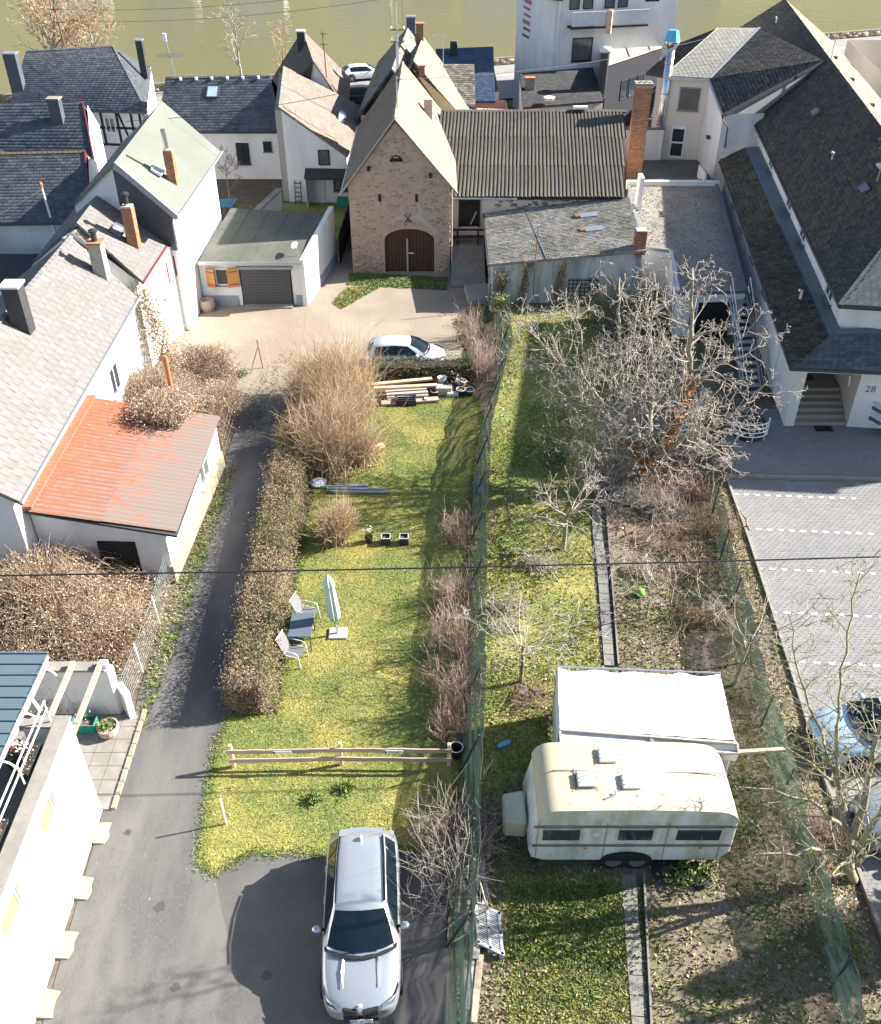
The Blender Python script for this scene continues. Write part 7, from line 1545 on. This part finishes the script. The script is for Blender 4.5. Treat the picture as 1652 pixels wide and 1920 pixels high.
# the big walnut in the garden
tb0 = P(1195, 905); bx, by = tb0.x, tb0.y
walnut = limb_tree('walnut_tree', 'large bare spreading tree with rusty ivy on its main limb', tb0, [
    ([(bx, by, 0), (bx+.1, by, .9), (bx+.25, by+.05, 1.3)], .26),
    ([(bx+.2, by, 1.1), (bx+1.15, by+.2, 2.6), (bx+1.45, by+.4, 4.4), (bx+1.35, by+.9, 6.4), (bx+1.1, by+1.2, 8.6)], .17),
    ([(bx+.1, by, 1.2), (bx-1.0, by+.2, 2.3), (bx-2.6, by+.8, 4.0), (bx-4.2, by+1.4, 5.6), (bx-5.2, by+1.6, 6.4)], .13),
    ([(bx+.1, by, 1.2), (bx-.5, by+.4, 2.8), (bx-1.2, by+.8, 5.2), (bx-1.5, by+1.1, 8.3)], .13),
    ([(bx+.2, by, 1.3), (bx+2.2, by-.3, 2.6), (bx+3.6, by-.2, 3.8), (bx+4.3, by, 4.6)], .10),
    ([(bx+.2, by, 1.3), (bx+.3, by+.9, 3.4), (bx+.1, by+1.9, 5.6), (bx+.2, by+2.2, 7.6)], .11),
    ([(bx, by, 1.1), (bx-1.7, by-.7, 1.9), (bx-3.3, by-1.0, 2.6), (bx-4.4, by-1.0, 3.0)], .08),
    ([(bx+.1, by, 1.2), (bx+1.4, by-1.0, 2.2), (bx+2.8, by-1.7, 3.0)], .08),
    ([(bx+1.3, by+.3, 3.8), (bx+2.6, by+.5, 5.2), (bx+3.6, by+.6, 6.8)], .08),
    ([(bx-1.3, by+.3, 2.6), (bx-2.0, by-.6, 4.2), (bx-2.9, by-1.0, 5.6)], .07),
    ([(bx-.3, by+.3, 2.4), (bx-.3, by-.5, 4.2), (bx-.6, by-.9, 6.2)], .07),
    ([(bx-2.0, by+.6, 3.5), (bx-2.6, by+1.2, 5.6), (bx-3.0, by+1.6, 7.4)], .06),
    ([(bx+.4, by, 1.4), (bx+.6, by-.9, 3.0), (bx+1.0, by-1.6, 4.6)], .06)],
    101, (3, 4, 4, 2), 'bark', 4, shrink=.62, twig='pale_twig', first=1.9, minr=.0095, up=.035)
lv = []
for (p, q, n) in (((bx+.2, by, 1.0), (bx+1.1, by+.15, 2.5), 420), ((bx+1.1, by+.15, 2.5), (bx+1.48, by+.4, 4.6), 520), ((bx+.1, by, .2), (bx+.2, by, 1.2), 260), ((bx, by, 1.3), (bx-.9, by+.2, 2.1), 120)):
    p, q = np.array(p), np.array(q); lv.append(p+(q-p)*RNG.uniform(0, 1, (n*2, 1))+RNG.normal(size=(n*2, 3))*.13+np.array([0, -.08, 0]))
leaf_mesh('dead_ivy', np.concatenate(lv), 'dead_ivy', (.08, .17), walnut)['kind'] = 'stuff'
def sapling(name, label, u, v, h, seed, matn='bark', r=.05, spread=.9, kids=(7, 4, 3), twig=None, lean=(0, 0), maxl=3):
    b = P(u, v); rng = np.random.default_rng(seed); segs = []
    n = 8; p = np.array(b); d = np.array([lean[0], lean[1], 1.0]); d /= np.linalg.norm(d); H = h*.45
    for i in range(n):
        q = p+(d+rng.normal(size=3)*.05)*H/n; segs.append((*p, *q, r*(1-.3*i/n), r*(1-.3*(i+1)/n))); p = q
    for k in range(kids[0]):
        a = 2*math.pi*k/kids[0]+rng.uniform(-.4, .4); el = rng.uniform(.45, 1.2)
        branch(segs, rng, p-np.array(d)*rng.uniform(0, H*.35), (math.cos(a)*spread, math.sin(a)*spread, el), h*.55*rng.uniform(.7, 1.1), max(.012, r*.36), 1, maxl, .14, .015, kids[1:], .58, .35, .0075)
    return build_tree(name, label, b, segs, matn, thick=.03, twig=twig)
sapling('bare_tree', 'small bare fruit tree standing in the grass before the shelter', 977, 1280, 3.7, 5, 'bark', .07, 1.5, (12, 7, 5), 'pale_twig')
ivt = sapling('ivy_tree', 'small gnarled tree with ivy-green crown in the middle of the garden', 1056, 1030, 3.4, 6, 'bark', .09, 1.5, (12, 6, 5), 'pale_twig')
leaf_mesh('ivy_leaves', RNG.normal(size=(900, 3))*[.30, .3, .55]+[P(1040, 930).x-.2, P(1040, 930).y, 2.1], 'ivy_leaf', (.06, .12), ivt)['kind'] = 'stuff'
sapling('bare_sapling', 'thin bare sapling beside the green ball', 1213, 1160, 2.6, 8, 'pale_twig', .03, .7, (8, 5, 3))
sapling('bare_sapling', 'thin forked sapling by the dark stump in the leaf litter', 1257, 1135, 2.4, 9, 'red_twig', .03, .7, (8, 5, 3))
sapling('bare_sapling', 'thin sapling growing before the large walnut', 1110, 890, 3.0, 10, 'pale_twig', .03, .8, (10, 6, 4))
sapling('bare_sapling', 'pale twiggy sapling near the shed and the upper net fence', 972, 640, 2.4, 12, 'pale_twig', .03, .8, (8, 5, 3))
sapling('forked_tree', 'pale forked young tree growing through the net fence by the car park', 1375, 1285, 4.4, 14, 'yellow_bark', .06, .85, (9, 6, 4), 'pale_twig', (.12, .0))
# tree at the lower right edge
rb = P(1600, 1650); ty = rb.y
limb_tree('yellow_barked_tree', 'bare multi-stemmed tree with yellow-green bark beside the car park', rb, [
    ([rb, PY(1596, 1600, ty), PY(1600, 1560, ty+.1)], .14),
    ([PY(1598, 1600, ty), PY(1572, 1500, ty+.2), PY(1568, 1414, ty+.3), PY(1577, 1282, ty+.4), PY(1597, 1125, ty+.5), PY(1612, 1075, ty+.5)], .075),
    ([PY(1600, 1570, ty), PY(1625, 1480, ty+.3), PY(1645, 1380, ty+.5), PY(1680, 1250, ty+.8)], .10),
    ([PY(1610, 1590, ty), PY(1640, 1540, ty-.2), PY(1690, 1430, ty-.2)], .08),
    ([PY(1590, 1560, ty), PY(1520, 1500, ty-.1), PY(1450, 1480, ty-.2), PY(1385, 1475, ty-.2)], .07),
    ([PY(1592, 1600, ty), PY(1520, 1590, ty-.4), PY(1440, 1600, ty-.7), PY(1395, 1610, ty-.8)], .06),
    ([PY(1585, 1520, ty), PY(1545, 1400, ty+.4), PY(1500, 1270, ty+.7), PY(1478, 1150, ty+.8)], .06),
    ([PY(1580, 1480, ty+.2), PY(1520, 1430, ty+.5), PY(1450, 1390, ty+.8)], .05),
    ([PY(1600, 1610, ty), PY(1560, 1640, ty-.5), PY(1500, 1690, ty-.8), PY(1470, 1700, ty-.9)], .05)], 77, (3, 4, 3, 2), 'yellow_bark', 4, shrink=.58, twig='yellow_bark', first=1.05, minr=.0065)
# a tall row beyond the picture edge throws the long stripes of shade over the lower garden
for k, (x, y, h) in enumerate(((15.6, 11.6, 9.0), (16.6, 9.2, 9.5), (15.2, 7.2, 8.5), (17.5, 13.6, 9.0))):
    rng = np.random.default_rng(300+k); segs = []; branch(segs, rng, (x, y, 0), (0, 0, 1), h, .22, 0, 2, .035, .03, (16, 6), .34, .25, .012, (40, 75))
    build_tree('street_tree', ('tall bare street tree at the car park entrance', 'tallest bare street tree along the car park road', 'bare street tree at the end of the row', 'bare street tree nearest the grey car')[k], (x, y, 0), segs, 'bark', group='street trees beside the car park')
def evergreen(name, label, base, h, rad, n, seed):
    rng = np.random.default_rng(seed); b = np.array(base, float); t = thing(name, label, 'tree', tuple(base))
    segs_mesh('trunk', [(*b, *(b+[0, 0, h]), .16, .03)], 'bark', t, 7)
    z = rng.uniform(.08, 1, n); r_ = rad*(1-z)**.7*np.sqrt(rng.uniform(.2, 1, n))*(1+.25*np.sin(z*40)); a = rng.uniform(0, 2*math.pi, n)
    leaf_mesh('crown', b+np.stack([np.cos(a)*r_, np.sin(a)*r_, z*h], axis=1), 'ivy_leaf', (.15, .35), t, seed=seed)
    return t
evergreen('evergreen_tree', 'dense dark conifer at the entrance of the car park', (16.6, 13.4, 0), 6.6, 1.7, 5000, 271)
evergreen('evergreen_tree', 'smaller dense conifer beside the car park road', (15.9, 10.6, 0), 5.2, 1.3, 3500, 272)
def fan_bush(name, label, c, rx, ry, h, n, matn, seed, base=.25, r=.006, twigs=3, cat='shrub', clumps=9):
    """many-stemmed bare shrub: several uneven clumps of arching stems with side twigs"""
    rng = np.random.default_rng(seed); c = np.array(c, float); S = []
    ca = rng.uniform(0, 2*math.pi, clumps); cs = np.sqrt(rng.uniform(0, 1, clumps)); ch = h*rng.uniform(.55, 1.1, clumps)*(1-.25*cs); w_ = rng.dirichlet(np.ones(clumps)*3)
    for k in range(clumps):
        m = max(6, int(n*w_[k])); b = c+np.stack([np.cos(ca[k])*cs[k]*rx*base*1.6+rng.normal(size=m)*base*rx*.35, np.sin(ca[k])*cs[k]*ry*base*1.6+rng.normal(size=m)*base*ry*.35, np.zeros(m)], axis=1)
        cen = np.array([np.cos(ca[k])*cs[k]*rx*.72, np.sin(ca[k])*cs[k]*ry*.72])
        L = rng.uniform(.35, 1.0, m)**.7; L = np.where(rng.uniform(size=m) < .06, L*1.3, L)
        tip = np.concatenate([c[:2]+cen+rng.normal(size=(m, 2))*[rx*.36, ry*.36], (ch[k]*L)[:, None]], axis=1)
        mid = b*.55+tip*.45; mid[:, 2] = tip[:, 2]*rng.uniform(.5, .72, m); K = 4; pts = []
        for j in range(K+1):
            t = j/K; pts.append((1-t)**2*b+2*t*(1-t)*mid+t*t*tip+(rng.normal(size=(m, 3))*.03 if 0 < j else 0))
        rv = r*np.exp(rng.normal(size=(m, 1))*.45)
        for j in range(K): S.append(np.concatenate([pts[j], pts[j+1], rv*(1.9-1.5*j/K), rv*(1.9-1.5*(j+1)/K)], axis=1))
        for j in range(twigs):
            f = rng.uniform(.25, .95, m)[:, None]; st_ = (1-f)**2*b+2*f*(1-f)*mid+f*f*tip; d = (tip-b); d /= np.linalg.norm(d, axis=1)[:, None]; d = d+rng.normal(size=(m, 3))*.55; e = st_+d*h*rng.uniform(.08, .26, (m, 1)); e[:, 2] = np.abs(e[:, 2])
            S.append(np.concatenate([st_, e, np.full((m, 1), r*.8), np.full((m, 1), r*.4)], axis=1))
    t = thing(name, label, cat, tuple(c)); segs_mesh('twigs', np.concatenate(S), matn, t, 3)['kind'] = 'stuff'; return t
fan_bush('golden_shrub', 'large golden-twigged shrub growing over the drive hedge', P(632, 858), 1.85, 2.0, 3.3, 1200, 'golden_twig', 21, .55, .0068, 4, clumps=26)
fan_bush('golden_shrub', 'tall loose golden shrub between drive and silver hatchback', P(628, 770), 1.8, 2.4, 3.7, 1150, 'golden_twig', 22, .55, .0068, 4, clumps=28)
fan_bush('golden_shrub', 'small round golden shrub beside the square pots', P(632, 1010), 1.1, 1.05, 1.75, 480, 'golden_twig', 23, .3, .007, 4)
for k, (u, v, rx, h, n, lab) in enumerate(((850, 1130, .8, 1.9, 380, 'reddish twiggy shrub along the net fence level with the parasol'), (845, 1210, .9, 2.0, 420, 'reddish shrub along the net fence across from the garden table'), (848, 1300, .9, 2.0, 420, 'reddish shrub along the net fence before the rail fence'), (838, 1370, .6, 1.3, 240, 'low reddish shrub near the end post of the rail fence'),
        (850, 1650, 1.25, 2.3, 620, 'pale tangled shrub between the silver SUV and the net fence'), (835, 1560, .8, 1.6, 320, 'reddish shrub behind the silver SUV at the net fence'), (905, 700, .9, 2.4, 420, 'reddish twiggy shrub beside the pots at the upper net fence'), (880, 640, .7, 2.0, 300, 'brown twiggy shrub in the yard beside the hatchback'), (862, 1010, .7, 1.6, 260, 'reddish shrub along the net fence above the black cable'),
        (900, 1590, .9, 1.2, 320, 'dark red brambly shrub before the caravan locker'))):
    fan_bush('twiggy_shrub', lab, P(u, v), rx, rx*1.35, h, int(n*.26), 'pale_twig' if k == 4 else 'red_twig', 40+k, .5, .0062, 4, clumps=12)
for k, (u, v, lab) in enumerate(((1190, 960, 'tangled pale undergrowth at the foot of the large walnut'), (1255, 930, 'tangled undergrowth between the walnut and the car park fence'), (1150, 905, 'tangled grey undergrowth left of the walnut trunk'), (1300, 880, 'tangled pale scrub at the corner of the forecourt'))):
    fan_bush('undergrowth', lab, P(u, v), 1.6, 1.4, 1.3, 190, ('pale_twig', 'red_twig')[k % 2], 60+k, .7, .008, 4)
fan_bush('rear_scrub', 'dense olive scrub before the slate shed and steel stairs', P(1170, 610), 2.2, 1.7, 2.6, 420, 'yellow_bark', 66, .6, .010, 5)
for k, (u, v, lab) in enumerate(((1235, 1010, 'dry weed stems beside the slab path above the green ball'), (1290, 1060, 'dry brown weed stems along the car park fence'), (1175, 1060, 'low dry twigs right beside the slab path'), (1310, 1180, 'dead brown stems before the forked tree'), (1000, 1060, 'pale dry twigs in the garden grass below the ivy tree'), (950, 1160, 'pale dry shoots at the net fence in the garden'), (1010, 1330, 'low dry shoots beside the white shelter'), (1340, 1000, 'dark brambles at the foot of the car park fence'))):
    fan_bush('dry_weeds', lab, P(u, v), .9, .8, (.9, 1.1, .7, 1.0, .8, 1.2, .6, 1.3)[k], 90, ('red_twig', 'brown_twig', 'pale_twig', 'brown_twig', 'pale_twig', 'pale_twig', 'red_twig', 'brown_twig')[k], 260+k, .8, .007, 3, 'weeds', 10)
fan_bush('rose_bushes', 'low red-stemmed bushes in the bed below the yellow-barked tree', P(1560, 1600), .6, 1.0, .9, 260, 'red_twig', 67, .6, .006, 3)
# ------------------------------------------------------------ hedges
def hedge(name, label, path, wd, h, n, mats_, seed, rough=.10):
    rng = np.random.default_rng(seed); t = thing(name, label, 'hedge', path[len(path)//2])
    path = [Vector(p) for p in path]; m = MB()
    for i in range(len(path)-1): m.bar(path[i]+Vector((0, 0, h*.45)), path[i+1]+Vector((0, 0, h*.45)), wd*.72, h*.82)
    m.build('hedge_core', 'dark_stem', t)
    L = [(path[i+1]-path[i]).length for i in range(len(path)-1)]; tot = sum(L); per = wd+2*h; P_ = []
    for i in range(len(path)-1):
        k = int(n*L[i]/tot); d = (path[i+1]-path[i]).normalized(); sd = d.cross(Vector((0, 0, 1))); s_ = rng.uniform(0, L[i], k); q = rng.uniform(0, per, k)
        off = np.where(q < h, -wd/2, np.where(q < h+wd, q-h-wd/2, wd/2)); zz = np.where(q < h, q, np.where(q < h+wd, h, per-q))
        bul = (np.sin(s_*1.9+i)+np.sin(s_*4.3+1))*.05+rng.normal(size=k)*rough; off = off+np.sign(off)*bul*(zz < h*.99); zz = np.clip(zz+bul*(zz > h*.9)+rng.normal(size=k)*.04, .02, None)
        P_.append(np.array(path[i])[None]+np.array(d)[None]*s_[:, None]+np.array(sd)[None]*off[:, None]+np.array([[0, 0, 1.0]])*zz[:, None])
        for e in (0, 1):
            if (i == 0 and e == 0) or (i == len(path)-2 and e == 1):
                ke = int(k*.12)+60; P_.append(np.array(path[i+e])[None]+np.array(sd)[None]*rng.uniform(-wd/2, wd/2, (ke, 1))+np.array([[0, 0, 1.0]])*rng.uniform(0.02, h, (ke, 1))+rng.normal(size=(ke, 3))*.05)
    C = np.concatenate(P_); rng.shuffle(C)
    c = np.sin(C[:, 1]*1.1)+np.sin(C[:, 1]*2.3+C[:, 0]*3)+rng.normal(size=len(C))*.9; s1 = c > mats_[2]
    leaf_mesh('leaves', C[s1], mats_[0], (.035, .075), t, seed=seed)['kind'] = 'stuff'; leaf_mesh('leaves', C[~s1], mats_[1], (.035, .075), t, seed=seed+1)['kind'] = 'stuff'
    S = C[:int(n/12)]; d_ = rng.normal(size=S.shape); d_[:, 2] = np.abs(d_[:, 2])+.3; d_ *= .16/np.linalg.norm(d_, axis=1)[:, None]
    segs_mesh('twigs', np.concatenate([S-d_*.6, S+d_*.6, np.full((len(S), 1), .005), np.full((len(S), 1), .003)], axis=1), 'brown_twig', t, 3)['kind'] = 'stuff'
    return t
hedge('clipped_hedge', 'long clipped brown hedge along the asphalt drive', [Vector((-5.72, 19.15, 0)), Vector((-5.85, 23, 0)), Vector((-5.95, 27, 0)), Vector((-6.05, 31, 0)), Vector((-6.1, 34.2, 0))], 0.98, 1.25, 70000, ('hedge_brown', 'hedge_leaf', .1), 81, .16)
hedge('evergreen_hedge', 'short dark evergreen hedge between hatchback and timber stack', [P(700, 712), P(790, 712), P(882, 708)], .9, .95, 7000, ('ivy_leaf', 'hedge_leaf', -.8), 83)
# ------------------------------------------------------------ dry scrub and creepers on the left
def thicket(name, label, poly, h, ns, nf, seed, twig='brown_twig', fluff='seed_fluff', size=(.035, .075), cat='thicket', zb=0.0):
    rng = np.random.default_rng(seed); b = scatter(poly, ns, seed); n = len(b)
    H = h*(.55+.25*np.sin(b[:, 0]*1.6+seed)+.25*np.sin(b[:, 1]*1.3+b[:, 0]*.7))*rng.uniform(.7, 1.2, n); H = np.clip(H, .25, None)
    az = rng.uniform(0, 2*math.pi, n); L = rng.uniform(.4, 1.3, n)*h*.6; p0 = np.concatenate([b, np.full((n, 1), zb)], axis=1)
    p1 = p0+np.stack([np.cos(az)*L*.3, np.sin(az)*L*.3, H*.8], axis=1); p2 = p0+np.stack([np.cos(az)*L*.7, np.sin(az)*L*.7, H], axis=1); p3 = p0+np.stack([np.cos(az)*L, np.sin(az)*L, H*.75], axis=1)
    S = np.concatenate([np.concatenate([a, c, np.full((n, 1), ra), np.full((n, 1), rb_)], axis=1) for a, c, ra, rb_ in ((p0, p1, .010, .008), (p1, p2, .008, .006), (p2, p3, .006, .004))])
    t = thing(name, label, cat, (float(b[:, 0].mean()), float(b[:, 1].mean()), zb)); segs_mesh('stems', S, twig, t, 3)
    idx = rng.integers(0, n, nf); f = rng.uniform(.3, 1, (nf, 1)); C = np.where(f < .7, p1[idx]*(1-f)+p2[idx]*f, p2[idx]*(1-f)+p3[idx]*f)+rng.normal(size=(nf, 3))*[.13, .13, .09]
    leaf_mesh('seed_heads', C, fluff, size, t, seed=seed)['kind'] = 'stuff'; return t
thicket('bramble_thicket', 'dense dry bramble thicket between the orange roof shed and balcony house', [(-15.5, 19.4), (-10.6, 19.5), (-9.7, 22.0), (-9.8, 24.3), (-11.6, 25.2), (-15.5, 25.6)], 2.5, 5600, 34000, 91)
thicket('clematis_mass', 'pale seed-covered creeper mass beside the long grey house', [(-13.7, 32.8), (-10.2, 32.7), (-9.4, 33.5), (-9.3, 37.0), (-11.5, 39.5), (-13.8, 38.0)], 1.7, 3600, 19000, 92)
thicket('clematis_mass', 'low dry creeper and scrub along the upper drive', [(-11.2, 37.5), (-9.9, 34.5), (-9.4, 36.5), (-9.6, 39.5), (-10.8, 42.0), (-12.6, 42.8), (-12.6, 39.8)], 1.0, 1900, 8000, 93)
thicket('roof_creeper', 'ball of dry creeper growing over the edge of the orange roof', [(-11.7, 31.2), (-10.1, 31.0), (-9.9, 33.2), (-11.7, 33.4)], 1.2, 1100, 8000, 94, 'brown_twig', 'seed_fluff', (.04, .08), 'creeper', 2.35)
def creeper(name, label, a, b, w_, n, matn, seed, d=.18, thick=.10):
    rng = np.random.default_rng(seed); a, b = np.array(a, float), np.array(b, float); s_ = rng.uniform(0, 1, (n, 1)); C = a+(b-a)*s_+rng.normal(size=(n, 3))*[w_*.5, w_*.5, .12]*np.array([1, 1, 1])
    t = thing(name, label, 'creeper', (a[0], a[1], min(a[2], b[2]))); leaf_mesh('leaves', C, matn, (.06, .13), t, seed=seed)['kind'] = 'stuff'
    S = []
    for k in range(14):
        p = a+rng.normal(size=3)*[w_*.3, w_*.3, 0]
        for j in range(6): q = a+(b-a)*(j+1)/6+rng.normal(size=3)*[w_*.35, w_*.35, .05]; S.append((*p, *q, .014, .012)); p = q
    segs_mesh('stems', S, 'brown_twig', t, 4); return t
creeper('ivy_column', 'brown dried ivy column climbing the gable between two white houses', (-12.7, 40.0, .1), (-13.7, 40.5, 4.3), .9, 5200, 'hedge_brown', 111)
creeper('wall_creeper', 'leafy creeper at the corner of the stained shed wall', (3.0, 47.7, .1), (3.3, 47.95, 2.1), .5, 500, 'hedge_leaf', 112)
creeper('wall_creeper', 'dark creeper stems hanging on the middle of the shed wall', (4.4, 47.9, .1), (4.6, 48.0, 2.4), .3, 260, 'ivy_leaf', 113)
creeper('wall_creeper', 'thin dark creeper beside the lattice on the shed wall', (6.2, 47.95, .1), (6.5, 48.0, 2.4), .3, 220, 'ivy_leaf', 114)
creeper('fence_ivy', 'bright green ivy clump at the upper end of the net fence', (3.05, 47.0, .2), (3.1, 46.0, 1.4), .55, 700, 'fresh_leaf', 115)
for k, (u, v, w_, n, m_, lab) in enumerate(((1380, 1480, .5, 420, 'ivy_leaf', 'dark ivy clump at the rear corner of the caravan'), (1400, 1570, .5, 420, 'ivy_leaf', 'dark leafy weeds between caravan rear and net fence'), (1300, 1645, .45, 420, 'fresh_leaf', 'bright leafy weeds over the old tyres'), (1265, 1655, .3, 220, 'fresh_leaf', 'small leafy weeds under the caravan side'), (1560, 1720, .5, 520, 'seed_fluff', 'pale variegated shrub in the planting bed'), (1580, 1780, .45, 380, 'fresh_leaf', 'light green shrub in the planting bed below the variegated one'),
        (1345, 1540-0, .4, 260, 'hedge_leaf', 'olive weeds along the rear wall of the caravan'), (590, 1500-0, .16, 260, 'fresh_leaf', 'dark green grass tuft in the lawn before the rail fence'), (650, 1480, .16, 240, 'fresh_leaf', 'round green grass tuft near the middle fence post'), (455, 705, .25, 260, 'fresh_leaf', 'yellow-green weed clump beside the upper drive'), (1040, 870, .55, 900, 'ivy_leaf', 'leafy evergreen bush beside the gnarled ivy tree'))):
    p = P(u, v); C = RNG.normal(size=(n, 3))*[w_*.55, w_*.55, w_*.35]+[p.x, p.y, w_*.6]; C[:, 2] = np.abs(C[:, 2])
    o = thing('leafy_weed', lab, 'plant', (p.x, p.y, 0)); leaf_mesh('leaves', C, m_, (.05, .12), o, seed=120+k)['kind'] = 'stuff'; segs_mesh('stems', np.concatenate([np.tile([p.x, p.y, 0.0], (20, 1)), C[:20], np.full((20, 2), .006)], axis=1), 'brown_twig', o, 3)
# ------------------------------------------------------------ trees by the river and in the small back gardens
def crown_tree(name, label, base, h, rad, seed, matn, twig, kids=(10, 6, 4)):
    rng = np.random.default_rng(seed); segs = []; branch(segs, rng, base, (0, 0, 1), h*.75, h*.016, 0, 3, .06, .03, kids, .55, .3, .017, (25, 60)); return build_tree(name, label, base, segs, matn, twig=twig)
crown_tree('river_tree', 'large bare golden tree on the river bank beside the half-timbered house', (-34.5, 90, 0), 13, 5, 131, 'bark', 'golden_twig', (20, 11, 6))
crown_tree('river_tree', 'second bare golden tree at the river edge behind slate roofs', (-31.0, 92, 0), 10, 4, 132, 'bark', 'golden_twig', (16, 9, 6))
crown_tree('river_tree', 'slim pale bare tree by the river behind the slate long house', (-18.6, 96, 0), 9, 3, 133, 'pale_twig', 'pale_twig', (10, 6, 4))
crown_tree('river_tree', 'faint small bare tree on the bank near the steep gable house', (-15.0, 97, 0), 6.5, 2, 134, 'golden_twig', 'golden_twig', (9, 5, 4))
crown_tree('courtyard_tree', 'small dark bare tree in the courtyard before the slate long house', (-14.4, 64.5, 0), 3.6, 1.4, 135, 'brown_twig', 'brown_twig', (9, 5, 3))
thicket('courtyard_shrubs', 'dark mixed shrubs in the courtyard behind the garage', [(-16, 58), (-12.6, 58), (-12.2, 63), (-15.5, 64)], 1.0, 500, 2600, 136, 'brown_twig', 'hedge_leaf')
o = MB().slab([(-15.2, 61.5, .75), (-13.6, 61.2, .8), (-13.4, 62.6, .9), (-15.0, 63.0, .7)], .04).build('blue_tarpaulin', 'tarp_blue'); tag(o, 'crumpled blue tarpaulin among the courtyard shrubs', 'tarpaulin')
# ------------------------------------------------------------ grass, weeds, fallen leaves
def fnoise(q, a, b, c): return np.sin(q[:, 0]*a+np.sin(q[:, 1]*b)*1.5)+np.sin(q[:, 1]*c+np.cos(q[:, 0]*a*.7)*1.5)
lawn_o = bpy.data.objects['lawn']; ORG['lawn'] = lawn_o.location.copy()
q = scatter(LAWN, 190000, 141); blade_mesh('grass', flat(q, .004), 'grass_blade', (.012, .036), .013, 1.4, lawn_o, 142)['kind'] = 'stuff'
# worn fringe where the turf runs out onto asphalt and soil
q = np.array([[p.x, p.y] for p in LAWN]); q2 = np.roll(q, -1, axis=0); L_ = np.linalg.norm(q2-q, axis=1); k_ = np.random.default_rng(180).choice(len(q), 16000, p=L_/L_.sum()); f_ = RNG.uniform(0, 1, (16000, 1))
e_ = q[k_]*(1-f_)+q2[k_]*f_+RNG.normal(size=(16000, 2))*.10; blade_mesh('fringe_grass', flat(e_, .006), 'weed_blade', (.02, .07), .016, 1.2, lawn_o, 181)['kind'] = 'stuff'
leaf_mesh('lawn_litter', flat(scatter(LAWN, 1500, 182), .03), 'dead_leaf', (.03, .08), lawn_o, up=.05, seed=183)['kind'] = 'stuff'
for nm, poly, n_ in (('garden_lawn', GLAWN, 60000), ('garden_lawn.001', GLAWN2, 26000)):
    gl = bpy.data.objects[nm]; ORG[nm] = gl.location.copy(); q = scatter(poly, n_, 184); f_ = fnoise(q, 1.7, 1.2, 1.4)+RNG.normal(size=len(q))*.7; blade_mesh('grass', flat(q[f_ > -.8], .012), 'grass_blade', (.015, .06), .015, 1.2, gl, 185)['kind'] = 'stuff'
    leaf_mesh('fallen_leaves', flat(q[:2600], .03), 'dead_leaf', (.04, .09), gl, up=.05, seed=186)['kind'] = 'stuff'
gard_o = bpy.data.objects['garden']; ORG['garden'] = gard_o.location.copy()
q = scatter(GARDEN, 110000, 143); f = fnoise(q, 1.1, .9, .8)+RNG.normal(size=len(q))*.5; near = .5*np.tanh((24-q[:, 1])/3)+.5*np.tanh((5.3-q[:, 0])/1.2)
q = q[f+near > -.15]; blade_mesh('weeds', flat(q, .008), 'weed_blade', (.04, .12), .02, .8, gard_o, 144)['kind'] = 'stuff'
q = scatter(GARDEN, 32000, 145); f = fnoise(q, .9, 1.2, .7)+np.tanh((q[:, 0]-5.3)/1.0)*.6+RNG.normal(size=len(q))*.7; q = q[f > -.3]
leaf_mesh('fallen_leaves', flat(q, .02), 'dead_leaf', (.05, .12), gard_o, up=.05, aspect=.7, seed=146)['kind'] = 'stuff'
C = scatter([P(*a) for a in ((960, 1660), (1200, 1660), (1215, 1760), (1190, 1830), (950, 1800))], 7000, 147); leaf_mesh('ground_ivy', flat(C, .02), 'fresh_leaf', (.05, .11), gard_o, up=.5, seed=148)['kind'] = 'stuff'
bed_o = bpy.data.objects['planting_bed']; ORG['planting_bed'] = bed_o.location.copy()
q = scatter(BED, 5200, 149); leaf_mesh('fallen_leaves', flat(q, .02), 'dead_leaf', (.04, .10), bed_o, up=.1, aspect=.7, seed=150)['kind'] = 'stuff'
q = scatter(BED, 4200, 151); blade_mesh('weeds', flat(q, .014), 'weed_blade', (.04, .10), .02, .8, bed_o, 152)['kind'] = 'stuff'
yard_o = bpy.data.objects['yard']; ORG['yard'] = yard_o.location.copy()
for k, poly in enumerate((((655, 512), (840, 520), (838, 545), (735, 540), (650, 535)), ((622, 568), (650, 540), (720, 535), (690, 552), (640, 580)), ((850, 600), (905, 560), (915, 640), (880, 690)), ((700, 700), (880, 690), (880, 668), (830, 680)))):
    q = scatter([P(*a) for a in poly], (4200, 2000, 2600, 1500)[k], 160+k); blade_mesh('grass', flat(q, .006), 'grass_blade' if k else 'fresh_leaf', (.04, .12), .03, .7, yard_o, 164+k)['kind'] = 'stuff'
drv_o = bpy.data.objects['driveway']; ORG['driveway'] = drv_o.location.copy()
q = np.concatenate([scatter([P(*a) for a in ((425, 880), (445, 870), (345, 1180), (265, 1380), (240, 1400), (300, 1180))], 2600, 170), scatter([P(*a) for a in ((540, 650), (600, 690), (545, 770), (520, 800), (470, 830), (460, 730))], 900, 171)])
blade_mesh('verge_weeds', flat(q, .004), 'weed_blade', (.05, .14), .02, .9, drv_o, 172)['kind'] = 'stuff'
